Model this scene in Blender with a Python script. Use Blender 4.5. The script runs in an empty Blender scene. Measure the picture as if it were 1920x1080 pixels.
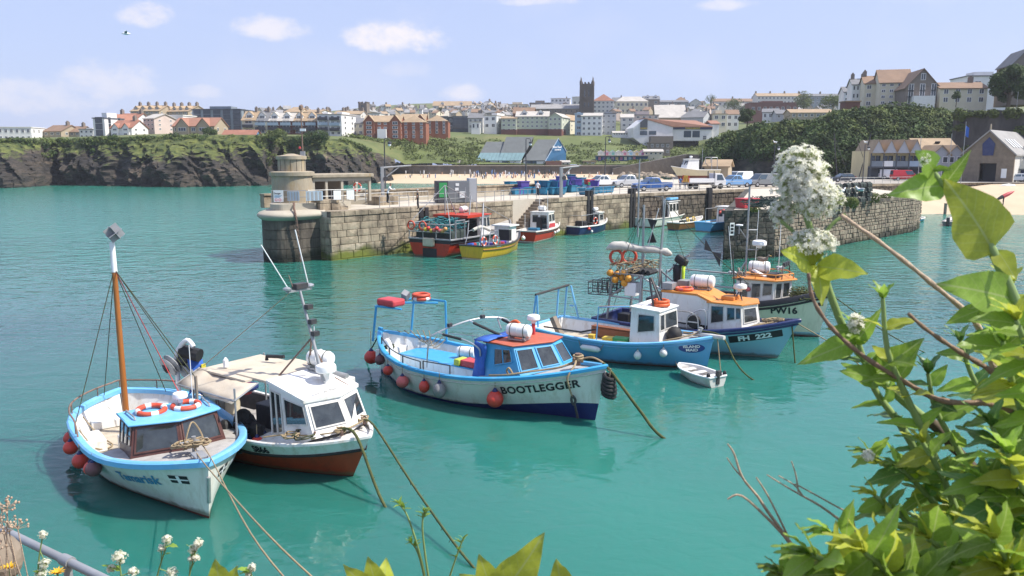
import bpy,bmesh,math,random
from mathutils import Vector,Matrix,noise as mnoise
R=math.radians
PI=math.pi
rnd=random.Random(7)
scn=bpy.context.scene
col=scn.collection
# --- camera
FPX,CAMZ,HORY=1500.0,9.0,290.0
PITCH=math.atan((540-HORY)/FPX)
cam_data=bpy.data.cameras.new('camera')
cam_data.sensor_width=36.0
cam_data.lens=36.0*FPX/1920.0
cam_data.clip_start=0.05
cam_data.clip_end=6000
cam_data.dof.use_dof=True
cam_data.dof.focus_distance=38.0
cam_data.dof.aperture_fstop=16.0
cam=bpy.data.objects.new('camera',cam_data)
cam.location=(0,0,CAMZ)
cam.rotation_euler=(PI/2-PITCH,0,0)
col.objects.link(cam)
scn.camera=cam
# --- sky and sun
SUN_EL,SUN_AZ=52.0,97.0
SUNDIR=Vector((math.sin(R(SUN_AZ))*math.cos(R(SUN_EL)),math.cos(R(SUN_AZ))*math.cos(R(SUN_EL)),math.sin(R(SUN_EL))))
world=bpy.data.worlds.new('World')
scn.world=world
world.use_nodes=True
wn,wl=world.node_tree.nodes,world.node_tree.links
wn.clear()
sky=wn.new('ShaderNodeTexSky')
sky.sky_type='NISHITA'
sky.sun_disc=False
sky.sun_elevation=R(SUN_EL)
sky.sun_rotation=R(SUN_AZ)
sky.altitude=0
sky.air_density=1.0
sky.dust_density=1.6
sky.ozone_density=2.2
wout=wn.new('ShaderNodeOutputWorld')
wbg=wn.new('ShaderNodeBackground')
wbg.inputs['Strength'].default_value=0.088
wl.new(wbg.outputs[0],wout.inputs[0])
def wmath(op,a,b=None,c=None):
 n=wn.new('ShaderNodeMath')
 n.operation=op
 for i,v in enumerate((a,b,c)):
  if v is None:
   continue
  if isinstance(v,(int,float)):
   n.inputs[i].default_value=v
  else:
   wl.new(v,n.inputs[i])
 return n.outputs[0]
tc=wn.new('ShaderNodeTexCoord')
sep=wn.new('ShaderNodeSeparateXYZ')
wl.new(tc.outputs['Generated'],sep.inputs[0])
zc=wmath('MAXIMUM',sep.outputs[2],0.02)
az=wmath('ARCTAN2',sep.outputs[0],sep.outputs[1])
el=wmath('ARCSINE',sep.outputs[2])
cmb=wn.new('ShaderNodeCombineXYZ')
wl.new(az,cmb.inputs[0])
wl.new(wmath('MULTIPLY',el,1.5),cmb.inputs[1])
nz=wn.new('ShaderNodeTexNoise')
nz.inputs['Scale'].default_value=30
nz.inputs['Detail'].default_value=8
nz.inputs['Roughness'].default_value=0.62
wl.new(cmb.outputs[0],nz.inputs['Vector'])
nz2=wn.new('ShaderNodeTexNoise')
nz2.inputs['Scale'].default_value=5
nz2.inputs['Detail'].default_value=6
wl.new(cmb.outputs[0],nz2.inputs['Vector'])
nzc=wmath('SUBTRACT',nz.outputs[0],0.5)
def cloud(px,py,rx,ry,dens):
 a0=math.atan2((px-960)/FPX,math.cos(PITCH)+(540-py)/FPX*math.sin(PITCH))
 d=Vector(((px-960)/FPX,math.cos(PITCH)+(540-py)/FPX*math.sin(PITCH),-math.sin(PITCH)+(540-py)/FPX*math.cos(PITCH))).normalized()
 e0=math.asin(d.z)
 dx=wmath('MULTIPLY',wmath('SUBTRACT',az,a0),FPX/rx)
 dy=wmath('MULTIPLY',wmath('SUBTRACT',el,e0),FPX/ry)
 dy=wmath('MULTIPLY',dy,wmath('ADD',1.0,wmath('MULTIPLY',wmath('LESS_THAN',dy,0.0),0.7)))
 r2=wmath('ADD',wmath('MULTIPLY',dx,dx),wmath('MULTIPLY',dy,dy))
 v=wmath('SUBTRACT',1.0,r2)
 v=wmath('ADD',v,wmath('MULTIPLY',nzc,3.0))
 n=wn.new('ShaderNodeMapRange')
 n.interpolation_type='SMOOTHSTEP'
 n.inputs[1].default_value=-0.2
 n.inputs[2].default_value=1.25
 n.inputs[3].default_value=0
 n.inputs[4].default_value=dens
 wl.new(v,n.inputs[0])
 return n.outputs[0]
cl=None
for a in((275,32,42,30,.62),(507,58,70,28,.62),(735,78,95,40,.8),(866,178,45,22,.5),(200,160,85,45,.42),(60,190,110,40,.38),(380,176,40,16,.35),(1000,2,90,14,.45),(1360,12,50,16,.5),(760,135,60,22,.22),(2300,60,120,40,.6),(-350,70,130,50,.6),(2900,120,160,45,.6),(-1100,100,150,50,.6)):
 c=cloud(*a)
 cl=c if cl is None else wmath('MAXIMUM',cl,c)
wide=wn.new('ShaderNodeMapRange')
wide.inputs[1].default_value=0.5
wide.inputs[2].default_value=0.85
wide.inputs[3].default_value=0
wide.inputs[4].default_value=0.25
wl.new(nz2.outputs[0],wide.inputs[0])
cl=wmath('MAXIMUM',cl,wide.outputs[0])
hz=wn.new('ShaderNodeMix')
hz.data_type='RGBA'
hz.inputs[0].default_value=0.62
wl.new(sky.outputs[0],hz.inputs[6])
hz.inputs[7].default_value=(5.9,6.9,10.6,1)
mx=wn.new('ShaderNodeMix')
mx.data_type='RGBA'
wl.new(cl,mx.inputs[0])
wl.new(hz.outputs[2],mx.inputs[6])
mx.inputs[7].default_value=(9.4,8.6,8.4,1)
wl.new(mx.outputs[2],wbg.inputs['Color'])
sun_data=bpy.data.lights.new('sun','SUN')
sun_data.energy=5.0
sun_data.angle=R(0.53)
sun_data.color=(1.0,0.95,0.86)
sun=bpy.data.objects.new('sun',sun_data)
sun.rotation_euler=(-SUNDIR).to_track_quat('-Z','Y').to_euler()
sun.location=(40,10,60)
col.objects.link(sun)
scn.view_settings.view_transform='Standard'
scn.view_settings.look='None'
scn.view_settings.exposure=0.45
scn.view_settings.gamma=1.0
scn.view_settings.use_curve_mapping=False
scn.cycles.use_denoising=True
scn.cycles.max_bounces=6
scn.cycles.diffuse_bounces=3
scn.cycles.glossy_bounces=3
scn.cycles.transmission_bounces=4
scn.cycles.transparent_max_bounces=8
scn.cycles.volume_bounces=0
scn.cycles.caustics_reflective=False
scn.cycles.caustics_refractive=False
scn.cycles.sample_clamp_indirect=4.0
# --- picking real positions from measured sight lines
_c,_s=math.cos(PITCH),math.sin(PITCH)
def W(px,py,z=0.0):
 a,b=(px-960)/FPX,(540-py)/FPX
 d=Vector((a,_c+b*_s,-_s+b*_c))
 return Vector((0,0,CAMZ))+d*((z-CAMZ)/d.z)
def D(px,py,Y):
 a,b=(px-960)/FPX,(540-py)/FPX
 d=Vector((a,_c+b*_s,-_s+b*_c))
 return Vector((0,0,CAMZ))+d*(Y/d.y)
# --- mesh helpers
class MB:
 def __init__(s):
  s.v,s.f=[],[]
 def add(s,vs,fs):
  o=len(s.v)
  s.v+=[tuple(v)for v in vs]
  s.f+=[tuple(i+o for i in f)for f in fs]
  return s
 def box(s,c,sz,rz=0.0,rot=None,taper=1.0):
  x,y,z=(k/2 for k in sz)
  m=rot if rot is not None else Matrix.Rotation(rz,3,'Z')
  vs=[]
  for dz in(-1,1):
   k=taper if dz>0 else 1.0
   for dx,dy in((-1,-1),(1,-1),(1,1),(-1,1)):
    vs.append(Vector(c)+m@Vector((dx*x*k,dy*y*k,dz*z)))
  return s.add(vs,[(3,2,1,0),(4,5,6,7),(0,1,5,4),(1,2,6,5),(2,3,7,6),(3,0,4,7)])
 def bx(s,x0,x1,y0,y1,z0,z1):
  return s.box(((x0+x1)/2,(y0+y1)/2,(z0+z1)/2),(x1-x0,y1-y0,z1-z0))
 def tube(s,pts,r,n=6,caps=True,closed=False):
  pts=[Vector(p)for p in pts]
  m=len(pts)
  rs=r if isinstance(r,(list,tuple))else[r]*m
  vs,fs=[],[]
  up=None
  for i,p in enumerate(pts):
   if closed:
    t=pts[(i+1)%m]-pts[i-1]
   else:
    t=pts[min(i+1,m-1)]-pts[max(i-1,0)]
   if t.length<1e-9:
    t=Vector((0,0,1))
   t.normalize()
   if up is None:
    up=t.orthogonal().normalized()
   else:
    up=up-t*up.dot(t)
    up=up.normalized()if up.length>1e-6 else t.orthogonal().normalized()
   b=t.cross(up)
   for k in range(n):
    a=2*PI*k/n
    vs.append(p+(up*math.cos(a)+b*math.sin(a))*rs[i])
  for i in range(m if closed else m-1):
   j=(i+1)%m
   for k in range(n):
    k2=(k+1)%n
    fs.append((i*n+k,i*n+k2,j*n+k2,j*n+k))
  if caps and not closed:
   fs.append(tuple(range(n-1,-1,-1)))
   fs.append(tuple((m-1)*n+k for k in range(n)))
  return s.add(vs,fs)
 def lathe(s,prof,n=12,c=(0,0,0),rot=None):
  vs,fs=[],[]
  m=rot if rot is not None else Matrix.Identity(3)
  for r,z in prof:
   for k in range(n):
    a=2*PI*k/n
    vs.append(Vector(c)+m@Vector((r*math.cos(a),r*math.sin(a),z)))
  L=len(prof)
  for i in range(L-1):
   for k in range(n):
    k2=(k+1)%n
    fs.append((i*n+k,i*n+k2,(i+1)*n+k2,(i+1)*n+k))
  fs.append(tuple(range(n-1,-1,-1)))
  fs.append(tuple((L-1)*n+k for k in range(n)))
  return s.add(vs,fs)
 def ball(s,c,r,n=10,m=6,sc=(1,1,1),rot=None):
  prof=[]
  for i in range(m+1):
   a=-PI/2+PI*i/m
   prof.append((max(r*math.cos(a),r*.02),r*math.sin(a)))
  t=MB().lathe(prof,n)
  mt=rot if rot is not None else Matrix.Identity(3)
  return s.add([Vector(c)+mt@Vector((v[0]*sc[0],v[1]*sc[1],v[2]*sc[2]))for v in t.v],t.f)
 def torus(s,c,R0,r,n=20,m=8,rot=None):
  mt=rot if rot is not None else Matrix.Identity(3)
  pts=[Vector(c)+mt@Vector((R0*math.cos(2*PI*k/n),R0*math.sin(2*PI*k/n),0))for k in range(n)]
  return s.tube(pts,r,m,closed=True)
 def grid(s,rows,flip=False):
  n=len(rows[0])
  vs=[p for r in rows for p in r]
  fs=[]
  for i in range(len(rows)-1):
   for k in range(n-1):
    q=(i*n+k,i*n+k+1,(i+1)*n+k+1,(i+1)*n+k)
    fs.append(q[::-1]if flip else q)
  return s.add(vs,fs)
 def prism(s,poly,h,axis='z',o=(0,0,0)):
  n=len(poly)
  vs=[]
  for d in(0,h):
   for a,b in poly:
    p={'z':(a,b,d),'y':(a,d,b),'x':(d,a,b)}[axis]
    vs.append((p[0]+o[0],p[1]+o[1],p[2]+o[2]))
  fs=[tuple(range(n-1,-1,-1)),tuple(range(n,2*n))]
  fs+=[(i,(i+1)%n,n+(i+1)%n,n+i)for i in range(n)]
  return s.add(vs,fs)
 def poly(s,pts):
  return s.add(pts,[tuple(range(len(pts)))])
 def xf(s,m):
  s.v=[tuple(m@Vector(v))for v in s.v]
  return s
 def mesh(s,name,mat,smooth=None):
  me=bpy.data.meshes.new(name)
  me.from_pydata(s.v,[],s.f)
  me.validate()
  bm=bmesh.new()
  bm.from_mesh(me)
  bmesh.ops.recalc_face_normals(bm,faces=bm.faces)
  bm.to_mesh(me)
  bm.free()
  if mat is not None:
   me.materials.append(MAT[mat]if isinstance(mat,str)else mat)
  if smooth is not None:
   me.shade_smooth()
   if smooth<180:
    me.set_sharp_from_angle(angle=R(smooth))
  return me
 def build(s,name,mat,parent=None,smooth=None,M=None,bevel=None):
  return link(name,s.mesh(name,mat,smooth),parent,M,bevel)
def link(name,me,parent=None,M=None,bevel=None):
 o=bpy.data.objects.new(name,me)
 col.objects.link(o)
 if parent is not None:
  o.parent=parent
 if M is not None:
  o.matrix_local=M
 if bevel:
  b=o.modifiers.new('bevel','BEVEL')
  b.width=bevel
  b.segments=2
  b.limit_method='ANGLE'
 return o
def tag(o,label,cat,group=None,kind=None):
 o['label']=label
 o['category']=cat
 if group:
  o['group']=group
 if kind:
  o['kind']=kind
 return o
def structure(o,label=None):
 o['kind']='structure'
 if label:
  o['label']=label
 return o
def root(name,label,cat,M=None,group=None):
 o=bpy.data.objects.new(name,None)
 o.empty_display_size=.2
 col.objects.link(o)
 if M is not None:
  o.matrix_world=M
 return tag(o,label,cat,group)
def TR(loc,rz=0.0,s=1.0):
 return Matrix.Translation(Vector(loc))@Matrix.Rotation(rz,4,'Z')@Matrix.Scale(s,4)
def copy_tree(o,M=None,label=None,parent=None):
 c=o.copy()
 col.objects.link(c)
 c.parent=parent
 if M is not None:
  c.matrix_world=M
 if label:
  c['label']=label
 for ch in list(o.children):
  copy_tree(ch,None,None,c)
 return c
def fb(p,sc=1.0,oct_=4):
 return mnoise.fractal(Vector(p)*sc,1.0,2.0,oct_)
def lerp(a,b,t):
 return a+(b-a)*t
def interp(x,tab):
 if x<=tab[0][0]:
  return tab[0][1]
 for(x0,y0),(x1,y1)in zip(tab,tab[1:]):
  if x<=x1:
   return y0+(y1-y0)*(x-x0)/(x1-x0)
 return tab[-1][1]
def catmull(pts,n=6):
 pts=[Vector(p)for p in pts]
 out=[]
 for i in range(len(pts)-1):
  p0,p1,p2,p3=pts[max(i-1,0)],pts[i],pts[i+1],pts[min(i+2,len(pts)-1)]
  for k in range(n):
   t=k/n
   out.append(.5*((2*p1)+(p2-p0)*t+(2*p0-5*p1+4*p2-p3)*t*t+(3*p1-p0-3*p2+p3)*t**3))
 out.append(pts[-1])
 return out
def sag(a,b,drop,n=10):
 a,b=Vector(a),Vector(b)
 return[a.lerp(b,i/n)-Vector((0,0,drop*4*(i/n)*(1-i/n)))for i in range(n+1)]
def text_mesh(txt,size,mat,bold=0.0,shear=0.0,depth=0.0,warp=None,res=4,align='CENTER',space=1.0):
 cu=bpy.data.curves.new('lettering','FONT')
 cu.body=txt
 cu.size=size
 cu.offset=bold
 cu.shear=shear
 cu.extrude=depth
 cu.align_x=align
 cu.align_y='CENTER'
 cu.space_character=space
 cu.resolution_u=res
 t=bpy.data.objects.new('lettering',cu)
 col.objects.link(t)
 dg=bpy.context.evaluated_depsgraph_get()
 me=bpy.data.meshes.new_from_object(t.evaluated_get(dg))
 bpy.data.objects.remove(t)
 bpy.data.curves.remove(cu)
 if warp:
  bm=bmesh.new()
  bm.from_mesh(me)
  if max(v.co.x for v in bm.verts)>size*1.2:
   bmesh.ops.subdivide_edges(bm,edges=[e for e in bm.edges if e.calc_length()>size*.4],cuts=1)
  bmesh.ops.triangulate(bm,faces=bm.faces)
  for v in bm.verts:
   v.co=warp(v.co.x,v.co.y)
  bm.to_mesh(me)
  bm.free()
 me.materials.clear()
 me.materials.append(MAT[mat])
 return me
# --- materials (all procedural)
MAT={}
def mat(name,c,rough=0.6,var=0.12,scale=3.0,bump=0.0,bscale=None,metal=0.0,spec=0.5,dirt=None,dirt_amt=0.35,dirt_scale=1.5,rand=0.0,coat=0.0,stretch=(1,1,1),trans=0.0,wl=0.0):
 m=bpy.data.materials.new(name)
 m.use_nodes=True
 n,l=m.node_tree.nodes,m.node_tree.links
 b=n['Principled BSDF']
 b.inputs['Roughness'].default_value=rough
 b.inputs['Metallic'].default_value=metal
 b.inputs['Specular IOR Level'].default_value=spec
 b.inputs['Coat Weight'].default_value=coat
 t=n.new('ShaderNodeTexCoord')
 mp=n.new('ShaderNodeMapping')
 mp.inputs['Scale'].default_value=stretch
 l.new(t.outputs['Object'],mp.inputs[0])
 nz_=n.new('ShaderNodeTexNoise')
 nz_.inputs['Scale'].default_value=scale
 nz_.inputs['Detail'].default_value=6
 nz_.inputs['Roughness'].default_value=.6
 l.new(mp.outputs[0],nz_.inputs['Vector'])
 rmp=n.new('ShaderNodeMapRange')
 rmp.inputs[1].default_value=.25
 rmp.inputs[2].default_value=.75
 rmp.inputs[3].default_value=1-var
 rmp.inputs[4].default_value=1+var
 l.new(nz_.outputs[0],rmp.inputs[0])
 fac=rmp.outputs[0]
 if rand:
  oi=n.new('ShaderNodeObjectInfo')
  rr=n.new('ShaderNodeMapRange')
  rr.inputs[3].default_value=1-rand
  rr.inputs[4].default_value=1+rand
  l.new(oi.outputs['Random'],rr.inputs[0])
  mm=n.new('ShaderNodeMath')
  mm.operation='MULTIPLY'
  l.new(fac,mm.inputs[0])
  l.new(rr.outputs[0],mm.inputs[1])
  fac=mm.outputs[0]
 vm=n.new('ShaderNodeVectorMath')
 vm.operation='SCALE'
 vm.inputs[0].default_value=c[:3]
 l.new(fac,vm.inputs['Scale'])
 outc=vm.outputs[0]
 if dirt:
  dn=n.new('ShaderNodeTexNoise')
  dn.inputs['Scale'].default_value=dirt_scale
  dn.inputs['Detail'].default_value=9
  dn.inputs['Roughness'].default_value=.7
  l.new(mp.outputs[0],dn.inputs['Vector'])
  dr=n.new('ShaderNodeMapRange')
  dr.inputs[1].default_value=.5
  dr.inputs[2].default_value=.72
  dr.inputs[3].default_value=0
  dr.inputs[4].default_value=dirt_amt
  l.new(dn.outputs[0],dr.inputs[0])
  mx_=n.new('ShaderNodeMix')
  mx_.data_type='RGBA'
  l.new(dr.outputs[0],mx_.inputs[0])
  l.new(outc,mx_.inputs[6])
  mx_.inputs[7].default_value=(*dirt,1)
  outc=mx_.outputs[2]
 if wl:
  sz_=n.new('ShaderNodeSeparateXYZ')
  l.new(t.outputs['Object'],sz_.inputs[0])
  wz_=n.new('ShaderNodeMath')
  wz_.operation='MULTIPLY_ADD'
  l.new(nz_.outputs[0],wz_.inputs[0])
  wz_.inputs[1].default_value=-.22
  l.new(sz_.outputs[2],wz_.inputs[2])
  wr_=n.new('ShaderNodeMapRange')
  wr_.inputs[1].default_value=wl-.1
  wr_.inputs[2].default_value=wl-.2
  wr_.inputs[4].default_value=.75
  l.new(wz_.outputs[0],wr_.inputs[0])
  mw_=n.new('ShaderNodeMix')
  mw_.data_type='RGBA'
  l.new(wr_.outputs[0],mw_.inputs[0])
  l.new(outc,mw_.inputs[6])
  mw_.inputs[7].default_value=(.10,.10,.05,1)
  outc=mw_.outputs[2]
 l.new(outc,b.inputs['Base Color'])
 if bump:
  bn=n.new('ShaderNodeTexNoise')
  bn.inputs['Scale'].default_value=bscale or scale*4
  bn.inputs['Detail'].default_value=5
  l.new(mp.outputs[0],bn.inputs['Vector'])
  bp=n.new('ShaderNodeBump')
  bp.inputs['Strength'].default_value=bump
  bp.inputs['Distance'].default_value=.03
  l.new(bn.outputs[0],bp.inputs['Height'])
  l.new(bp.outputs[0],b.inputs['Normal'])
 if trans:
  tl=n.new('ShaderNodeBsdfTranslucent')
  l.new(outc,tl.inputs[0])
  ms=n.new('ShaderNodeMixShader')
  ms.inputs[0].default_value=trans
  l.new(b.outputs[0],ms.inputs[1])
  l.new(tl.outputs[0],ms.inputs[2])
  l.new(ms.outputs[0],n['Material Output'].inputs[0])
 MAT[name]=m
 return m
RUST=(.16,.06,.025)
GRIME=(.12,.10,.075)
mat('hull_white',(.76,.74,.68),.32,.05,1.2,dirt=(.40,.33,.22),dirt_amt=.6,dirt_scale=1.2,stretch=(2.2,2.2,.4),wl=.2)
mat('hull_cream',(.74,.70,.52),.38,.06,1.0,dirt=(.35,.3,.18),dirt_amt=.4,stretch=(2,2,.4),wl=.18)
mat('cabin_white',(.78,.77,.74),.38,.04,2,dirt=(.42,.31,.19),dirt_amt=.6,dirt_scale=1.8,stretch=(2,2,.6))
mat('grey_white',(.60,.58,.54),.55,.1,3,dirt=(.3,.24,.17),dirt_amt=.5,dirt_scale=2.5)
mat('deck_grey',(.40,.38,.36),.8,.16,4,.15,dirt=GRIME,dirt_amt=.5)
mat('deck_tan',(.46,.40,.31),.8,.15,4,.15,dirt=GRIME,dirt_amt=.5)
mat('pale_blue',(.16,.45,.74),.4,.08,3,dirt=(.5,.55,.6),dirt_amt=.25)
mat('mid_blue',(.05,.33,.60),.42,.08,3,dirt=(.35,.42,.5),dirt_amt=.3)
mat('sky_blue_hull',(.12,.37,.62),.38,.06,1.5,dirt=(.25,.33,.42),dirt_amt=.35,stretch=(2,2,.4),wl=.18)
mat('turq_hull',(.27,.50,.58),.38,.05,1.5,dirt=(.32,.40,.42),dirt_amt=.35,stretch=(2,2,.4),wl=.18)
mat('navy',(.012,.025,.11),.35,.12,3,dirt=(.1,.1,.14),dirt_amt=.4)
mat('boot_navy',(.012,.02,.12),.45,.15,3,dirt=(.05,.08,.09),dirt_amt=.5)
mat('black_paint',(.015,.015,.018),.4,.2,4)
mat('rubber',(.02,.02,.021),.7,.25,8,.2)
mat('antifoul_red',(.13,.028,.016),.6,.2,3,dirt=(.03,.05,.02),dirt_amt=.6)
mat('orange_hull',(.40,.052,.018),.45,.14,2,dirt=(.10,.04,.02),dirt_amt=.5,stretch=(2,2,.4),wl=.18)
mat('red_hull',(.46,.035,.012),.45,.12,2,dirt=(.12,.04,.02),dirt_amt=.45,stretch=(2,2,.4),wl=.18)
mat('yellow_hull',(.64,.40,.02),.45,.1,2,dirt=(.25,.14,.03),dirt_amt=.45,stretch=(2,2,.4),wl=.18)
mat('brown_wood_boat',(.22,.10,.03),.5,.15,3,dirt=(.08,.04,.02),dirt_amt=.5)
mat('brown_paint',(.085,.032,.026),.45,.15,4,dirt=(.16,.10,.08),dirt_amt=.4)
mat('varnish',(.36,.13,.03),.35,.2,6,stretch=(3,3,.4))
mat('wood_grey',(.22,.18,.14),.8,.25,8,.2,stretch=(.4,3,3))
mat('wood_red',(.20,.07,.03),.6,.2,6,stretch=(.4,3,3))
mat('orange_roof',(.62,.24,.05),.55,.12,3,dirt=(.36,.2,.1),dirt_amt=.5)
mat('red_roof_paint',(.44,.10,.055),.65,.14,4,dirt=(.3,.14,.09),dirt_amt=.5)
mat('rail_rust',(.20,.13,.10),.7,.3,8,dirt=RUST,dirt_amt=.7)
mat('steel',(.52,.52,.52),.35,.15,6,metal=.75,dirt=(.2,.15,.1),dirt_amt=.3)
mat('galv',(.34,.35,.36),.5,.15,6,metal=.4,dirt=(.2,.14,.09),dirt_amt=.4)
mat('dark_metal',(.06,.06,.065),.55,.3,6,metal=.3,dirt=RUST,dirt_amt=.35)
mat('rope_tan',(.31,.235,.14),.9,.25,20,.4,60)
mat('rope_dark',(.05,.055,.03),.9,.4,20,.4,60,dirt=(.10,.12,.02),dirt_amt=.6)
mat('rope_weedy',(.075,.085,.025),.9,.5,6,.5,40,dirt=(.03,.05,.01),dirt_amt=.8)
mat('rope_blue',(.08,.26,.30),.9,.25,20)
mat('red_rope',(.5,.06,.05),.9,.2,20)
mat('buoy_red',(.62,.055,.035),.42,.1,6,dirt=(.3,.05,.04),dirt_amt=.5,rand=.15)
mat('buoy_pink',(.60,.13,.12),.5,.14,6,dirt=(.3,.1,.1),dirt_amt=.6)
mat('buoy_orange',(.66,.30,.10),.5,.16,4,dirt=(.5,.4,.25),dirt_amt=.7)
mat('buoy_grey',(.26,.25,.25),.55,.2,8,dirt=(.12,.1,.08),dirt_amt=.6)
mat('buoy_maroon',(.17,.07,.075),.55,.2,8,dirt=(.1,.08,.06),dirt_amt=.6)
mat('buoy_cap',(.02,.03,.12),.5,.1,6)
mat('buoy_white',(.72,.71,.68),.45,.08,6,dirt=(.4,.36,.28),dirt_amt=.4)
mat('buoy_yellow',(.62,.42,.05),.5,.1,6,rand=.2)
mat('buoy_amber',(.55,.24,.02),.5,.15,6,rand=.2)
mat('ring_red',(.58,.07,.03),.55,.1,6,dirt=(.45,.2,.15),dirt_amt=.4)
mat('ring_white',(.74,.72,.70),.55,.08,6,dirt=(.45,.4,.34),dirt_amt=.4)
mat('ring_orange',(.66,.12,.03),.55,.1,6)
mat('canister',(.78,.78,.77),.38,.04,4,dirt=(.45,.42,.36),dirt_amt=.35)
mat('plastic_white',(.8,.8,.79),.4,.04,4)
mat('tarp_cream',(.54,.47,.37),.75,.14,3,.25,8,dirt=(.34,.25,.16),dirt_amt=.6)
mat('tarp_blue',(.025,.11,.45),.55,.15,4,.25,10)
mat('tarp_black',(.018,.018,.02),.6,.3,5,.3,12)
mat('hi_vis',(.55,.75,.04),.6,.1,5)
mat('sail_grey',(.50,.47,.42),.8,.15,6,.3,14)
mat('bin_blue',(.02,.17,.30),.5,.14,3,rand=.25,dirt=(.12,.16,.18),dirt_amt=.35)
mat('bin_purple',(.10,.07,.36),.5,.14,3,rand=.2)
mat('bin_green',(.04,.30,.09),.5,.14,3)
mat('bin_lime',(.42,.50,.06),.5,.14,3)
mat('bin_red',(.50,.05,.06),.5,.14,3,dirt=(.3,.1,.1),dirt_amt=.4)
mat('cream_box',(.52,.46,.34),.6,.12,4,dirt=(.3,.24,.16),dirt_amt=.5)
mat('net_teal',(.04,.20,.22),.95,.4,10,.6,30)
mat('net_dark',(.035,.05,.045),.95,.5,10,.6,30)
mat('letter_black',(.015,.015,.02),.5,.05)
mat('letter_blue',(.06,.24,.42),.5,.25,9)
mat('letter_white',(.8,.8,.8),.5,.05)
mat('letter_grey',(.42,.41,.38),.6,.3,9)
mat('letter_faint',(.52,.60,.66),.6,.2,9)
mat('plate_navy',(.02,.05,.22),.4,.08)
mat('plate_white',(.8,.8,.78),.4,.05)
mat('sign_yellow',(.62,.55,.05),.5,.05)
mat('gull_white',(.82,.82,.82),.7,.05,10)
mat('gull_grey',(.36,.38,.42),.7,.1,10)
mat('gull_dark',(.05,.05,.06),.7,.1,10)
mat('gull_yellow',(.7,.4,.04),.5,.1,10)
mat('gull_brown',(.25,.21,.17),.8,.35,22)
mat('skin',(.50,.28,.19),.6,.08,12)
mat('cloth_black',(.02,.02,.024),.9,.2,10)
mat('cloth_white',(.72,.72,.74),.9,.1,10)
mat('cloth_blue',(.08,.16,.35),.9,.15,10)
mat('cloth_grey',(.22,.22,.24),.9,.15,10)
mat('cloth_red',(.50,.06,.05),.9,.15,10)
mat('hair_dark',(.04,.028,.02),.8,.2,20)
mat('hair_grey',(.4,.39,.37),.8,.2,20)
mat('concrete',(.40,.36,.29),.85,.14,1.4,.25,9,dirt=(.20,.17,.12),dirt_amt=.5,dirt_scale=.7)
mat('quay_deck',(.50,.45,.37),.85,.10,.5,.15,5,dirt=(.30,.26,.2),dirt_amt=.5,dirt_scale=.35)
mat('lichen',(.34,.29,.215),.9,.25,1.6,.3,10,dirt=(.30,.19,.05),dirt_amt=.75,dirt_scale=1.5,stretch=(1,1,.35))
mat('joint',(.12,.10,.08),.95,.3,3)
mat('sand',(.52,.41,.28),.95,.08,.3,.2,4,dirt=(.48,.36,.24),dirt_amt=.4,dirt_scale=.12)
mat('asphalt',(.34,.31,.27),.9,.1,.4,.1,6,dirt=(.24,.21,.18),dirt_amt=.4,dirt_scale=.2)
mat('grass',(.10,.125,.035),.95,.3,.1,.3,2,dirt=(.17,.14,.06),dirt_amt=.75,dirt_scale=.05)
mat('earth',(.12,.10,.06),.95,.3,1.0,.3,6)
mat('old_stone',(.25,.20,.15),.9,.25,1.2,.4,8,rand=.2)
mat('granite',(.17,.15,.135),.9,.22,.4,.2,3)
for nm,c_ in dict(render_white=(.76,.75,.73),render_cream=(.66,.60,.46),render_pale=(.58,.56,.52),render_grey=(.42,.43,.45),render_green=(.52,.55,.44),render_pink=(.58,.47,.42),render_blue=(.36,.46,.56),render_yellow=(.62,.52,.30),brick_red=(.27,.10,.055),brick_brown=(.16,.065,.05),stone_tan=(.38,.31,.22),stone_brown=(.20,.165,.14),clad_dark=(.075,.085,.10),clad_blue=(.02,.11,.23),stone_dark=(.11,.085,.07),clad_slate=(.20,.235,.27),terracotta=(.30,.15,.10)).items():
 mat(nm,c_,.85,.10,.35,dirt=tuple(k*.7 for k in c_),dirt_amt=.35,dirt_scale=.25)
for nm,c_ in dict(roof_slate=(.16,.16,.165),roof_tan=(.33,.24,.15),roof_red=(.29,.13,.085),roof_brown=(.22,.14,.09),roof_grey=(.27,.26,.25),roof_lead=(.12,.13,.13),roof_pale=(.42,.39,.35),roof_glaze=(.16,.26,.28)).items():
 mat(nm,c_,.8,.16,.5,.15,2,dirt=tuple(k*1.5 for k in c_),dirt_amt=.3,dirt_scale=.4)
mat('trim_white',(.78,.77,.75),.6,.04,2)
mat('trim_dark',(.05,.05,.06),.6,.1,2)
mat('pane_far',(.035,.045,.06),.12,.3,.3,spec=.8)
mat('pane_blue',(.05,.08,.11),.1,.3,.3,spec=.9)
mat('car_white',(.78,.78,.78),.25,.02,1,coat=.6)
mat('car_silver',(.55,.57,.60),.28,.02,1,metal=.3,coat=.6)
mat('car_blue',(.02,.09,.30),.28,.04,1,coat=.6)
mat('car_light_blue',(.14,.30,.55),.28,.04,1,coat=.6)
mat('car_red',(.52,.015,.02),.28,.04,1,coat=.6)
mat('car_dark',(.03,.035,.045),.28,.04,1,coat=.6)
mat('car_grey',(.18,.19,.2),.3,.04,1,coat=.5)
mat('tyre',(.018,.018,.018),.8,.2,8)
mat('rim',(.42,.42,.43),.4,.1,5,metal=.6)
mat('lamp_glass',(.75,.76,.78),.1,.05)
mat('tail_red',(.45,.02,.02),.25,.05)
mat('hazard_yellow',(.75,.55,.03),.4,.05)
mat('boat_cream',(.62,.55,.38),.38,.05,2,dirt=(.4,.33,.2),dirt_amt=.3)
mat('leaf',(.26,.40,.055),.42,.16,30,rand=.35,trans=.5,spec=.4)
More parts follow.
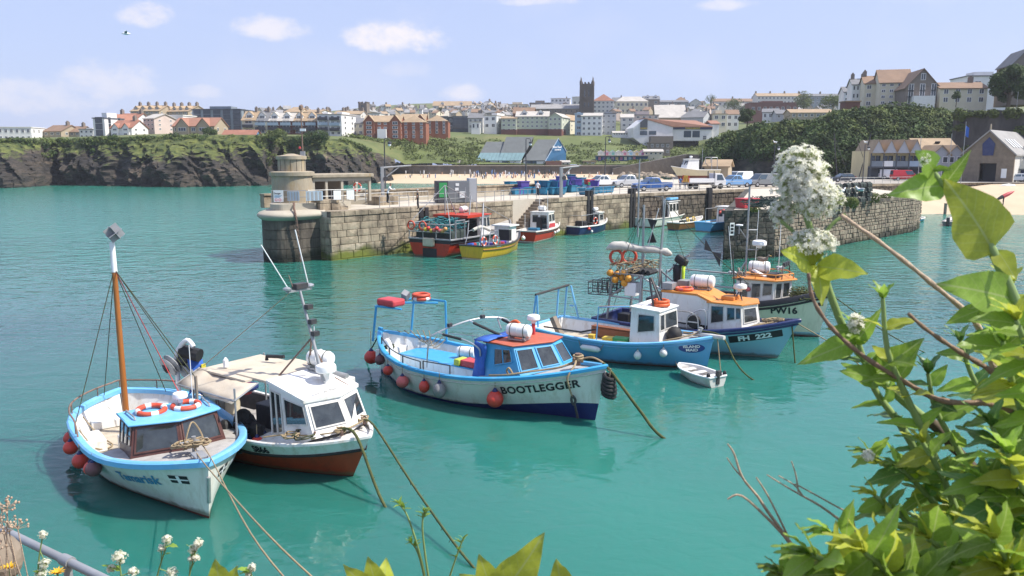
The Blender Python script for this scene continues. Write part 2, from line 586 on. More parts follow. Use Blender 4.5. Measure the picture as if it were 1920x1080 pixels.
mat('leaf_yellow',(.46,.50,.06),.42,.14,30,rand=.18,trans=.5,spec=.4)
mat('leaf_dark',(.11,.22,.045),.42,.2,30,rand=.3,trans=.35,spec=.45)
for nm in('leaf','leaf_yellow','leaf_dark'):
 n,l=MAT[nm].node_tree.nodes,MAT[nm].node_tree.links
 bs,tlc=n['Principled BSDF'],[q for q in n if q.type=='BSDF_TRANSLUCENT'][0]
 src=bs.inputs['Base Color'].links[0].from_socket
 tcx=n.new('ShaderNodeTexCoord')
 sp=n.new('ShaderNodeSeparateXYZ')
 l.new(tcx.outputs['Object'],sp.inputs[0])
 def mm(op,a,b=None,c=None):
  q=n.new('ShaderNodeMath')
  q.operation=op
  for i,v in enumerate((a,b,c)):
   if v is not None:
    if isinstance(v,(int,float)):
     q.inputs[i].default_value=v
    else:
     l.new(v,q.inputs[i])
  return q.outputs[0]
 ay=mm('ABSOLUTE',sp.outputs[1])
 rib=mm('LESS_THAN',ay,.011)
 ph=mm('FRACT',mm('MULTIPLY',mm('SUBTRACT',sp.outputs[0],mm('MULTIPLY',ay,1.1)),8.0))
 vein=mm('MULTIPLY',mm('LESS_THAN',ph,.09),.45)
 f=mm('MAXIMUM',rib,vein)
 mxv=n.new('ShaderNodeMix')
 mxv.data_type='RGBA'
 l.new(mm('MULTIPLY',f,.55),mxv.inputs[0])
 l.new(src,mxv.inputs[6])
 mxv.inputs[7].default_value=(.48,.54,.22,1)
 l.new(mxv.outputs[2],bs.inputs['Base Color'])
 l.new(mxv.outputs[2],tlc.inputs[0])
mat('stem_green',(.26,.36,.12),.6,.15,30,trans=.15)
mat('stem_brown',(.24,.155,.10),.8,.25,40,.3,120)
mat('stem_dead',(.46,.34,.24),.85,.2,60,.3,150)
mat('petal',(.90,.88,.76),.6,.06,60,trans=.5)
mat('bud',(.45,.52,.22),.6,.15,60,trans=.25)
mat('petal_yellow',(.70,.42,.02),.6,.2,80,trans=.2)
mat('bush',(.05,.085,.018),.8,.7,.3,rand=.0,trans=.2)
mat('bush_light',(.10,.13,.028),.8,.6,.3,trans=.2)
mat('bark',(.10,.075,.05),.9,.3,3)
def glass_mat(name,tint,mixf=.55):
 m=bpy.data.materials.new(name)
 m.use_nodes=True
 n,l=m.node_tree.nodes,m.node_tree.links
 b=n['Principled BSDF']
 b.inputs['Base Color'].default_value=(*tint,1)
 b.inputs['Roughness'].default_value=.06
 b.inputs['Specular IOR Level'].default_value=.8
 tr=n.new('ShaderNodeBsdfTransparent')
 tr.inputs[0].default_value=(.75,.8,.82,1)
 ms=n.new('ShaderNodeMixShader')
 ms.inputs[0].default_value=mixf
 l.new(tr.outputs[0],ms.inputs[1])
 l.new(b.outputs[0],ms.inputs[2])
 l.new(ms.outputs[0],n['Material Output'].inputs[0])
 MAT[name]=m
glass_mat('boat_glass',(.03,.04,.045),.6)
glass_mat('car_glass',(.02,.028,.034),.8)
def nodes_of(name,rough=.9):
 m=bpy.data.materials.new(name)
 m.use_nodes=True
 MAT[name]=m
 n,l=m.node_tree.nodes,m.node_tree.links
 n['Principled BSDF'].inputs['Roughness'].default_value=rough
 return m,n,l,n['Principled BSDF']
def nd(n,typ,**kw):
 o=n.new(typ)
 for k,v in kw.items():
  if k.startswith('i_'):
   key=k[2:]
   key=int(key)if key.isdigit()else key.replace('_',' ')
   o.inputs[key].default_value=v
  else:
   setattr(o,k,v)
 return o
m,n,l,b=nodes_of('water',.05)
b.inputs['Subsurface Weight'].default_value=1.0
b.inputs['Subsurface Radius'].default_value=(.25,1.0,.9)
b.inputs['Subsurface Scale'].default_value=1.2
b.inputs['IOR'].default_value=1.38
t=nd(n,'ShaderNodeNewGeometry')
mp1=nd(n,'ShaderNodeMapping')
mp1.inputs['Scale'].default_value=(.75,1.15,1)
mp1.inputs['Rotation'].default_value=(0,0,.25)
l.new(t.outputs['Position'],mp1.inputs[0])
big=nd(n,'ShaderNodeTexNoise',i_Scale=.035,i_Detail=3.0)
l.new(t.outputs['Position'],big.inputs['Vector'])
rp=nd(n,'ShaderNodeValToRGB')
rp.color_ramp.elements[0].position=.35
rp.color_ramp.elements[0].color=(.010,.086,.074,1)
rp.color_ramp.elements[1].position=.95
rp.color_ramp.elements[1].color=(.034,.200,.155,1)
sx_=nd(n,'ShaderNodeSeparateXYZ')
l.new(t.outputs['Position'],sx_.inputs[0])
gy=nd(n,'ShaderNodeMapRange',i_1=13.0,i_2=38.0,i_3=.42,i_4=.06)
l.new(sx_.outputs[1],gy.inputs[0])
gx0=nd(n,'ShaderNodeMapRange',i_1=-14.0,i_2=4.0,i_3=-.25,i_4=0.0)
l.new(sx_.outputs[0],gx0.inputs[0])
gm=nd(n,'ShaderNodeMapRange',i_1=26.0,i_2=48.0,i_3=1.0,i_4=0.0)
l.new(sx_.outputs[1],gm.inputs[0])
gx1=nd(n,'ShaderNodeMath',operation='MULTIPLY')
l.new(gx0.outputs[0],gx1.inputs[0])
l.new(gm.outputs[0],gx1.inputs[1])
gf=nd(n,'ShaderNodeMapRange',i_1=40.0,i_2=120.0,i_3=0.0,i_4=.5)
l.new(sx_.outputs[1],gf.inputs[0])
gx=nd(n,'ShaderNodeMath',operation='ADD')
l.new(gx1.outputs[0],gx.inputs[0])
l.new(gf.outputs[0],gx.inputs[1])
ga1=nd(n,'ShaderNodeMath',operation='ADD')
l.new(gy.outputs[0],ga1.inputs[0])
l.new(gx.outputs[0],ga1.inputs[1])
ga2=nd(n,'ShaderNodeMath',operation='ADD')
l.new(ga1.outputs[0],ga2.inputs[0])
l.new(big.outputs[0],ga2.inputs[1])
l.new(ga2.outputs[0],rp.inputs[0])
l.new(rp.outputs[0],b.inputs['Base Color'])
w1=nd(n,'ShaderNodeTexNoise',i_Scale=.55,i_Detail=2.0,i_Roughness=.5,i_Distortion=.6)
w2=nd(n,'ShaderNodeTexNoise',i_Scale=1.9,i_Detail=2.0,i_Roughness=.5,i_Distortion=.8)
w3=nd(n,'ShaderNodeTexNoise',i_Scale=5.5,i_Detail=3.0,i_Roughness=.55,i_Distortion=.4)
for w in(w1,w2,w3):
 l.new(mp1.outputs[0],w.inputs['Vector'])
pat=nd(n,'ShaderNodeTexNoise',i_Scale=.09,i_Detail=3.0)
l.new(mp1.outputs[0],pat.inputs['Vector'])
pr=nd(n,'ShaderNodeMapRange',i_1=.35,i_2=.65,i_3=.25,i_4=1.0)
l.new(pat.outputs[0],pr.inputs[0])
m3=nd(n,'ShaderNodeMath',operation='MULTIPLY')
l.new(w3.outputs[0],m3.inputs[0])
l.new(pr.outputs[0],m3.inputs[1])
m2=nd(n,'ShaderNodeMath',operation='MULTIPLY_ADD',i_1=.17)
l.new(m3.outputs[0],m2.inputs[0])
l.new(w2.outputs[0],m2.inputs[2])
m1=nd(n,'ShaderNodeMath',operation='MULTIPLY_ADD',i_1=2.2)
l.new(w1.outputs[0],m1.inputs[0])
l.new(m2.outputs[0],m1.inputs[2])
rgh=nd(n,'ShaderNodeMapRange',i_1=34.0,i_2=95.0,i_3=.02,i_4=.14)
l.new(sx_.outputs[1],rgh.inputs[0])
l.new(rgh.outputs[0],b.inputs['Roughness'])
bpd=nd(n,'ShaderNodeMapRange',i_1=30.0,i_2=75.0,i_3=.017,i_4=.075)
l.new(sx_.outputs[1],bpd.inputs[0])
bp=nd(n,'ShaderNodeBump',i_Strength=1.0)
l.new(bpd.outputs[0],bp.inputs['Distance'])
l.new(m1.outputs[0],bp.inputs['Height'])
l.new(bp.outputs[0],b.inputs['Normal'])
def banded(name,cols,scale,zstretch,bump,weed=None,rough=.92,streak=0.0,rand=0.0):
 m,n,l,b=nodes_of(name,rough)
 g=nd(n,'ShaderNodeNewGeometry')
 mp=nd(n,'ShaderNodeMapping')
 mp.inputs['Scale'].default_value=(1,1,zstretch)
 l.new(g.outputs['Position'],mp.inputs[0])
 a=nd(n,'ShaderNodeTexNoise',i_Scale=scale,i_Detail=9.0,i_Roughness=.66,i_Distortion=.5)
 l.new(mp.outputs[0],a.inputs['Vector'])
 r=nd(n,'ShaderNodeValToRGB')
 e=r.color_ramp.elements
 e[0].position,e[1].position=.32,.72
 e[0].color,e[1].color=(*cols[0],1),(*cols[-1],1)
 for i,c_ in enumerate(cols[1:-1]):
  q=e.new(.32+.4*(i+1)/(len(cols)-1))
  q.color=(*c_,1)
 fac=a.outputs[0]
 if rand:
  oi=nd(n,'ShaderNodeObjectInfo')
  ra=nd(n,'ShaderNodeMapRange',i_3=-rand,i_4=rand)
  l.new(oi.outputs['Random'],ra.inputs[0])
  ad=nd(n,'ShaderNodeMath',operation='ADD')
  l.new(fac,ad.inputs[0])
  l.new(ra.outputs[0],ad.inputs[1])
  fac=ad.outputs[0]
 l.new(fac,r.inputs[0])
 out=r.outputs[0]
 if streak:
  mps=nd(n,'ShaderNodeMapping')
  mps.inputs['Scale'].default_value=(1.6,1.6,.12)
  l.new(g.outputs['Position'],mps.inputs[0])
  st=nd(n,'ShaderNodeTexNoise',i_Scale=1.0,i_Detail=6.0,i_Roughness=.7)
  l.new(mps.outputs[0],st.inputs['Vector'])
  sr=nd(n,'ShaderNodeMapRange',i_1=.48,i_2=.66,i_3=0.0,i_4=streak)
  l.new(st.outputs[0],sr.inputs[0])
  mx_=nd(n,'ShaderNodeMix',data_type='RGBA')
  l.new(sr.outputs[0],mx_.inputs[0])
  l.new(out,mx_.inputs[6])
  mx_.inputs[7].default_value=(.03,.026,.022,1)
  out=mx_.outputs[2]
 if weed:
  sp=nd(n,'ShaderNodeSeparateXYZ')
  l.new(g.outputs['Position'],sp.inputs[0])
  wn_=nd(n,'ShaderNodeTexNoise',i_Scale=.5,i_Detail=6.0)
  l.new(g.outputs['Position'],wn_.inputs['Vector'])
  wz=nd(n,'ShaderNodeMath',operation='MULTIPLY_ADD',i_1=-2.4,i_2=weed[0]+1.2)
  l.new(wn_.outputs[0],wz.inputs[0])
  df=nd(n,'ShaderNodeMath',operation='SUBTRACT')
  l.new(wz.outputs[0],df.inputs[0])
  l.new(sp.outputs[2],df.inputs[1])
  sm=nd(n,'ShaderNodeMapRange',i_1=-.25,i_2=.35)
  l.new(df.outputs[0],sm.inputs[0])
  wc=nd(n,'ShaderNodeTexNoise',i_Scale=.16,i_Detail=3.0)
  l.new(g.outputs['Position'],wc.inputs['Vector'])
  wr=nd(n,'ShaderNodeValToRGB')
  wr.color_ramp.elements[0].position,wr.color_ramp.elements[1].position=.42,.6
  wr.color_ramp.elements[0].color,wr.color_ramp.elements[1].color=(*weed[1],1),(*weed[2],1)
  l.new(wc.outputs[0],wr.inputs[0])
  mw=nd(n,'ShaderNodeMix',data_type='RGBA')
  l.new(sm.outputs[0],mw.inputs[0])
  l.new(out,mw.inputs[6])
  l.new(wr.outputs[0],mw.inputs[7])
  out=mw.outputs[2]
 l.new(out,b.inputs['Base Color'])
 bn=nd(n,'ShaderNodeTexNoise',i_Scale=scale*3.5,i_Detail=8.0,i_Roughness=.65)
 l.new(mp.outputs[0],bn.inputs['Vector'])
 bb=nd(n,'ShaderNodeBump',i_Strength=bump,i_Distance=.6/max(scale*4,.5))
 l.new(bn.outputs[0],bb.inputs['Height'])
 l.new(bb.outputs[0],b.inputs['Normal'])
 return m
banded('quay_stone',[(.13,.105,.075),(.26,.21,.15),(.36,.295,.21),(.43,.36,.27)],.9,1,.4,weed=(.85,(.05,.045,.028),(.15,.17,.025)),streak=.5,rand=.10)
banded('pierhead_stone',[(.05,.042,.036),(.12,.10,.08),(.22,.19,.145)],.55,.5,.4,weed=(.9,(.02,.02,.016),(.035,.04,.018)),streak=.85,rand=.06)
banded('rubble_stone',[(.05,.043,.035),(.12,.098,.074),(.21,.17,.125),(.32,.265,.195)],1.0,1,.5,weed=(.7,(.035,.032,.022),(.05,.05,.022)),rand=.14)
banded('shaded_pier_stone',[(.035,.036,.03),(.075,.07,.058),(.14,.125,.10)],.8,1,.5,weed=(.9,(.014,.018,.013),(.02,.026,.013)),streak=.5,rand=.1)  # pier stone darkened: shade of its sunless faces put into the colour
banded('rail_stone',[(.1,.09,.07),(.2,.17,.13)],1,1,.3)
banded('sea_wall',[(.075,.066,.06),(.12,.105,.09),(.17,.15,.125)],.3,.6,.3)
banded('retaining',[(.045,.04,.038),(.075,.068,.062),(.12,.105,.09)],.35,.5,.4)
# --- setting: sea, sand, land
def leafmass(blobs,n,size,r=rnd,flat=.25):
 mb=MB()
 wts=[b[1]*b[3]for b in blobs]
 for b in r.choices(blobs,wts,k=n):
  c,rx,ry,rz=b
  d=Vector((r.gauss(0,1),r.gauss(0,1),r.gauss(0,1)))
  d.normalize()
  k=r.uniform(.72,1.08)
  p=Vector(c)+Vector((d.x*rx,d.y*ry,d.z*rz))*k
  nn=(d+Vector((r.uniform(-1,1),r.uniform(-1,1),r.uniform(-.6,1)))*.9).normalized()
  a=nn.orthogonal().normalized()
  a.rotate(Matrix.Rotation(r.uniform(0,6.3),3,nn))
  bb=nn.cross(a)
  s_=size*r.uniform(.6,1.4)
  mb.add([p-a*s_,p+bb*s_*.55,p+a*s_+nn*s_*flat,p-bb*s_*.55],[(0,1,2,3)])
 return mb
def fastbuild(mb,name,mat_,parent=None,smooth=False):
 me=bpy.data.meshes.new(name)
 me.from_pydata(mb.v,[],mb.f)
 me.materials.append(MAT[mat_])
 if smooth:
  me.shade_smooth()
 return link(name,me,parent)
wb=MB()
xs=[-900,-300,-120,-60,-30,-15,0,15,30,60,120,300,900]
ys=[1.2,10,20,35,60,100,180,320,700]
wb.grid([[(x,y,0)for x in xs]for y in ys])
structure(fastbuild(wb,'water','water'),'turquoise harbour water with small ripples')
sb=MB()
rows=[]
for i in range(25):
 v=i/24
 row=[]
 for k in range(30):
  u=k/29
  x=40+u*90
  y0=interp(x,[(40,124),(62,123.5),(90,121),(130,119)])-6
  y1=interp(x,[(40,128),(53,131.5),(70,138),(82,141),(130,141)])
  y=lerp(y0,y1,v)
  dist=(y-y0-6)
  ztop=interp(x,[(40,2.2),(68,2.6),(84,4.0),(130,4.1)])
  z=ztop*(1-math.exp(-max(dist,0)*.085))/(1-math.exp(-max(y1-y0-6,1)*.085))if dist>0 else dist*.08
  row.append((x,y,z+.05*fb((x,y,0),.3)))
 rows.append(row)
sb.grid(rows)
structure(fastbuild(sb,'beach','sand',smooth=True),'pale sand of the small harbour beach')
tb=MB()
rows=[]
for v in(0,.2,.5,.8,1):
 row=[]
 for k in range(25):
  px=lerp(690,1500,k/24)
  y0=interp(px,[(690,262),(800,256),(1000,252),(1500,250)])
  p0=D(px,300,y0-6)
  p1=D(px,300,290)
  p=p0.lerp(p1,v)
  row.append((p.x,p.y,lerp(-.35,2.6,v)))
 rows.append(row)
tb.grid(rows)
structure(fastbuild(tb,'town_beach','sand',smooth=True),'bathing beach across the bay')
HILL={-500:[(240,265),(300,258),(500,262),(950,270)],0:[(236,264),(300,259),(500,264),(950,270)],150:[(244,262),(300,256),(500,258),(950,264)],250:[(243,256),(300,251),(450,240),(950,232)],450:[(243,253),(300,251),(450,236),(950,226)],560:[(250,256),(300,252),(450,236),(950,215)],650:[(256,262),(300,255),(450,238),(950,205)],700:[(264,286),(290,263),(360,254),(450,240),(950,200)],760:[(285,308),(297,268),(328,253),(450,242),(650,215),(950,195)],860:[(288,308),(312,276),(338,260),(372,250),(450,242),(650,215),(950,192)],1000:[(290,308),(335,286),(365,254),(450,246),(650,220),(950,200)],1150:[(290,308),(330,282),(365,254),(450,243),(650,216),(950,194)],1300:[(290,308),(330,288),(370,262),(450,242),(650,216),(950,194)],1450:[(290,306),(330,272),(400,238),(650,210),(950,194)],1700:[(290,300),(400,220),(650,200),(950,192)],2400:[(290,300),(400,220),(650,200),(950,192)]}
HK=sorted(HILL)
def hill_pix(px,Y):
 px=min(max(px,HK[0]),HK[-1]-1e-3)
 for a,b_ in zip(HK,HK[1:]):
  if a<=px<=b_:
   t=(px-a)/(b_-a)
   return lerp(interp(Y,HILL[a]),interp(Y,HILL[b_]),t)
def hill_start(px):
 px=min(max(px,HK[0]),HK[-1]-1e-3)
 for a,b_ in zip(HK,HK[1:]):
  if a<=px<=b_:
   return lerp(HILL[a][0][0],HILL[b_][0][0],(px-a)/(b_-a))
def hill_point(px,Y):
 return D(px,hill_pix(px,Y),Y)
CLIFF_FOOT=[(-500,226),(-60,224),(20,222),(70,232),(105,244),(150,240),(340,226),(370,229),(430,233),(500,240),(525,250),(570,246),(620,238),(650,242),(690,258),(740,268)]
m,n,l,b=nodes_of('cliff_rock',.95)
g=nd(n,'ShaderNodeNewGeometry')
mpc=nd(n,'ShaderNodeMapping')
mpc.inputs['Rotation'].default_value=(0,.7,0)
mpc.inputs['Scale'].default_value=(.35,.35,1.6)
l.new(g.outputs['Position'],mpc.inputs[0])
na=nd(n,'ShaderNodeTexNoise',i_Scale=.22,i_Detail=10.0,i_Roughness=.7,i_Distortion=.6)
l.new(mpc.outputs[0],na.inputs['Vector'])
ra=nd(n,'ShaderNodeValToRGB')
for i,(p_,c_)in enumerate([(.3,(.010,.010,.011)),(.47,(.036,.031,.027)),(.6,(.085,.066,.05)),(.74,(.26,.2,.14))]):
 e=ra.color_ramp.elements[i]if i<2 else ra.color_ramp.elements.new(p_)
 e.position,e.color=p_,(*c_,1)
l.new(na.outputs[0],ra.inputs[0])
nb_=nd(n,'ShaderNodeTexNoise',i_Scale=.07,i_Detail=8.0,i_Roughness=.65)
l.new(g.outputs['Position'],nb_.inputs['Vector'])
sp=nd(n,'ShaderNodeSeparateXYZ')
l.new(g.outputs['Position'],sp.inputs[0])
sn=nd(n,'ShaderNodeSeparateXYZ')
l.new(g.outputs['Normal'],sn.inputs[0])
hgt=nd(n,'ShaderNodeMapRange',i_1=3.0,i_2=15.0,i_3=-.35,i_4=.36)
l.new(sp.outputs[2],hgt.inputs[0])
s1=nd(n,'ShaderNodeMath',operation='ADD')
l.new(nb_.outputs[0],s1.inputs[0])
l.new(hgt.outputs[0],s1.inputs[1])
s2=nd(n,'ShaderNodeMath',operation='MULTIPLY_ADD',i_1=.28)
l.new(sn.outputs[2],s2.inputs[0])
l.new(s1.outputs[0],s2.inputs[2])
sg=nd(n,'ShaderNodeMapRange',i_1=.62,i_2=.72)
l.new(s2.outputs[0],sg.inputs[0])
ng=nd(n,'ShaderNodeTexNoise',i_Scale=.5,i_Detail=6.0)
l.new(g.outputs['Position'],ng.inputs['Vector'])
rg=nd(n,'ShaderNodeValToRGB')
rg.color_ramp.elements[0].position,rg.color_ramp.elements[1].position=.35,.68
rg.color_ramp.elements[0].color,rg.color_ramp.elements[1].color=(.035,.055,.012,1),(.15,.165,.04,1)
l.new(ng.outputs[0],rg.inputs[0])
mxr=nd(n,'ShaderNodeMix',data_type='RGBA')
l.new(sg.outputs[0],mxr.inputs[0])
l.new(ra.outputs[0],mxr.inputs[6])
l.new(rg.outputs[0],mxr.inputs[7])
l.new(mxr.outputs[2],b.inputs['Base Color'])
nbm=nd(n,'ShaderNodeTexNoise',i_Scale=.6,i_Detail=9.0,i_Roughness=.7)
l.new(mpc.outputs[0],nbm.inputs['Vector'])
bpm=nd(n,'ShaderNodeBump',i_Strength=.9,i_Distance=1.2)
l.new(nbm.outputs[0],bpm.inputs['Height'])
l.new(bpm.outputs[0],b.inputs['Normal'])
cb=MB()
rows=[]
NR=44
for i in range(NR+1):
 v=i/NR
 row=[]
 for k in range(331):
  px=-500+1240*k/330
  Yf=interp(px,CLIFF_FOOT)
  Yt=max(hill_start(px),Yf+5)
  top=hill_point(px,Yt)
  foot=D(px,300,Yf)
  prof=v**2.2
  p=Vector((lerp(foot.x,top.x,prof),lerp(foot.y,top.y,prof),lerp(-1.2,top.z,v)))
  if 0<i<NR:
   q=Vector((p.x*1.15+p.z*.75,p.y,p.z*.32))
   rid=1-abs(mnoise.noise(q*.12))*2.2+.5*(1-abs(mnoise.noise(q*.34))*2)
   amp=(1-abs(v-.45)*1.2)*(1 if v<.9 else(1-v)*10)
   dy=rid*3.4+fb(q,.4,5)*2.0+fb(p,.8,4)*1.3
   p+=Vector((fb(q+Vector((9,3,1)),.12,3)*2.5,-dy+1.2,fb(q,.2,3)*.7))*max(amp,0)
  row.append(p)
 rows.append(row)
cb.grid(rows)
structure(fastbuild(cb,'cliff','cliff_rock',smooth=False),'dark rock cliff topped with grass across the bay')
hb=MB()
rows=[]
for i in range(41):
 t=(i/40)**1.5
 row=[]
 for k in range(100):
  px=-500+2900*k/99
  Y=lerp(max(hill_start(px),interp(px,CLIFF_FOOT)+5 if px<740 else 0),950,t)
  p=hill_point(px,Y)
  row.append(p-Vector((0,0,.05)))
 rows.append(row)
hb.grid(rows)
structure(fastbuild(hb,'hill','grass',smooth=True),'green slope rising to the town')
for i,(px,py,w,h,lab)in enumerate([(240,347,28,7,'small rock islet standing off the cliff foot'),(160,346,55,7,'low weedy rock ledge by the cliff'),(30,348,70,8,'flat rock shelf beneath the far cliff point')]):
 c=W(px,py,0)
 s_=w/6.4/2
 rb=MB().ball((0,0,0),1,16,10,(s_,s_*.6,h/6.4))
 rb.v=[tuple(Vector(v)*(1+.35*fb(Vector(v)+Vector((i*7,0,0)),.8,4)))for v in rb.v]
 tag(rb.build('sea_rock','cliff_rock',M=TR((c.x,c.y,0))),lab,'rock','rocks at the cliff foot')
blobs=[]
for k in range(430):
 px=rnd.uniform(-60,700)
 v=rnd.random()**2
 Yt=max(hill_start(px),interp(px,CLIFF_FOOT)+5)
 p=hill_point(px,Yt)
 foot=D(px,300,interp(px,CLIFF_FOOT))
 q=Vector((lerp(p.x,foot.x,v*.25),lerp(p.y,foot.y,v*.35)-1,p.z-v*7))
 if 380<px<640:
  q.z-=rnd.random()*3
 s_=rnd.uniform(.4,1.5)
 blobs.append((q,s_*1.4,s_,s_*.7))
o=fastbuild(leafmass(blobs[150:],14000,.34),'undergrowth','bush_light')
tag(o,'pale grassy tufts along the far cliff top','scrub',kind='stuff')
o=fastbuild(leafmass(blobs[:150],10000,.34),'undergrowth','bush')
tag(o,'scrub and bushes along the far cliff top','scrub',kind='stuff')
blobs=[]
for k in range(560):
 px=rnd.uniform(690,1330)if k<330 else rnd.uniform(650,900)
 p=hill_point(px,rnd.uniform(292,350)if k<330 else rnd.uniform(288,325))
 if 800<px<880 and k<330 and rnd.random()<.5:
  continue
 s_=rnd.uniform(.8,2.4)
 blobs.append((p,s_*1.5,s_,s_*.55))
o=fastbuild(leafmass(blobs,24000,.45),'undergrowth','bush_light')
tag(o,'rough scrub on the slope above the town beach','scrub',kind='stuff')
# --- harbour quays
QZ=4.2
P0=Vector((-15.5,68.22,0))
PB=Vector((15.43,100.5,0))
PC=Vector((33.6,114.8,0))
PC2=Vector((53,131,0))
PC3=Vector((70,137.5,0))
dA=(PB-P0).normalized()
nA=Vector((dA.y,-dA.x,0))
LA=(PB-P0).length
K1,K2,KE=Vector((18.35,69.0,0)),Vector((23.2,70.6,0)),Vector((47.2,94.2,0))
def shared(name,fn,cache={}):
 if name not in cache:
  cache[name]=fn()
 return cache[name]
def wall_core(name,pts,z0,z1,thick,mat_):
 mb=MB()
 for a,b_ in zip(pts,pts[1:]):
  d=(b_-a).normalized()
  nn=Vector((d.y,-d.x,0))
  q=[a-nn*.06,b_-nn*.06,b_-nn*thick,a-nn*thick]
  mb.add([(p.x,p.y,z)for z in(z0,z1)for p in q],[(3,2,1,0),(4,5,6,7),(0,1,5,4),(1,2,6,5),(2,3,7,6),(3,0,4,7)])
 return mb.mesh(name,mat_)
def stone(w,h,d,seed):
 r=random.Random(seed)
 c=.022
 j=lambda k:r.uniform(-k,k)
 f_=[(-w/2+c,d+j(.02),c),(w/2-c,d+j(.02),c),(w/2-c,d+j(.02),h-c),(-w/2+c,d+j(.02),h-c)]
 b_=[(-w/2,d-.05,0),(w/2,d-.05,0),(w/2,d-.05,h),(-w/2,d-.05,h)]
 k_=[(x,0,z)for x,_,z in b_]
 mid=(j(w*.2),d+r.uniform(0,.035),h/2+j(h*.15))
 vs=k_+b_+f_+[mid]
 fs=[]
 for i in range(4):
  q=(i+1)%4
  fs+=[(i,q,4+q,4+i),(4+i,4+q,8+q,8+i),(8+i,8+q,12)]
 return MB().add(vs,fs)
def lay_blocks(parent,a,b_,z0,courses,bw,seed,mat_,name='stone_block',skip=None,h=None,lim=None,depth=.10):
 r=random.Random(seed)
 d=(b_-a).normalized()
 L=(b_-a).length
 ang=math.atan2(-d.y,-d.x)
 z=z0
 cnt=0
 widths=[bw*k for k in(.7,.85,1.0,1.2,1.4)]
 for ci,hh in enumerate(courses):
  x=r.uniform(-.4,0)*bw
  while x<L-.05:
   wi=r.randrange(5)
   w_=widths[wi]
   x0,x1=max(x,0),min(x+w_,L)
   if x1-x0>.2:
    key=(name,seed,ci,wi if x1-x0>w_-.01 else round(x1-x0,2),r.randrange(2))
    me=shared(key,lambda:stone(x1-x0-.022,hh-.022,depth,repr(key)).mesh(name,mat_))
    p=a+d*((x0+x1)/2)
    if not(skip and skip((x0+x1)/2,z)):
     o=link(name,me,parent,Matrix.Translation((p.x,p.y,z))@Matrix.Rotation(ang,4,'Z')@Matrix.Translation((0,-.06,0)))
     cnt+=1
   x+=w_
  z+=hh
 return cnt
quay=root('stone_quay','long stone harbour quay with fish bins and pickups on its deck','quay')
core=MB()
inner=9.5
STEP0,STEP1=22.5,27.6
STW=1.35
def A(s_,off=0.0,z=0.0):
 p=P0+dA*s_+nA*off
 return Vector((p.x,p.y,z))
deckpts=[A(0,-.5),A(STEP0,-.5),A(STEP0,-STW),A(STEP1,-STW),A(STEP1,-.5),PB-nA*.5,PC-Vector((.5,-.6,0))*.8,PC2+Vector((-.5,.6,0)),PC3+Vector((0,1,0)),Vector((84,141,0)),Vector((150,141,0)),Vector((150,190,0)),Vector((60,190,0)),Vector((24,150,0)),Vector((17,124,0)),A(LA,-inner-.4),A(0,-inner-.4)]
def prism_poly(pts,z0,z1):
 bm=bmesh.new()
 lo=[bm.verts.new((p.x,p.y,z0))for p in pts]
 hi=[bm.verts.new((p.x,p.y,z1))for p in pts]
 nn=len(pts)
 fl=[bm.faces.new(hi),bm.faces.new(lo[::-1])]
 for i in range(nn):
  bm.faces.new((lo[i],lo[(i+1)%nn],hi[(i+1)%nn],hi[i]))
 bmesh.ops.triangulate(bm,faces=fl)
 bmesh.ops.recalc_face_normals(bm,faces=bm.faces)
 return bm
def bm_obj(bm,name,mat_,parent=None,M=None):
 me=bpy.data.meshes.new(name)
 bm.to_mesh(me)
 bm.free()
 me.materials.append(MAT[mat_])
 return link(name,me,parent,M)
bm_obj(prism_poly(deckpts,-1.5,QZ-.02),'deck','quay_deck',quay)
cw=MB()
for s0,s1 in((0,STEP0),(STEP1,LA)):
 a_,b_=A(s0),A(s1)
 q=[a_-nA*.06,b_-nA*.06,b_-nA*.495,a_-nA*.495]
 cw.add([(p.x,p.y,z)for z in(-1.2,QZ-.05)for p in q],[(3,2,1,0),(4,5,6,7),(0,1,5,4),(1,2,6,5),(2,3,7,6),(3,0,4,7)])
cw.build('wall_core','joint',quay)
crs=[.62,.6,.64,.6,.62,.62]
nblk=lay_blocks(quay,A(0),A(STEP0),0.05-.55,[.6]+crs[:-1]+[.55],1.35,11,'quay_stone')
nblk+=lay_blocks(quay,A(STEP1),A(LA),0.05-.55,[.6]+crs[:-1]+[.55],1.5,12,'quay_stone')
lay_blocks(quay,A(0)-nA*1.6-dA*.02,A(0)-dA*.02,-.5,[.6]+crs[:-1]+[.55],.8,13,'quay_stone')
x=0
ci=0
while x<LA-.1:
 w_=rnd.choice((1.1,1.4,1.7))
 x1=min(x+w_,LA)
 if not(x1>STEP0 and x<STEP1):
  me=shared(('cop',round(x1-x,2),ci%3),lambda:MB().box((0,0,0),(x1-x-.03,.95,.47)).mesh('coping_stone','quay_stone'))
  p=A((x+x1)/2,-.37,QZ-.215)
  link('coping_stone',me,quay,Matrix.Translation(p)@Matrix.Rotation(math.atan2(dA.y,dA.x),4,'Z'),bevel=.05)
 x=x1
 ci+=1
nst=13
for i in range(nst):
 s_=lerp(STEP1-.2,STEP0+.3,i/(nst-1))
 z=QZ-.3-i*.29
 p=A(s_,-STW/2-.02,(z-1.2)/2)
 MB().box((0,0,0),(.42,STW-.06,z+1.2),math.atan2(dA.y,dA.x)).build('stair_step','joint' if i%1 else 'old_stone',quay,M=Matrix.Translation(p))
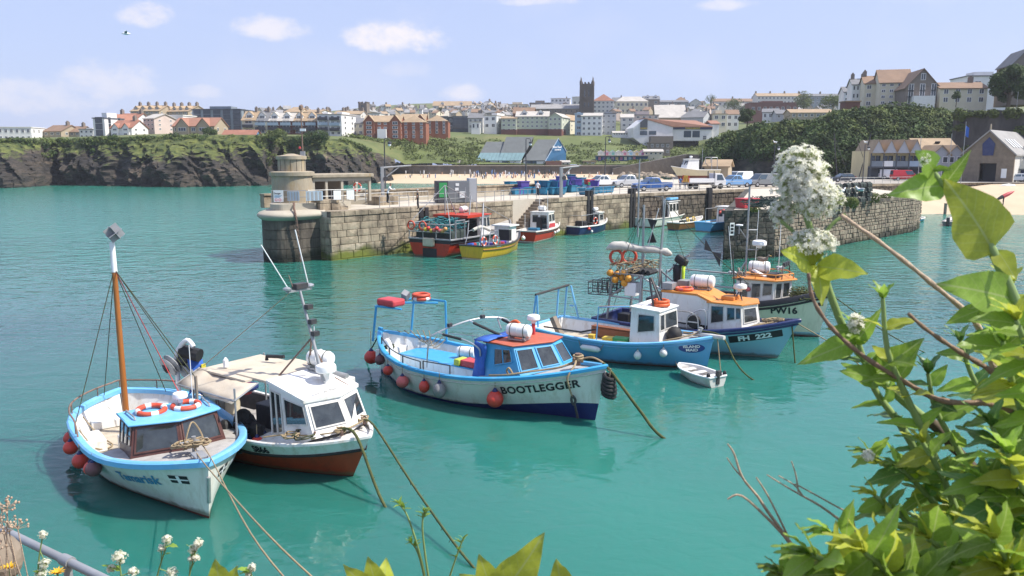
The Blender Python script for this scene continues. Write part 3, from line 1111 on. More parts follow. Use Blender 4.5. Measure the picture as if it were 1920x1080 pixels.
def rubble(pts,z0,z1,sz,seed,mat_,name,parent,depth=.12,slant=0.0):
 r=random.Random(seed)
 mb=MB()
 for a,b_ in zip(pts,pts[1:]):
  d=(b_-a).normalized()
  L=(b_-a).length
  nn=Vector((d.y,-d.x,0))
  z=z0
  while z<z1-.08:
   hh=min(r.uniform(.7,1.25)*sz*.72,z1-z)
   x=r.uniform(-1,0)*sz
   while x<L:
    w_=r.uniform(.6,1.7)*sz
    x0,x1=max(x,0),min(x+w_,L)
    if x1-x0>.06:
     j=lambda k=.02:r.uniform(-k,k)
     dp=depth*r.uniform(.55,1.2)
     g_=.018
     zz=[z+g_+j(),z+hh-g_+j()]
     base=[a+d*(x0+g_),a+d*(x1-g_)]
     f_=[]
     for(q,zi)in((0,0),(1,0),(1,1),(0,1)):
      sgn=(1 if q==0 else-1)*min(.05,(x1-x0)*.2)
      szn=(1 if zi==0 else-1)*min(.04,hh*.2)
      pb=base[q]-nn*.06
      pf=base[q]+d*(sgn+j())+nn*(dp-.06+j(.015))
      f_.append(((pb.x,pb.y,zz[zi]),(pf.x,pf.y,zz[zi]+szn)))
     mb.add([p[0]for p in f_]+[p[1]for p in f_],[(4,5,6,7)]+[(i,(i+1)%4,4+(i+1)%4,4+i)for i in range(4)])
    x+=w_
   z+=hh
 o=fastbuild(mb,name,mat_,parent)
 o['kind']='stuff'
 return o
link('wall_core',wall_core('wall_core',[PB,PC,PC2,PC3,Vector((84,141,0))],-1.2,QZ-.06,.45,'joint'),quay)
rubble([PB,PC,PC2,PC3,Vector((84,141,0))],-.3,QZ-.32,.85,21,'rubble_stone','rubble_stonework',quay)
cp=MB()
for a_,b_ in((PB,PC),(PC,PC2),(PC2,PC3),(PC3,Vector((84,141,0)))):
 d=(b_-a_).normalized()
 L=(b_-a_).length
 x=0
 while x<L-.05:
  x1=min(x+rnd.uniform(1.0,1.7),L)
  c_=a_+d*((x+x1)/2)+Vector((d.y,-d.x,0))*-.30
  cp.box((c_.x,c_.y,QZ-.18),(x1-x-.025,.84,.36+rnd.uniform(-.02,.02)),math.atan2(d.y,d.x))
  x=x1
cpo=cp.build('coping_course','quay_stone',quay)
cpo['kind']='stuff'
pw=root('parapet_wall','low stone parapet wall along the seaward edge of the quay','wall')
x=-1.0
while x<40.5:
 w_=rnd.choice((1.6,2.0,2.4))
 me=shared(('par',w_),lambda:MB().box((0,0,0),(w_-.03,.7,1.12)).mesh('stone_block','quay_stone'))
 link('stone_block',me,pw,Matrix.Translation(A(x+w_/2,-inner,QZ+.52))@Matrix.Rotation(math.atan2(dA.y,dA.x),4,'Z'),bevel=.03)
 me=shared(('parc',w_),lambda:MB().box((0,0,0),(w_-.02,.9,.16)).mesh('coping_stone','quay_stone'))
 link('coping_stone',me,pw,Matrix.Translation(A(x+w_/2,-inner,QZ+1.16))@Matrix.Rotation(math.atan2(dA.y,dA.x),4,'Z'))
 x+=w_
MB().box((0,0,0),(38,.5,.42),math.atan2(dA.y,dA.x)).build('ledge','concrete',pw,M=Matrix.Translation(A(20,-inner+.62,QZ+.19)))
head=root('stone_pier','rounded stone pier head streaked with dark stains','pier')
HP=catmull([(-16.2,69.7,0),(-17.2,68.6,0),(-18.2,67.55,0),(-19.4,66.95,0),(-20.6,67.25,0),(-21.4,68.4,0),(-21.85,70.8,0),(-21.7,74,0),(-20.8,77.2,0),(-18,79.5,0),(-12.5,81,0)],4)
hc=Vector((-18.6,73,0))
def ringpts(off,z):
 out=[]
 for i,p in enumerate(HP):
  a_=HP[max(i-1,0)]
  b_=HP[min(i+1,len(HP)-1)]
  d=(b_-a_).normalized()
  nn=Vector((-d.y,d.x,0))
  if nn.dot(p-hc)<0:
   nn=-nn
  q=p+nn*off
  out.append((q.x,q.y,z))
 return out
mb=MB()
mb.grid([ringpts(o_,z_)for o_,z_ in((-.08,-1.3),(-.08,3.52))])
mb.build('wall_core','joint',head,smooth=180)
arc=[Vector(p)for p in ringpts(0,0)]
cum=[0]
for a_,b_ in zip(arc,arc[1:]):
 cum.append(cum[-1]+(b_-a_).length)
def arcp(s_):
 s_=min(max(s_,0),cum[-1])
 for i in range(len(arc)-1):
  if s_<=cum[i+1]:
   return arc[i].lerp(arc[i+1],(s_-cum[i])/(cum[i+1]-cum[i]))
 return arc[-1]
z=-.5
r5=random.Random(5)
for ci in range(5):
 hh=.81
 s_=r5.uniform(-.6,0)
 while s_<13.5:
  w_=r5.uniform(1.1,1.9)
  a_,b_=arcp(s_),arcp(s_+w_)
  if(b_-a_).length>.3:
   d=(b_-a_).normalized()
   nn=Vector((-d.y,d.x,0))
   if nn.dot(a_-hc)<0:
    nn=-nn
   L=(b_-a_).length
   bk=MB()
   segs=4
   lo,hi=[],[]
   for k in range(segs+1):
    p=arcp(max(s_,0)+.012+(w_-.024)*k/segs)
    lo.append(p)
   rws=[]
   for off,zz in((-.1,.012),(.0,.03),(.0,hh-.03),(-.1,hh-.012)):
    rws.append([(p.x+nn.x*off,p.y+nn.y*off,z+zz)for p in lo])
   bk.grid(rws)
   bk.build('stone_block','pierhead_stone',head)
  s_+=w_
 z+=hh
lip=MB()
lip.grid([ringpts(o_,z_)for o_,z_ in((-.05,3.5),(.12,3.62),(.34,3.78),(.38,3.95),(.26,4.1),(-.25,4.28),(-.75,4.34))])
lip.build('lip','concrete',head,smooth=180)
up=[Vector(p)for p in ringpts(-.75,0)]
pl=prism_poly([Vector((p.x,p.y,0))for p in up]+[A(4.2,-8.8),A(4.0,-2.6),A(.9,-1.75)],4.0,4.86)
bm_obj(pl,'platform','concrete',head)
bm_obj(prism_poly([Vector(p)for p in ringpts(-.09,0)]+[A(3,-9),A(.2,-2.0)],-1.0,4.2),'filling','joint',head)
for k,(s0,s1,zz)in enumerate(((.15,1.25,.62),(1.27,2.2,.62),(.2,1.15,.3),(2.22,3.0,.34),(1.17,2.15,.3))):
 zb=QZ-.03 if zz>.5 or k==3 else QZ+.6
 MB().box((0,0,0),(s1-s0,1.5,zz-.02),math.atan2(dA.y,dA.x)).build('step_block','quay_stone',head,M=Matrix.Translation(A((s0+s1)/2,-2.45+.1*(k%2),zb+zz/2)),bevel=.04)
tw=root('lookout_tower','round concrete lookout tower stained with orange lichen','tower',TR((-19.45,71.4,4.86)))
TWR=1.78
MB().lathe([(TWR,-.1),(TWR,2.32)],28).build('wall','lichen',tw,smooth=40)
MB().lathe([(TWR+.02,2.3),(TWR+.16,2.32),(TWR+.17,2.64),(TWR-.1,2.7),(.5,2.74)],28).build('cornice','lichen',tw,smooth=40)
MB().lathe([(1.2,2.7),(1.2,3.75)],24).build('drum','lichen',tw,smooth=40)
MB().lathe([(1.21,3.72),(1.32,3.74),(1.32,4.02),(.95,4.06),(.5,4.16),(.3,4.22),(.05,4.23)],24).build('cap','lichen',tw,smooth=40)
for k in range(7):
 a_=R(-150+k*24)
 MB().box((1.2*math.cos(a_),1.2*math.sin(a_),3.22),(.03,.035,1.0),a_).build('joint_line','joint',tw)
mast=root('light_mast','slim pier light mast with red lantern on the lookout tower','mast',TR((-18.5,71.7,8.6)))
MB().tube([(0,0,-.4),(0,0,4.3)],[.075,.05],8).build('pole','rail_rust',mast)
MB().box((0,0,.3),(.4,.3,.8)).build('control_box','galv',mast)
MB().lathe([(.07,0),(.1,.03),(.1,.16),(.05,.2)],10,(-.22,-.1,.9)).build('red_lantern','bin_red',mast)
MB().tube([(0,0,.9),(-.22,-.1,.9)],.03,5).build('bracket','rail_rust',mast)
MB().lathe([(.1,0),(.17,.05),(.17,.35),(.06,.45)],10,(0,0,4.25)).build('lantern','rail_rust',mast)
MB().box((.1,0,2.55),(.5,.12,.22)).build('floodlight','plastic_white',mast)
sh=root('pier_shelter','open fronted concrete shelter beside the lookout tower','shelter',TR((-17.7,71.6,4.86),math.atan2(dA.y,dA.x)-.12))
MB().bx(-.2,6.0,-.35,3.2,2.1,2.42).build('roof','lichen',sh,bevel=.06)
MB().bx(0,5.8,-.1,.15,1.78,2.1).build('lintel','concrete',sh)
for x in(.05,1.3,2.85,4.3,5.7):
 MB().bx(x-.11,x+.11,-.08,.14,-.1,1.8).build('post','concrete',sh)
MB().bx(-.2,4.4,2.9,3.1,-.1,2.1).build('back_wall','stone_brown',sh)
MB().bx(0,4.2,2.2,2.75,0,.5).build('bench','trim_dark',sh)
rp=root('inner_pier','inner stone pier with dark shaded end and sunlit rubble side','pier')
RZ=4.25
K0=Vector((33.0,113.5,0))
rp_poly=[K1,K2,KE,Vector((50.5,99.0,0)),Vector((52.5,130,0)),Vector((38,117.5,0)),K0]
ctr=Vector((34,95,0))
inset=[p+(ctr-p).normalized()*.1 for p in rp_poly]
bm_obj(prism_poly(inset,-1.3,RZ-.3),'filling','joint',rp)
bm_obj(prism_poly([p+(ctr-p).normalized()*.35 for p in rp_poly],RZ-.4,RZ-.03),'top','quay_deck',rp)
lay_blocks(rp,K1,K2,-.4,[.55,.5,.52,.5,.48,.5,.52,.5,.48],.95,31,'shaded_pier_stone')
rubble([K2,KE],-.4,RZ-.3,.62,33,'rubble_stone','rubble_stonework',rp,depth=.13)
rubble([K0+(K1-K0)*0,K1],-.4,RZ-.3,.7,34,'shaded_pier_stone','rubble_stonework',rp)
rubble([KE,Vector((50.5,99.0,0))],-.4,RZ-.3,.6,35,'rubble_stone','rubble_stonework',rp)
for a_,b_,mt in((K1,K2,'shaded_pier_stone'),(K2,KE,'rubble_stone'),(K0,K1,'shaded_pier_stone')):
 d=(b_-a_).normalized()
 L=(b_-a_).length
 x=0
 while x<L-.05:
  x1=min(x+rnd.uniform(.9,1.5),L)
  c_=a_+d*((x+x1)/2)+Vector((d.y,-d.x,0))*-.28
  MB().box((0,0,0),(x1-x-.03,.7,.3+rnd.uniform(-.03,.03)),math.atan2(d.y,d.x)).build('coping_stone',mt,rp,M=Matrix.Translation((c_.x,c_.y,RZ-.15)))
  x=x1
RC=[(1310,300,268,205),(1340,250,262,200),(1380,205,244,200),(1420,192,232,196),(1470,186,226,192),(1530,182,222,190),(1570,180,204,190),(1640,178,200,190),(1700,178,196,192),(1760,180,206,190),(1800,178,208,186),(1900,170,212,182),(2100,165,200,180),(2400,160,190,178)]
rc=MB()
rows=[]
for i in range(20):
 v=i/19
 row=[]
 for k in range(110):
  px=lerp(1310,2400,k/109)
  Yf=interp(px,[(a,min(b_,205))for a,b_,c_,d_ in RC])
  yt=interp(px,[(a,c_)for a,b_,c_,d_ in RC])
  Yt=Yf+14
  top=D(px,yt,Yt)
  foot=D(px,300,Yf)
  if v<=.8:
   t=v/.8
   p=Vector((lerp(foot.x,top.x,t**2),lerp(foot.y,top.y,t**2),lerp(0,top.z,t)))
   p+=Vector((0,-1,0))*(fb(p,.12,4)*2.6+(1-abs(mnoise.noise(p*.09)))*2-1.4)*(0 if i==0 else 1)
  else:
   t=(v-.8)/.2
   p=top+Vector((top.x*.25,55,1.5))*t
  row.append(p)
 rows.append(row)
rc.grid(rows)
structure(fastbuild(rc,'wooded_cliff','cliff_rock'),'shaded rock face behind the harbour car park')
blobs,blobs2=[],[]
for k in range(720):
 px=rnd.uniform(1325,1800)if k<620 else rnd.uniform(1560,1790)
 Yf=interp(px,[(a,min(b_,205))for a,b_,c_,d_ in RC])
 yt=interp(px,[(a,c_)for a,b_,c_,d_ in RC])
 v=rnd.random()**.75
 if px<1540 and v<.42:
  continue
 top=D(px,yt,Yf+14)
 foot=D(px,300,Yf)
 p=Vector((lerp(foot.x,top.x,v*v),lerp(foot.y,top.y,v*v)-1.2,lerp(3.5,top.z-.8,v)))
 s_=rnd.uniform(.9,2.3)
 (blobs2 if rnd.random()<.3 and v>.6 else blobs).append((p,s_*1.25,s_,s_*.9))
tag(fastbuild(leafmass(blobs,42000,.36),'undergrowth','bush'),'dark ivy and bushes clothing the harbour cliff','bushes',kind='stuff')
tag(fastbuild(leafmass(blobs2,14000,.36),'undergrowth','bush_light'),'paler green bushes scattered over the harbour cliff','bushes',kind='stuff')
rw=MB()
pts=[D(1788,300,170),D(1850,300,166),D(1960,300,160),D(2150,300,150)]
tops=[206,207,216,226]
for i in range(3):
 a_,b_=pts[i],pts[i+1]
 za,zb=D(1788,tops[i],170).z,D(1788,tops[i+1],163).z
 q=[(a_.x,a_.y,3.6),(b_.x,b_.y,3.6),(b_.x,b_.y,zb),(a_.x,a_.y,za)]
 rw.add(q+[(x_,y_+1.5,z_)for x_,y_,z_ in q],[(0,1,2,3),(7,6,5,4),(3,2,6,7),(0,3,7,4),(1,5,6,2)])
tag(rw.build('retaining_wall','retaining'),'tall dark retaining wall behind the stone boathouse','wall')
bl=[]
for k in range(46):
 px=rnd.uniform(1790,1940)
 w=D(px,300,interp(px,[(1788,170),(1850,166),(1960,160)])-.3)
 bl.append(((w.x,w.y,rnd.choice((rnd.uniform(8,17),17.2,4.4))),rnd.uniform(.5,1.6),.4,rnd.uniform(.4,1.3)))
tag(fastbuild(leafmass(bl,5200,.26),'ivy','bush_light'),'ivy and weeds growing on the tall retaining wall','ivy',kind='stuff')
ap=MB().add([(70,137.2,4.205),(84,140.5,4.205),(150,141,4.205),(150,189,4.205),(60,189,4.205),(40,150,4.205),(52,133,4.205)],[tuple(range(7))])
structure(fastbuild(ap,'car_park','asphalt'),'sandy tarmac car park behind the quay')
# --- the town
def window_mesh(w,h,frame='trim_white',pane='pane_far',bars=1):
 key=('win',round(w,2),round(h,2),frame,pane,bars)
 def make():
  me=MB()
  me.bx(-w/2,w/2,-.07,.05,0,h)
  nf=len(me.f)
  t_=min(.11,w*.12)
  k=bars+1
  cw_=(w-t_*(k+1))/k
  for i in range(k):
   x0=-w/2+t_+i*(cw_+t_)
   me.bx(x0,x0+cw_,-.085,-.03,t_,h-t_)
  m_=me.mesh('window',frame)
  m_.materials.append(MAT[pane])
  for p_ in m_.polygons:
   p_.material_index=1 if p_.index>=nf else 0
  return m_
 return shared(key,make)
def gable_roof(w,d,h,e,axis,t=.22):
 mb=MB()
 if axis=='x':
  for s_ in(-1,1):
   y_e=d/2+s_*(d/2+e)
   q=[(-w/2-e,y_e,-e*h/(d/2)),(w/2+e,y_e,-e*h/(d/2)),(w/2+e,d/2,h),(-w/2-e,d/2,h)]
   mb.add(q+[(x,y,z-t)for x,y,z in q],[(0,1,2,3),(7,6,5,4),(0,4,5,1),(1,5,6,2),(3,7,4,0)])
 else:
  for s_ in(-1,1):
   x_e=s_*(w/2+e)
   q=[(x_e,-e,-e*h/(w/2)),(x_e,d+e,-e*h/(w/2)),(0,d+e,h),(0,-e,h)]
   mb.add(q+[(x,y,z-t)for x,y,z in q],[(0,1,2,3),(7,6,5,4),(0,4,5,1),(3,2,6,7),(0,3,7,4)])
 return mb
def hip_roof(w,d,h,e,k=.6):
 i=min(w,d)/2*k if w>=d else w/2*k
 if w>=d:
  a=max(w/2-d/2*k,.2)
  top=[(-a,d/2,h),(a,d/2,h)]
 else:
  a=max(d/2-w/2*k,.2)
  top=[(0,d/2-a,h),(0,d/2+a,h)]
 b4=[(-w/2-e,-e,0),(w/2+e,-e,0),(w/2+e,d+e,0),(-w/2-e,d+e,0)]
 vs=b4+top
 fs=[(0,1,5,4),(1,2,5),(2,3,4,5),(3,0,4),(3,2,1,0)]if w>=d else[(0,1,4),(1,2,5,4),(2,3,5),(3,0,4,5),(3,2,1,0)]
 return MB().add(vs,fs)
def bld(name,label,x0,x1,yb,ye,yr,Y,depth=9.0,rot=0.0,roof='x',wall='render_white',rmat='roof_slate',rows=3,cols=4,chim=0,frame='trim_white',group='town buildings',ww=None,wh=None,dorm=0,sub=6.0,side=True,gables=0,band=None,balc=0,cat='building'):
 c0=D((x0+x1)/2,yb,Y)
 w=(x1-x0)*Y/FPX
 h=D(x0,ye,Y).z-c0.z
 rh=max(D(x0,yr,Y+depth/2).z-D(x0,ye,Y).z,.1)
 o=root(name,label,cat,TR(c0,R(rot)),group)
 wl_=MB().bx(-w/2,w/2,0,depth,-sub,h)
 if roof=='x':
  wl_.add([(s_*w/2,y,z)for s_ in(-1,1)for y,z in((0,h),(depth,h),(depth/2,h+rh-.1))],[(0,1,2),(5,4,3)])
 elif roof=='y':
  wl_.add([(x,y,z)for y in(0,depth)for x,z in((-w/2,h),(w/2,h),(0,h+rh-.1))],[(0,1,2),(5,4,3)])
 wl_.build('wall',wall,o)
 e=.35
 if roof in 'xy':
  rf=gable_roof(w,depth,rh,e,roof).build('roof',rmat,o,M=Matrix.Translation((0,0,h+.1)))
 elif roof=='hip':
  rf=hip_roof(w,depth,rh,e).build('roof',rmat,o,M=Matrix.Translation((0,0,h)))
 else:
  rf=MB().bx(-w/2-.25,w/2+.25,-.25,depth+.2,h-.01,h+.3).build('roof',rmat,o)
  if rh>.5:
   MB().bx(-w*.22,w*.22,depth*.3,depth*.8,h+.3,h+rh).build('stair_head',wall,rf)
 for k in range(chim):
  x=(-w/2+.6+(w-1.2)*(k/max(chim-1,1)))if chim>1 else w*.3
  zc_=(h if roof=='f' else 0)+(rh if roof=='x' else rh*.5)
  MB().bx(x-.45,x+.45,depth/2-.7,depth/2+.7,zc_-1.2,zc_+1.3).bx(x-.2,x+.2,depth/2-.4,depth/2+.4,zc_+1.3,zc_+1.7).build('chimney','stone_brown',rf)
 if rows and cols:
  sh_=h/rows
  sw=w/cols
  W_,H_=ww or min(sw*.5,1.8),wh or min(sh_*.52,1.9)
  bars=1 if W_>1.0 else 0
  me=window_mesh(W_,H_,frame,'pane_far',bars)
  for r_ in range(rows):
   for c_ in range(cols):
    link('window',me,o,Matrix.Translation((-w/2+sw*(c_+.5),0,sh_*r_+sh_*.28)))
  if side and depth>5:
   ns=max(int(depth/4.5),1)
   for r_ in range(rows):
    for c_ in range(ns):
     link('window',window_mesh(min(W_,1.2),H_,frame),o,Matrix.Translation((w/2,depth*(c_+.5)/ns,sh_*r_+sh_*.28))@Matrix.Rotation(PI/2,4,'Z'))
 for k in range(dorm):
  x=-w/2+w*(k+.5)/dorm
  dw=min(w/dorm*.55,2.6)
  zz=h+rh*.12
  dm=root_part('dormer',o,(x,depth*.12,zz))
  MB().bx(-dw/2,dw/2,0,depth*.3,0,dw*.62).add([(-dw/2,0,dw*.62),(dw/2,0,dw*.62),(0,0,dw*1.1)],[(0,1,2)]).build('dormer_wall','trim_white' if wall!='stone_tan' else wall,dm)
  gable_roof(dw,depth*.35,dw*.5,.15,'y',.12).build('dormer_roof',rmat,dm,M=Matrix.Translation((0,0,dw*.62)))
  link('window',window_mesh(dw*.7,dw*.5,frame,'pane_far',2),dm,Matrix.Translation((0,-.01,dw*.08)))
 for k in range(gables):
  x=-w/2+w*(k+.5)/gables
  gw=w/gables*.62
  g_=root_part('front_gable',o,(x,-.5,0))
  MB().bx(-gw/2,gw/2,0,1.2,-sub,h).add([(-gw/2,0,h),(gw/2,0,h),(0,0,h+gw*.55)],[(0,1,2)]).build('gable_wall',wall,g_)
  gable_roof(gw,depth*.5,gw*.55,.22,'y',.16).build('gable_roof',rmat,g_,M=Matrix.Translation((0,0,h+.08)))
  for r_ in range(rows):
   link('window',window_mesh(gw*.6,h/rows*.5,frame,'pane_far',2),g_,Matrix.Translation((0,-.01,h/rows*(r_+.28))))
 if band:
  MB().bx(-w/2-.06,w/2+.06,-.1,depth*.5,-sub,h*band[0]).build('ground_storey',band[1],o)
 for k in range(balc):
  zz=h*(k+1)/(balc+1)
  b_=MB().bx(-w*.42,w*.42,-1.1,0,zz-.12,zz)
  b_.bx(-w*.42,w*.42,-1.1,-1.02,zz,zz+.95)
  b_.build('balcony','render_blue' if k%2 else 'trim_dark',o)
 return o
def root_part(name,parent,loc):
 o=bpy.data.objects.new(name,None)
 o.empty_display_size=.1
 col.objects.link(o)
 o.parent=parent
 o.location=loc
 return o
H_,A_='house','apartment_block'
G1,G2,G3='houses on the cliff top','seafront terrace','houses on the far skyline'
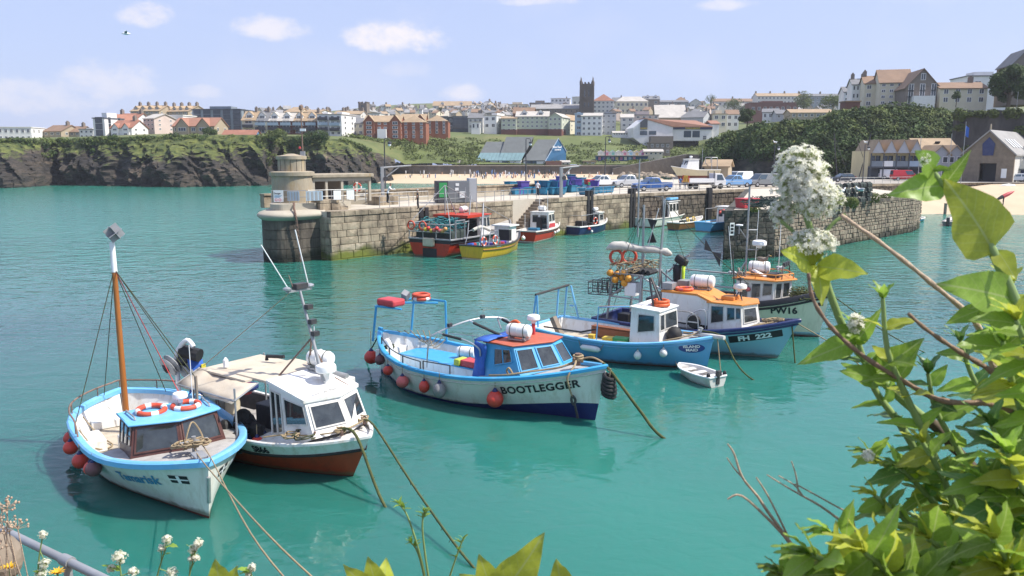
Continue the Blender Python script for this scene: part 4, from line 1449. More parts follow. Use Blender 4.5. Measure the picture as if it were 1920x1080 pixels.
B=[(A_,'white flat roofed hotel block at the far end of the cliff',0,58,266,239,239,330,14,8,'f','render_white','render_white',2,6,0,G1),(H_,'brown roofed bungalow next to the white flat hotel',76,120,256,246,235,340,11,-20,'x','stone_tan','roof_brown',1,3,1,G1),(H_,'low stone house with ginger roof before the glass balconied flats',119,152,256,247,237,342,9,-10,'x','stone_tan','roof_brown',1,3,1,G1),(H_,'small white house with flat annexe at the cliff edge',150,176,260,243,240,300,8,0,'f','render_white','roof_grey',2,3,0,G1),(A_,'white flats with stacked glass balconies on the cliff',175,200,258,222,212,292,10,-14,'f','render_white','clad_dark',3,1,0,G1),(H_,'tall white gable house with red roof on the cliff',190,214,250,228,215,300,14,-18,'y','render_white','roof_red',2,1,0,G1),(H_,'white house with long red roof and chimney above the villa',212,258,240,224,213,315,9,-12,'x','render_white','roof_red',1,4,2,G1),(H_,'villa with orange roof and two white bargeboarded gables',206,250,256,239,226,288,9,-12,'x','render_white','roof_red',2,2,1,G1),(A_,'pink beige four storey block with sunlit end wall',266,294,246,222,214,300,10,-26,'x','render_pink','roof_pale',3,3,0,G1),(A_,'plain pale blue white flat block behind the pub',296,346,246,217,216,310,12,-10,'f','render_white','render_white',0,0,0,G1),(H_,'pub with two big white trimmed gables and terracotta roof',322,404,250,236,221,284,10,-8,'x','stone_tan','terracotta',1,5,0,G1),(A_,'dark slate and glass flats with five bays',362,455,248,206,200,318,12,-4,'f','clad_slate','clad_dark',4,5,0,G1),(H_,'seafront kiosk with orange roof wrapped in blue sheeting',418,479,258,252,244,266,5,-3,'x','car_light_blue','roof_red',1,4,0,G1),(A_,'tan Victorian hotel with many chimneys on the ridge',244,300,222,208,198,370,14,-8,'x','stone_tan','roof_tan',2,6,4,G1),(A_,'tan gabled wing of the ridge hotel nearer the slate flats',300,358,222,209,199,374,14,-20,'x','stone_tan','roof_tan',2,6,4,G1),(H_,'terrace house with tan roof and white bays, first of the terrace',455,479,252,225,209,300,10,-3,'x','render_cream','roof_tan',3,1,1,G2),(H_,'terrace house with pale blue balcony',479,502,252,226,209,300,10,-3,'x','render_cream','roof_slate',3,1,1,G2),(H_,'dark brick terrace house with pale slate roof beside the blue balcony',502,526,252,226,212,300,10,-3,'x','brick_brown','roof_pale',3,1,0,G2),(H_,'dark brick terrace house with slate roof in mid terrace',526,549,252,226,212,300,10,-3,'x','brick_brown','roof_pale',3,1,0,G2),(H_,'red brick terrace house with tan roof and white sun lounge',549,573,252,226,212,300,10,-3,'x','brick_brown','roof_tan',3,1,0,G2),(H_,'red brick terrace house joined to the white balconied hotel',573,596,252,226,211,300,10,-3,'x','brick_brown','roof_tan',3,1,1,G2),(A_,'white four storey hotel with balconies on the seafront',596,618,254,215,211,298,10,-3,'f','render_white','roof_pale',4,2,0,G2),(A_,'white four storey hotel with corner bay and cream end wall',618,642,255,215,211,296,12,-14,'f','render_white','roof_pale',4,2,0,G2),(H_,'narrow white house with bay windows behind the hotel',644,658,254,224,215,312,9,-20,'y','render_white','roof_slate',3,1,0,G2),(H_,'cream house squeezed beside the red brick flats',660,682,255,231,222,306,9,-6,'x','render_cream','roof_slate',2,2,0,G2),(A_,'low dark modern restaurant with glass front above the lawn',812,850,245,220,218,400,14,0,'f','clad_dark','roof_lead',2,4,0,'buildings above the lawn'),(A_,'dark green fronted modern bar above the lawn',850,878,244,220,218,396,14,0,'f','clad_dark','roof_lead',3,3,0,'buildings above the lawn'),(H_,'grey gabled hotel beside the dark green bar',878,905,243,221,212,392,12,-6,'x','render_pale','roof_slate',2,3,1,'buildings above the lawn'),(A_,'white hall with curved roof and big square window',906,932,242,217,213,376,16,-24,'f','render_white','roof_pale',2,2,0,'buildings above the lawn'),(H_,'squat white shop in front of the curved roof hall',884,900,244,229,228,370,8,0,'f','render_white','roof_pale',1,2,0,'buildings above the lawn'),(A_,'pale green flats, two storey gabled wing',940,968,248,222,219,372,12,-4,'x','render_green','roof_tan',3,3,0,'pale green seafront flats'),(A_,'pale green flats, tall central range with dormer',968,1028,248,218,209,374,13,-4,'x','render_green','roof_pale',4,7,0,'pale green seafront flats'),(A_,'pale green flats, gabled end block beside the parked cars',1028,1053,248,219,213,370,16,-18,'y','render_green','roof_pale',3,3,0,'pale green seafront flats'),(H_,'cream stepped houses just past the green flats',1053,1068,247,224,216,386,12,-26,'y','render_cream','roof_tan',3,2,0,'pale green seafront flats'),(A_,'pale blue corner block at the head of the white terrace',1078,1092,256,213,211,372,12,-4,'f','render_blue','render_blue',4,1,0,'white seafront terrace'),(A_,'white four storey terrace with bays and mansard roof',1090,1128,256,217,212,370,12,-8,'x','render_white','roof_pale',4,4,0,'white seafront terrace'),(A_,'grey modern flats with orange balconies',1127,1154,254,213,210,376,12,-4,'f','render_grey','clad_dark',4,3,0,'white seafront terrace'),(H_,'white bay fronted guest house with conical turret roof',1164,1187,250,220,214,374,10,-6,'x','render_pale','roof_pale',3,2,0,'white seafront terrace'),(A_,'long low white conservatory at the foot of the terrace',1150,1186,254,249,246,362,6,0,'x','render_white','roof_pale',1,8,0,'white seafront terrace'),(A_,'wide grey stone block with dark mansard behind the gold lettered bar',1180,1234,240,216,209,392,12,0,'f','render_pink','clad_dark',3,5,0,'town centre roofs'),(A_,'big hall with steep bleached slate roof behind the bar',1230,1285,236,220,197,400,22,-6,'x','stone_tan','roof_pale',0,0,0,'town centre roofs'),(H_,'grey slate gabled roof behind the right end of the bar',1276,1318,240,220,209,396,14,-30,'x','render_grey','roof_slate',1,2,2,'town centre roofs'),(H_,'brown gabled pair of roofs below the church nave',962,1000,226,212,202,430,10,-10,'x','brick_brown','roof_brown',1,2,0,'town centre roofs'),(H_,'cream rendered block with two sash windows near the wooded cliff',1336,1362,240,214,207,400,10,0,'f','render_cream','roof_tan',2,2,0,'town centre roofs'),(H_,'white villa half hidden by trees near the wooded cliff',1362,1384,240,214,206,410,10,-8,'x','render_white','roof_brown',2,2,0,'town centre roofs'),(H_,'white gabled cottages above the wooded cliff top',1430,1458,224,210,204,330,9,-18,'x','render_white','roof_slate',1,3,0,'town centre roofs'),(H_,'grey slate cottages right of the white gabled ones',1456,1486,224,213,206,320,9,-8,'x','render_grey','roof_slate',1,3,1,'town centre roofs'),(A_,'low tan roofed pavilion with palms on the cliff top',1484,1560,222,211,205,300,10,-4,'x','stone_tan','roof_tan',1,7,0,'town centre roofs'),(A_,'long pale school with gabled dormers on the skyline',812,882,206,198,190,680,14,-3,'x','render_pale','roof_tan',1,8,0,G3),(H_,'tan box house right of the skyline school',882,904,210,197,194,660,14,-10,'hip','render_cream','roof_tan',1,3,0,G3),(H_,'dark blue grey gabled house on the skyline',905,926,208,199,192,620,14,-10,'y','clad_slate','roof_slate',2,2,0,G3),(A_,'cream flat topped block with strip windows on the skyline',949,989,206,196,192,640,14,-4,'f','render_cream','roof_tan',1,7,0,G3),(A_,'low grey flats left of the butterfly roofed house',994,1032,202,193,189,640,12,0,'f','stone_brown','roof_slate',1,6,0,G3),(A_,'white butterfly roofed house with dark chimney on the skyline',1033,1068,200,185,184,640,12,-8,'f','render_white','roof_pale',2,5,1,G3),(A_,'pale block touching the tall church tower',1073,1091,200,182,181,620,10,-6,'f','render_pale','render_pale',1,2,0,G3),(A_,'white hotel with orange red hipped roof by the church tower',1112,1150,212,189,177,540,16,-8,'hip','render_pale','roof_red',3,5,0,G3),(H_,'dark roofed house just past the orange roofed hotel',1148,1168,204,190,183,600,10,-8,'x','render_grey','roof_slate',2,3,1,G3),(A_,'cream mansard hotel with flat lantern top',1156,1214,214,190,181,560,16,-3,'hip','render_cream','roof_pale',2,7,0,G3),(A_,'grey twin gabled Victorian house with spike on the skyline',1207,1236,210,186,180,580,14,-4,'x','stone_brown','roof_slate',2,2,0,G3),(A_,'long blue fronted terrace on the skyline',1237,1290,204,191,188,620,12,-2,'x','clad_slate','roof_slate',2,9,0,G3),(H_,'house with pyramid roof above the blue terrace',1266,1290,196,190,182,640,12,0,'hip','render_grey','roof_brown',1,3,1,G3),(H_,'white fronted gable house in the skyline dip',1294,1314,204,192,186,620,10,-6,'y','render_pale','roof_slate',1,2,0,G3),(A_,'flat blue block below the skyline trees',1290,1338,210,200,199,560,10,0,'f','render_blue','render_blue',1,8,0,G3),(A_,'brown roofed row between the skyline trees',1338,1414,200,190,185,640,10,0,'x','render_pale','roof_brown',1,9,3,G3),(A_,'dark red brick hall with arched windows',1408,1494,212,193,190,480,14,-3,'f','brick_brown','brick_brown',1,8,0,G3),(A_,'long skyline terrace with tall chimneys, nearer half',1420,1502,196,180,175,620,12,0,'x','render_pale','roof_tan',2,12,4,G3),(A_,'long grey skyline terrace running behind the hotel',1502,1582,198,180,176,620,12,0,'x','clad_slate','roof_slate',2,12,3,G3),(H_,'tan roofed guest house rising behind the terrace',534,562,215,210,204,350,12,-8,'x','render_cream','roof_tan',1,3,1,G2),(H_,'long tan roof with white gable behind the terrace',562,600,215,210,206,352,12,-12,'x','render_white','roof_tan',1,3,0,G2),(H_,'slate roofed row between hotel and church with battlements',640,676,222,214,208,400,12,-6,'x','render_pale','roof_tan',1,4,2,G2),(A_,'white fronted shop row beneath the battlemented church',690,712,222,213,212,400,10,-6,'f','render_white','roof_grey',1,4,0,G2),]
for(nm,lab,x0,x1,yb,ye,yr,Y,dp,rt,rf,wl2,rm,rw_,cs,ch,gp)in B:
 kw={}
 if gp==G2 and 'terrace house' in lab:
  kw=dict(dorm=1,ww=2.6,wh=1.5,balc=2 if 'balcony' in lab or 'brick' in lab else 1)
 if 'villa with orange' in lab or 'pub with two' in lab:
  kw=dict(gables=2)
 if 'five bays' in lab:
  kw=dict(ww=2.9,wh=1.95,frame='trim_dark')
 if 'glass balconies' in lab or 'green fronted' in lab:
  kw=dict(ww=3.0,wh=2.1,frame='trim_dark')
 if 'four storey hotel' in lab:
  kw=dict(balc=3)
 if 'pale green flats' in lab:
  kw=dict(band=(.2,'brick_brown'))
  if 'tall central' in lab:
   kw['dorm']=2
 if 'ridge hotel' in lab or 'Victorian hotel' in lab:
  kw=dict(dorm=4)
 if 'twin gabled' in lab or 'skyline school' in lab or 'long pale school' in lab:
  kw=dict(dorm=2)
 bld(nm,lab,x0,x1,yb,ye,yr,Y,dp,rt,rf,wl2,rm,rw_,cs,ch,group=gp,**kw)
r8=random.Random(8)
NUM='one two three four five six seven eight nine ten eleven twelve thirteen fourteen fifteen sixteen seventeen eighteen nineteen twenty twenty-one twenty-two twenty-three twenty-four twenty-five twenty-six twenty-seven twenty-eight twenty-nine thirty'.split()
for(pa,pb,ya,yb2,Ya,n_,wh_row)in((700,812,216,203,520,16,'above the brick flats'),(812,905,218,206,540,22,'below the long school'),(905,962,216,200,500,18,'left of the church nave'),(690,760,222,212,470,8,'by the battlemented church'),(1000,1100,206,200,580,7,'behind the church nave'),(1290,1420,208,196,580,10,'among the skyline trees'),(1236,1345,213,202,470,15,'behind the gold lettered bar'),(1150,1240,214,206,500,11,'by the bleached hall'),(484,690,219,208,400,20,'behind the seafront terrace'),(1384,1570,213,203,520,18,'above the wooded cliff'),(905,1000,222,212,440,12,'behind the pale green flats')):
 for k in range(n_):
  px=lerp(pa,pb,(k+r8.random()*.6)/n_)
  t_=r8.random()
  Y=Ya+t_*110
  yb_=lerp(ya,yb2,t_)
  wp=r8.uniform(8,13)*520/Y
  bld('house','hillside house number %s from the left in the far row %s'%(NUM[k],wh_row),px-wp/2,px+wp/2,yb_,yb_-r8.uniform(4,6),yb_-r8.uniform(8,10.5),Y,r8.uniform(8,12),r8.uniform(-40,25),r8.choice('xxy'),r8.choice(('render_white','render_pale','render_cream','render_pink','stone_tan')),r8.choice(('roof_slate','roof_tan','roof_brown','roof_grey','roof_slate')),1,2,r8.choice((0,1)),group='far hillside houses',side=False,sub=4,cat='house')
for lab,x0,x1,yb,ye,yr,Y,wing in(('red brick flats with white porch on the cliff edge',684,751,261,228,217,300,24),('red brick flats farther back with stone porch below',752,797,252,226,214,330,22)):
 o=bld('apartment_block',lab,x0,x1,yb,ye,yr,Y,12,0,'x','brick_red','roof_tan',4,6 if wing==24 else 4,0,group='red brick flats')
 w=(x1-x0)*Y/FPX
 h=D(x0,ye,Y).z-D(x0,yb,Y).z
 for x in((-w/2+1.9,w/2-1.9)if wing==24 else(w/2-1.9,)):
  g_=root_part('gable_bay',o,(x,-.7,0))
  MB().bx(-2,2,0,1.5,-6,h).add([(-2,0,h),(2,0,h),(0,0,h+2.4)],[(0,1,2)]).build('bay_wall','brick_red',g_)
  gable_roof(4,7,2.4,.25,'y',.16).build('bay_roof','roof_tan',g_,M=Matrix.Translation((0,0,h+.08)))
  for r_ in range(4):
   link('window',window_mesh(1.9,1.1,'trim_white','pane_far',1),g_,Matrix.Translation((0,-.01,h/4*(r_+.3))))
 sd=root_part('side_wing',o,(w/2+.05,.2,0))
 MB().bx(0,9,2.5,14,-6,h*.98).build('wing_wall','brick_red',sd)
 hip_roof(9,11.5,2.6,.3).build('wing_roof','roof_tan',sd,M=Matrix.Translation((4.5,2.5,h*.98)))
 for r_ in range(4):
  for c_ in range(3):
   link('window',window_mesh(1.0,1.2),sd,Matrix.Translation((1.5+c_*2.9,2.5,h/4*(r_+.3))))
 if wing==24:
  MB().bx(-1.6,1.6,-2.0,0,-1,3.6).build('porch','trim_white',o)
def battlements(mb,w,z,n=5,hh=.9,t=.5):
 for s_ in range(4):
  for k in range(n):
   if k%2==0:
    x=-w/2+w*(k+.5)/n
    q=Matrix.Rotation(s_*PI/2,3,'Z')@Vector((x,-w/2+t/2,0))
    mb.box((q.x,q.y,z+hh/2),(w/n if s_%2==0 else t,t if s_%2==0 else w/n,hh))
 return mb
Y=480.0
c0=D(1100,212,Y)
ct=root('church','tall dark church tower with four pinnacled corners above the town','church',TR(c0,R(-8)),'churches')
tw_=21.5*Y/FPX
th=D(1100,158,Y).z-c0.z
MB().bx(-tw_/2,tw_/2,-tw_/2,tw_/2,-6,th).build('tower','stone_dark',ct)
battlements(MB(),tw_,th,7,1.0).build('battlement','stone_dark',ct)
for sx in(-1,1):
 for sy in(-1,1):
  MB().box((sx*tw_/2,sy*tw_/2,th*.48),(1.5,1.5,th*1.0),taper=.8).build('buttress','stone_dark',ct)
  MB().lathe([(.75,0),(.7,2.2),(.35,2.4),(.06,4.6)],6,(sx*tw_/2,sy*tw_/2,th*.97)).build('pinnacle','stone_dark',ct)
for z0,hh in((.55,.24),(.2,.16)):
 for a_ in(0,PI/2):
  for x in(-1.2,1.2):
   link('window',window_mesh(1.0,th*hh,'stone_brown','pane_far',0),ct,Matrix.Rotation(a_,4,'Z')@Matrix.Translation((x,-tw_/2,th*z0)))
nw=(1093-1000)*Y/FPX
nh=D(1000,203,Y).z-c0.z
nr=D(1000,194,Y).z-c0.z
MB().bx(-nw-3,-tw_/2,-1,13,-4,nh).build('nave_wall','stone_brown',ct)
gable_roof(nw,14,nr-nh,.3,'x',.3).build('nave_roof','roof_grey',ct,M=Matrix.Translation((-nw/2-3.4,-1,nh)))
for k in range(9):
 link('window',window_mesh(1.1,nh*.45,'stone_tan','pane_far',0),ct,Matrix.Translation((-nw-1+k*nw/9.5,-1,nh*.2)))
Y=430.0
c0=D(683,218,Y)
c2=root('church','squat stone church tower with stepped battlements behind the seafront','church',TR(c0,R(-10)),'churches')
tw_=16*Y/FPX
th=D(683,194,Y).z-c0.z
MB().bx(-tw_/2,tw_/2,-tw_/2,tw_/2,-6,th).build('tower','stone_brown',c2)
battlements(MB(),tw_+.2,th,5,.8).build('battlement','stone_brown',c2)
link('window',window_mesh(1.5,2.6,'stone_tan','pane_far',1),c2,Matrix.Translation((0,-tw_/2,th*.5)))
MB().bx(-tw_*1.55,-tw_/2,-1,9,-4,th*.15).add([(-tw_*1.7,-1,th*.15),(-tw_*.5,-1,th*.15),(-tw_*1.1,-1,th*.58)],[(0,1,2)]).build('nave_wall','stone_brown',c2)
gable_roof(tw_*1.15,12,th*.43,.2,'y',.2).build('nave_roof','roof_slate',c2,M=Matrix.Translation((-tw_*1.08,-1,th*.16)))
aq=root('aquarium','slate roofed aquarium with blue gable on the promenade','building',TR(D(975,309,292),R(-4)))
S=292/FPX
def aqx(px):
 return(px-975)*S
def aqz(py):
 return(309-py)*S
for i,(xa,xb,xt0,xt1,yt,gl)in enumerate(((893,934,908,946,266,True),(934,977,946,998,257,True),(980,1022,1006,1046,262,False))):
 zr,ze,zg=aqz(yt),aqz(301),aqz(287)
 if gl:
  f_=(zg-ze)/(zr-ze)
  a0,a1=aqx(xa),aqx(xb)
  t0,t1=aqx(xt0),aqx(xt1)
  lo=[(a0,0,ze),(a1,0,ze),(lerp(a1,t1,f_),9*f_,zg),(lerp(a0,t0,f_),9*f_,zg)]
  for k in range(6):
   p=[tuple(lerp(lo[0][j],lo[1][j],(k+.03)/6)for j in range(3)),tuple(lerp(lo[0][j],lo[1][j],(k+.97)/6)for j in range(3)),tuple(lerp(lo[3][j],lo[2][j],(k+.97)/6)for j in range(3)),tuple(lerp(lo[3][j],lo[2][j],(k+.03)/6)for j in range(3))]
   MB().add(p+[(x,y+.1,z-.15)for x,y,z in p],[(0,1,2,3),(7,6,5,4),(0,4,5,1),(1,5,6,2),(2,6,7,3),(3,7,4,0)]).build('roof_pane','roof_glaze',aq)
  hi=[lo[3],lo[2],(t1,9,zr),(t0,9,zr)]
 else:
  a0,a1,t0,t1=aqx(xa),aqx(xb),aqx(xt0),aqx(xt1)
  hi=[(a0,0,ze),(a1,0,ze),(t1,9,zr),(t0,9,zr)]
 MB().add(hi+[(x,y+.3,z-.3)for x,y,z in hi],[(0,1,2,3),(7,6,5,4),(0,4,5,1),(1,5,6,2),(2,6,7,3),(3,7,4,0)]).build('roof','roof_lead',aq)
 MB().bx(aqx(xa)+.3,aqx(xb)-.1,.3,17,-1,aqz(301)-.05).build('wall','render_white',aq)
 back=[(aqx(xt0),9,zr),(aqx(xt1),9,zr),(aqx(xb)+2,18,ze),(aqx(xa)+2,18,ze)]
 MB().add(back+[(x,y-.3,z-.3)for x,y,z in back],[(0,1,2,3),(7,6,5,4),(0,4,5,1),(1,5,6,2),(2,6,7,3),(3,7,4,0)]).build('roof','roof_lead',aq)
ga=[(aqx(1022),0,aqz(301)),(aqx(1060),7,aqz(286)),(aqx(1060),7,aqz(303)),(aqx(1046),9,aqz(262))]
g0,g1,g2_=Vector((aqx(1022)+.1,0,aqz(302))),Vector((aqx(1060),6.0,aqz(285))),Vector((aqx(1045)+.1,5.0,aqz(261)))
MB().add([g0,(g1.x,g1.y,aqz(303)),g1,g2_,(g0.x,g0.y+.4,g0.z),(g1.x,g1.y+.4,aqz(303)),(g1.x,g1.y+.4,g1.z),(g2_.x,g2_.y+.4,g2_.z)],[(0,1,2,3),(7,6,5,4),(0,4,5,1),(1,5,6,2),(2,6,7,3),(3,7,4,0)]).build('gable_wall','clad_blue',aq)
MB().tube([g0+Vector((-.1,-.1,0)),g2_+Vector((0,-.15,.1)),g1+Vector((.1,-.15,.1))],.16,5).build('bargeboard','render_blue',aq)
nrm=(Vector((g1.x,g1.y,0))-Vector((g0.x,g0.y,0))).normalized()
for txt,sz,fx,zz in(('Blue Reef',1.05,.55,aqz(276.5)),('AQUARIUM',.55,.58,aqz(281.5))):
 pc=g0+nrm*((g1-g0).xy.length*fx)
 me=text_mesh(txt,sz,'letter_white',.03)
 link('lettering',me,aq,Matrix.Translation((pc.x+.05,pc.y-.12,zz))@Matrix.Rotation(math.atan2(nrm.y,nrm.x),4,'Z')@Matrix.Rotation(PI/2,4,'X'))
MB().bx(aqx(1023),aqx(1052),-1.2,3,-.6,aqz(302)).build('shop_front','terracotta',aq)
for x in(900,914,947,992,1000):
 link('window',window_mesh(2.2,1.3,'clad_blue','pane_blue',1),aq,Matrix.Translation((aqx(x),.3,.2)))
Y=345.0
wb_=root('seafront_bar','white bar with brown roof and gold WALKABOUT lettering','building',TR(D(1187,262,Y),0))
S=Y/FPX
def wx(px):
 return(px-1187)*S
def wz(py):
 return(262-py)*S
prof=[(wx(1187),wz(258)),(wx(1214),wz(278)),(wx(1260),wz(278)),(wx(1260),wz(238)),(wx(1212),wz(224)),(wx(1207),wz(223.5)),(wx(1187),wz(240))]
MB().prism(prof[::1],24,'y').build('gable_wall','render_white',wb_)
MB().bx(wx(1260)+.02,wx(1333),1.2,22,wz(264),wz(238.4)).build('long_wall','render_white',wb_)
MB().add([(wx(1260),-.3,wz(238)),(wx(1334),.6,wz(238)),(wx(1318),17,wz(224)),(wx(1207),15,wz(222)),(wx(1205),-.3,wz(222.5)),(wx(1260),-.3,wz(239.3)),(wx(1334),.6,wz(239.3)),(wx(1318),17,wz(225.5)),(wx(1207),15,wz(223.5)),(wx(1205),-.3,wz(224))],[(0,1,2,3,4),(9,8,7,6,5),(0,5,6,1),(1,6,7,2),(4,9,5,0),(3,8,9,4)]).build('roof','terracotta',wb_)
MB().bx(wx(1260),wx(1333.5),.8,1.2,wz(243),wz(239)).build('fascia','navy',wb_)
MB().prism([(wx(1199.5),wz(243.5)),(wx(1212.6),wz(243.5)),(wx(1212.6),wz(224.8)),(wx(1207),wz(224.5)),(wx(1199.5),wz(230.5))],.3,'y',(0,-.35,0)).build('sign_panel','clad_dark',wb_)
link('lettering',text_mesh('WALKABOUT',1.12,'hazard_yellow',.05),wb_,Matrix.Translation((wx(1297),.72,wz(241.1)))@Matrix.Rotation(PI/2,4,'X')@Matrix.Diagonal((.92,.8,1,1)))
link('lettering',text_mesh('WALKABOUT',.5,'hazard_yellow',.02),wb_,Matrix.Translation((wx(1206),-.42,wz(241.2)))@Matrix.Rotation(PI/2,4,'X'))
for x,y_,w2,h2,yy in((1206,253.5,3.1,1.7,-.02),(1222.5,253,3.1,1.6,-.02),(1288,258,3.1,2.8,1.18),(1304,258,3.1,2.8,1.18),(1320,262,1.4,1.6,1.18)):
 link('window',window_mesh(w2,h2,'trim_dark','pane_blue',2),wb_,Matrix.Translation((wx(x),yy,wz(y_))))
MB().tube([(wx(1262),-1.2,wz(261)),(wx(1330),-.6,wz(261))],.08,4).tube([(wx(1262),-1.2,wz(258)),(wx(1330),-.6,wz(258))],.06,4).build('terrace_rail','trim_white',wb_)
MB().bx(wx(1334),wx(1348),3,16,wz(262),wz(232)).build('stair_tower','render_white',wb_)
gable_roof(14*S+.4,13,1.5,.3,'x',.3).build('stair_roof','terracotta',wb_,M=Matrix.Translation((wx(1341),3,wz(232))))
MB().bx(wx(1216),wx(1256),-6,-.2,wz(278),wz(256)).build('terrace_wall','stone_brown',wb_)
pr=MB()
pts=[D(690,300,292),D(760,300,287),D(800,300,285),D(1185,300,285)]
for a_,b_ in zip(pts,pts[1:]):
 pr.add([(a_.x,a_.y,1.5),(b_.x,b_.y,1.5),(b_.x,b_.y,5.1),(a_.x,a_.y,5.1),(a_.x,a_.y+6,1.5),(b_.x,b_.y+6,1.5),(b_.x,b_.y+6,5.1),(a_.x,a_.y+6,5.1)],[(0,1,2,3),(3,2,6,7),(4,7,6,5),(0,3,7,4),(1,5,6,2)])
pw2=root('promenade_wall','long dark sea wall behind the town beach','wall')
pr.build('wall','sea_wall',pw2)
cp2=MB()
for a_,b_ in zip(pts,pts[1:]):
 cp2.tube([a_+Vector((0,0,5.2-a_.z)),b_+Vector((0,0,5.2-b_.z))],.22,4)
cp2.build('coping','concrete',pw2)
rmp_=MB()
a_,b_,c_=D(1150,300,282),D(1290,300,285),D(1345,300,240)
rmp_.add([(a_.x,a_.y,1.5),(b_.x,b_.y,1.5),(b_.x,b_.y,9.2),(a_.x,a_.y,4.2),(a_.x,a_.y+5,1.5),(b_.x,b_.y+5,1.5),(b_.x,b_.y+5,9.2),(a_.x,a_.y+5,4.2)],[(0,1,2,3),(3,2,6,7),(4,7,6,5),(0,3,7,4),(1,5,6,2)])
rmp_.add([(b_.x,b_.y,1.5),(c_.x,c_.y,1.5),(c_.x,c_.y,8.6),(b_.x,b_.y,9.2),(b_.x,b_.y+5,1.5),(c_.x+4,c_.y+5,1.5),(c_.x+4,c_.y+5,8.6),(b_.x,b_.y+5,9.2)],[(0,1,2,3),(3,2,6,7),(4,7,6,5),(0,3,7,4),(1,5,6,2)])
tag(rmp_.build('ramp_wall','sea_wall'),'sloping dark wall of the ramp down to the town beach','wall')
HC=[mat('hut_%d'%i,c_,.7,.06,1)for i,c_ in enumerate([(.55,.22,.28),(.22,.18,.42),(.20,.44,.38),(.36,.22,.44),(.58,.42,.20),(.42,.14,.30),(.62,.60,.52),(.30,.50,.62)])]
def hut(px,py,Y,wpx,hpx,mt,lab):
 c0=D(px,py,Y)
 w,h=wpx*Y/FPX,hpx*Y/FPX
 o=root('beach_hut',lab,'hut',TR(c0),'beach huts')
 MB().prism([(-w/2,0),(w/2,0),(w/2,h*.66),(0,h),(-w/2,h*.66)],2.4,'y').build('wall','trim_white',o)
 MB().bx(-w*.28,w*.28,-.08,0,0,h*.6).build('door',mt,o)
 gable_roof(w,2.4,h*.34,.18,'y',.1).build('roof',mt,o,M=Matrix.Translation((0,0,h*.68)))
CN=['pink','violet','green','purple','yellow','magenta','cream','pale blue']
for k in range(6):
 hut(729+7.6*k,312.5,289,6.6,8.5,HC[k],CN[k]+' doored beach hut in the row below the lawn')
hut(777,312,291,10,7,HC[6],'wide cream hut ending the row below the lawn')
bld('shed','pastel cafe hut by the beach steps',783,808,312,304,301,290,5,0,'f','render_pink','roof_pale',1,3,0,group='beach huts',cat='hut')
bld('shed','grey lifeguard hut at the foot of the cliff',700,719,310,301,296,292,5,0,'f','render_pale','roof_pale',1,3,0,group='beach huts',cat='hut')
bld('shed','white gabled cafe left of the aquarium',848,873,312,305,300,290,6,0,'x','render_white','roof_pale',1,4,0,group='beach huts',cat='hut')
MB2=root('hut_terrace','two tier blue terrace carrying the upper beach huts','terrace',TR(D(1168,310,300)))
S=300/FPX
MB().bx(-48*S,46*S,0,6,-1,17*S).build('wall','clad_blue',MB2)
for k in range(9):
 MB().bx((-46+k*8)*S,(-41+k*8)*S,-.12,0,9.5*S,15.5*S).build('door',HC[k%8],MB2)
MB().bx(-49*S,47*S,-1,6,17*S,18.3*S).build('deck','concrete',MB2)
for k in range(8):
 c_=(6,0,2,6,0,7,4,5)[k]
 hut(1127+11.2*k,291.5,301,10,9.5,HC[c_],('%s upper hut, number %s from the church tower side'%(CN[c_],('one','two','three','four','five','six','seven','eight')[k])))
bld('shed','small tan kiosk between camper van and huts',1094,1117,311,303,301,292,5,0,'f','stone_tan','roof_tan',1,2,0,group='beach huts',cat='hut')
bld('shed','white snack bar beside the aquarium',1052,1068,311,304,301,291,5,0,'x','render_white','roof_pale',1,2,0,group='beach huts',cat='hut')
bld('house','ruined stone store with red doors below the bar',1218,1256,290,268,268,318,6,0,'f','stone_brown','stone_brown',2,4,0,cat='building')
bld('shed','colourful surf shack at the top of the ramp',1208,1242,292,284,280,300,5,-4,'x','render_cream','roof_pale',1,4,0,group='beach huts',cat='hut')
GR='houses above the harbour cliff'
bld('house','white end house at the left of the cliff top hotels',1582,1600,200,172,163,262,9,-12,'x','render_white','roof_slate',3,2,1,group=GR)
bld('house','white house with grey slate roof in the cliff top row',1597,1622,202,158,148,246,10,-14,'x','render_white','roof_slate',3,4,2,group=GR)
bld('hotel','cream hotel wing with brown roof above the harbour',1620,1652,202,156,143,236,12,-16,'x','render_cream','roof_brown',3,2,2,group=GR)
bld('hotel','pale hotel with bay windows and glass balcony over the harbour',1650,1704,198,154,131,228,13,-16,'x','render_cream','roof_brown',4,4,0,group=GR)
hs=bld('hotel','stone gabled hotel with white conservatory over the harbour',1698,1756,198,163,134,218,15,-10,'y','stone_brown','roof_brown',3,3,0,group=GR,ww=1.3,wh=2.0)
MB().bx(-2.6,2.6,-2.4,0,-.6,2.4).build('conservatory','trim_white',hs)
link('window',window_mesh(1.2,1.7),hs,Matrix.Translation((0,0,6.6)))
bld('house','cream house with brown roof facing the harbour',1764,1846,196,165,155,215,10,-6,'x','render_cream','roof_brown',2,4,1,group=GR,ww=1.2,wh=1.3)
bld('warehouse','long stained white building up on the right',1815,1890,172,143,136,245,12,-6,'f','render_white','roof_slate',1,2,0,group=GR)
bld('house','dark stone house with slate gable in the top corner',1900,1945,150,118,96,205,12,-14,'y','stone_brown','roof_slate',2,3,0,group=GR)
bld('shed','low brown fence shed under the cliff top hotels',1586,1612,202,191,190,226,4,0,'f','brick_brown','roof_brown',0,0,0,group=GR)
Y=160.0
hr=root('harbour_workshops','cream harbour workshops with a row of grey pointed gables','building',TR(D(1627,333,Y),R(-6)))
S=Y/FPX
wT=96*S
hE=(333-288)*S
MB().bx(0,wT,.4,11,-1,hE+.4).build('wall','render_yellow',hr)
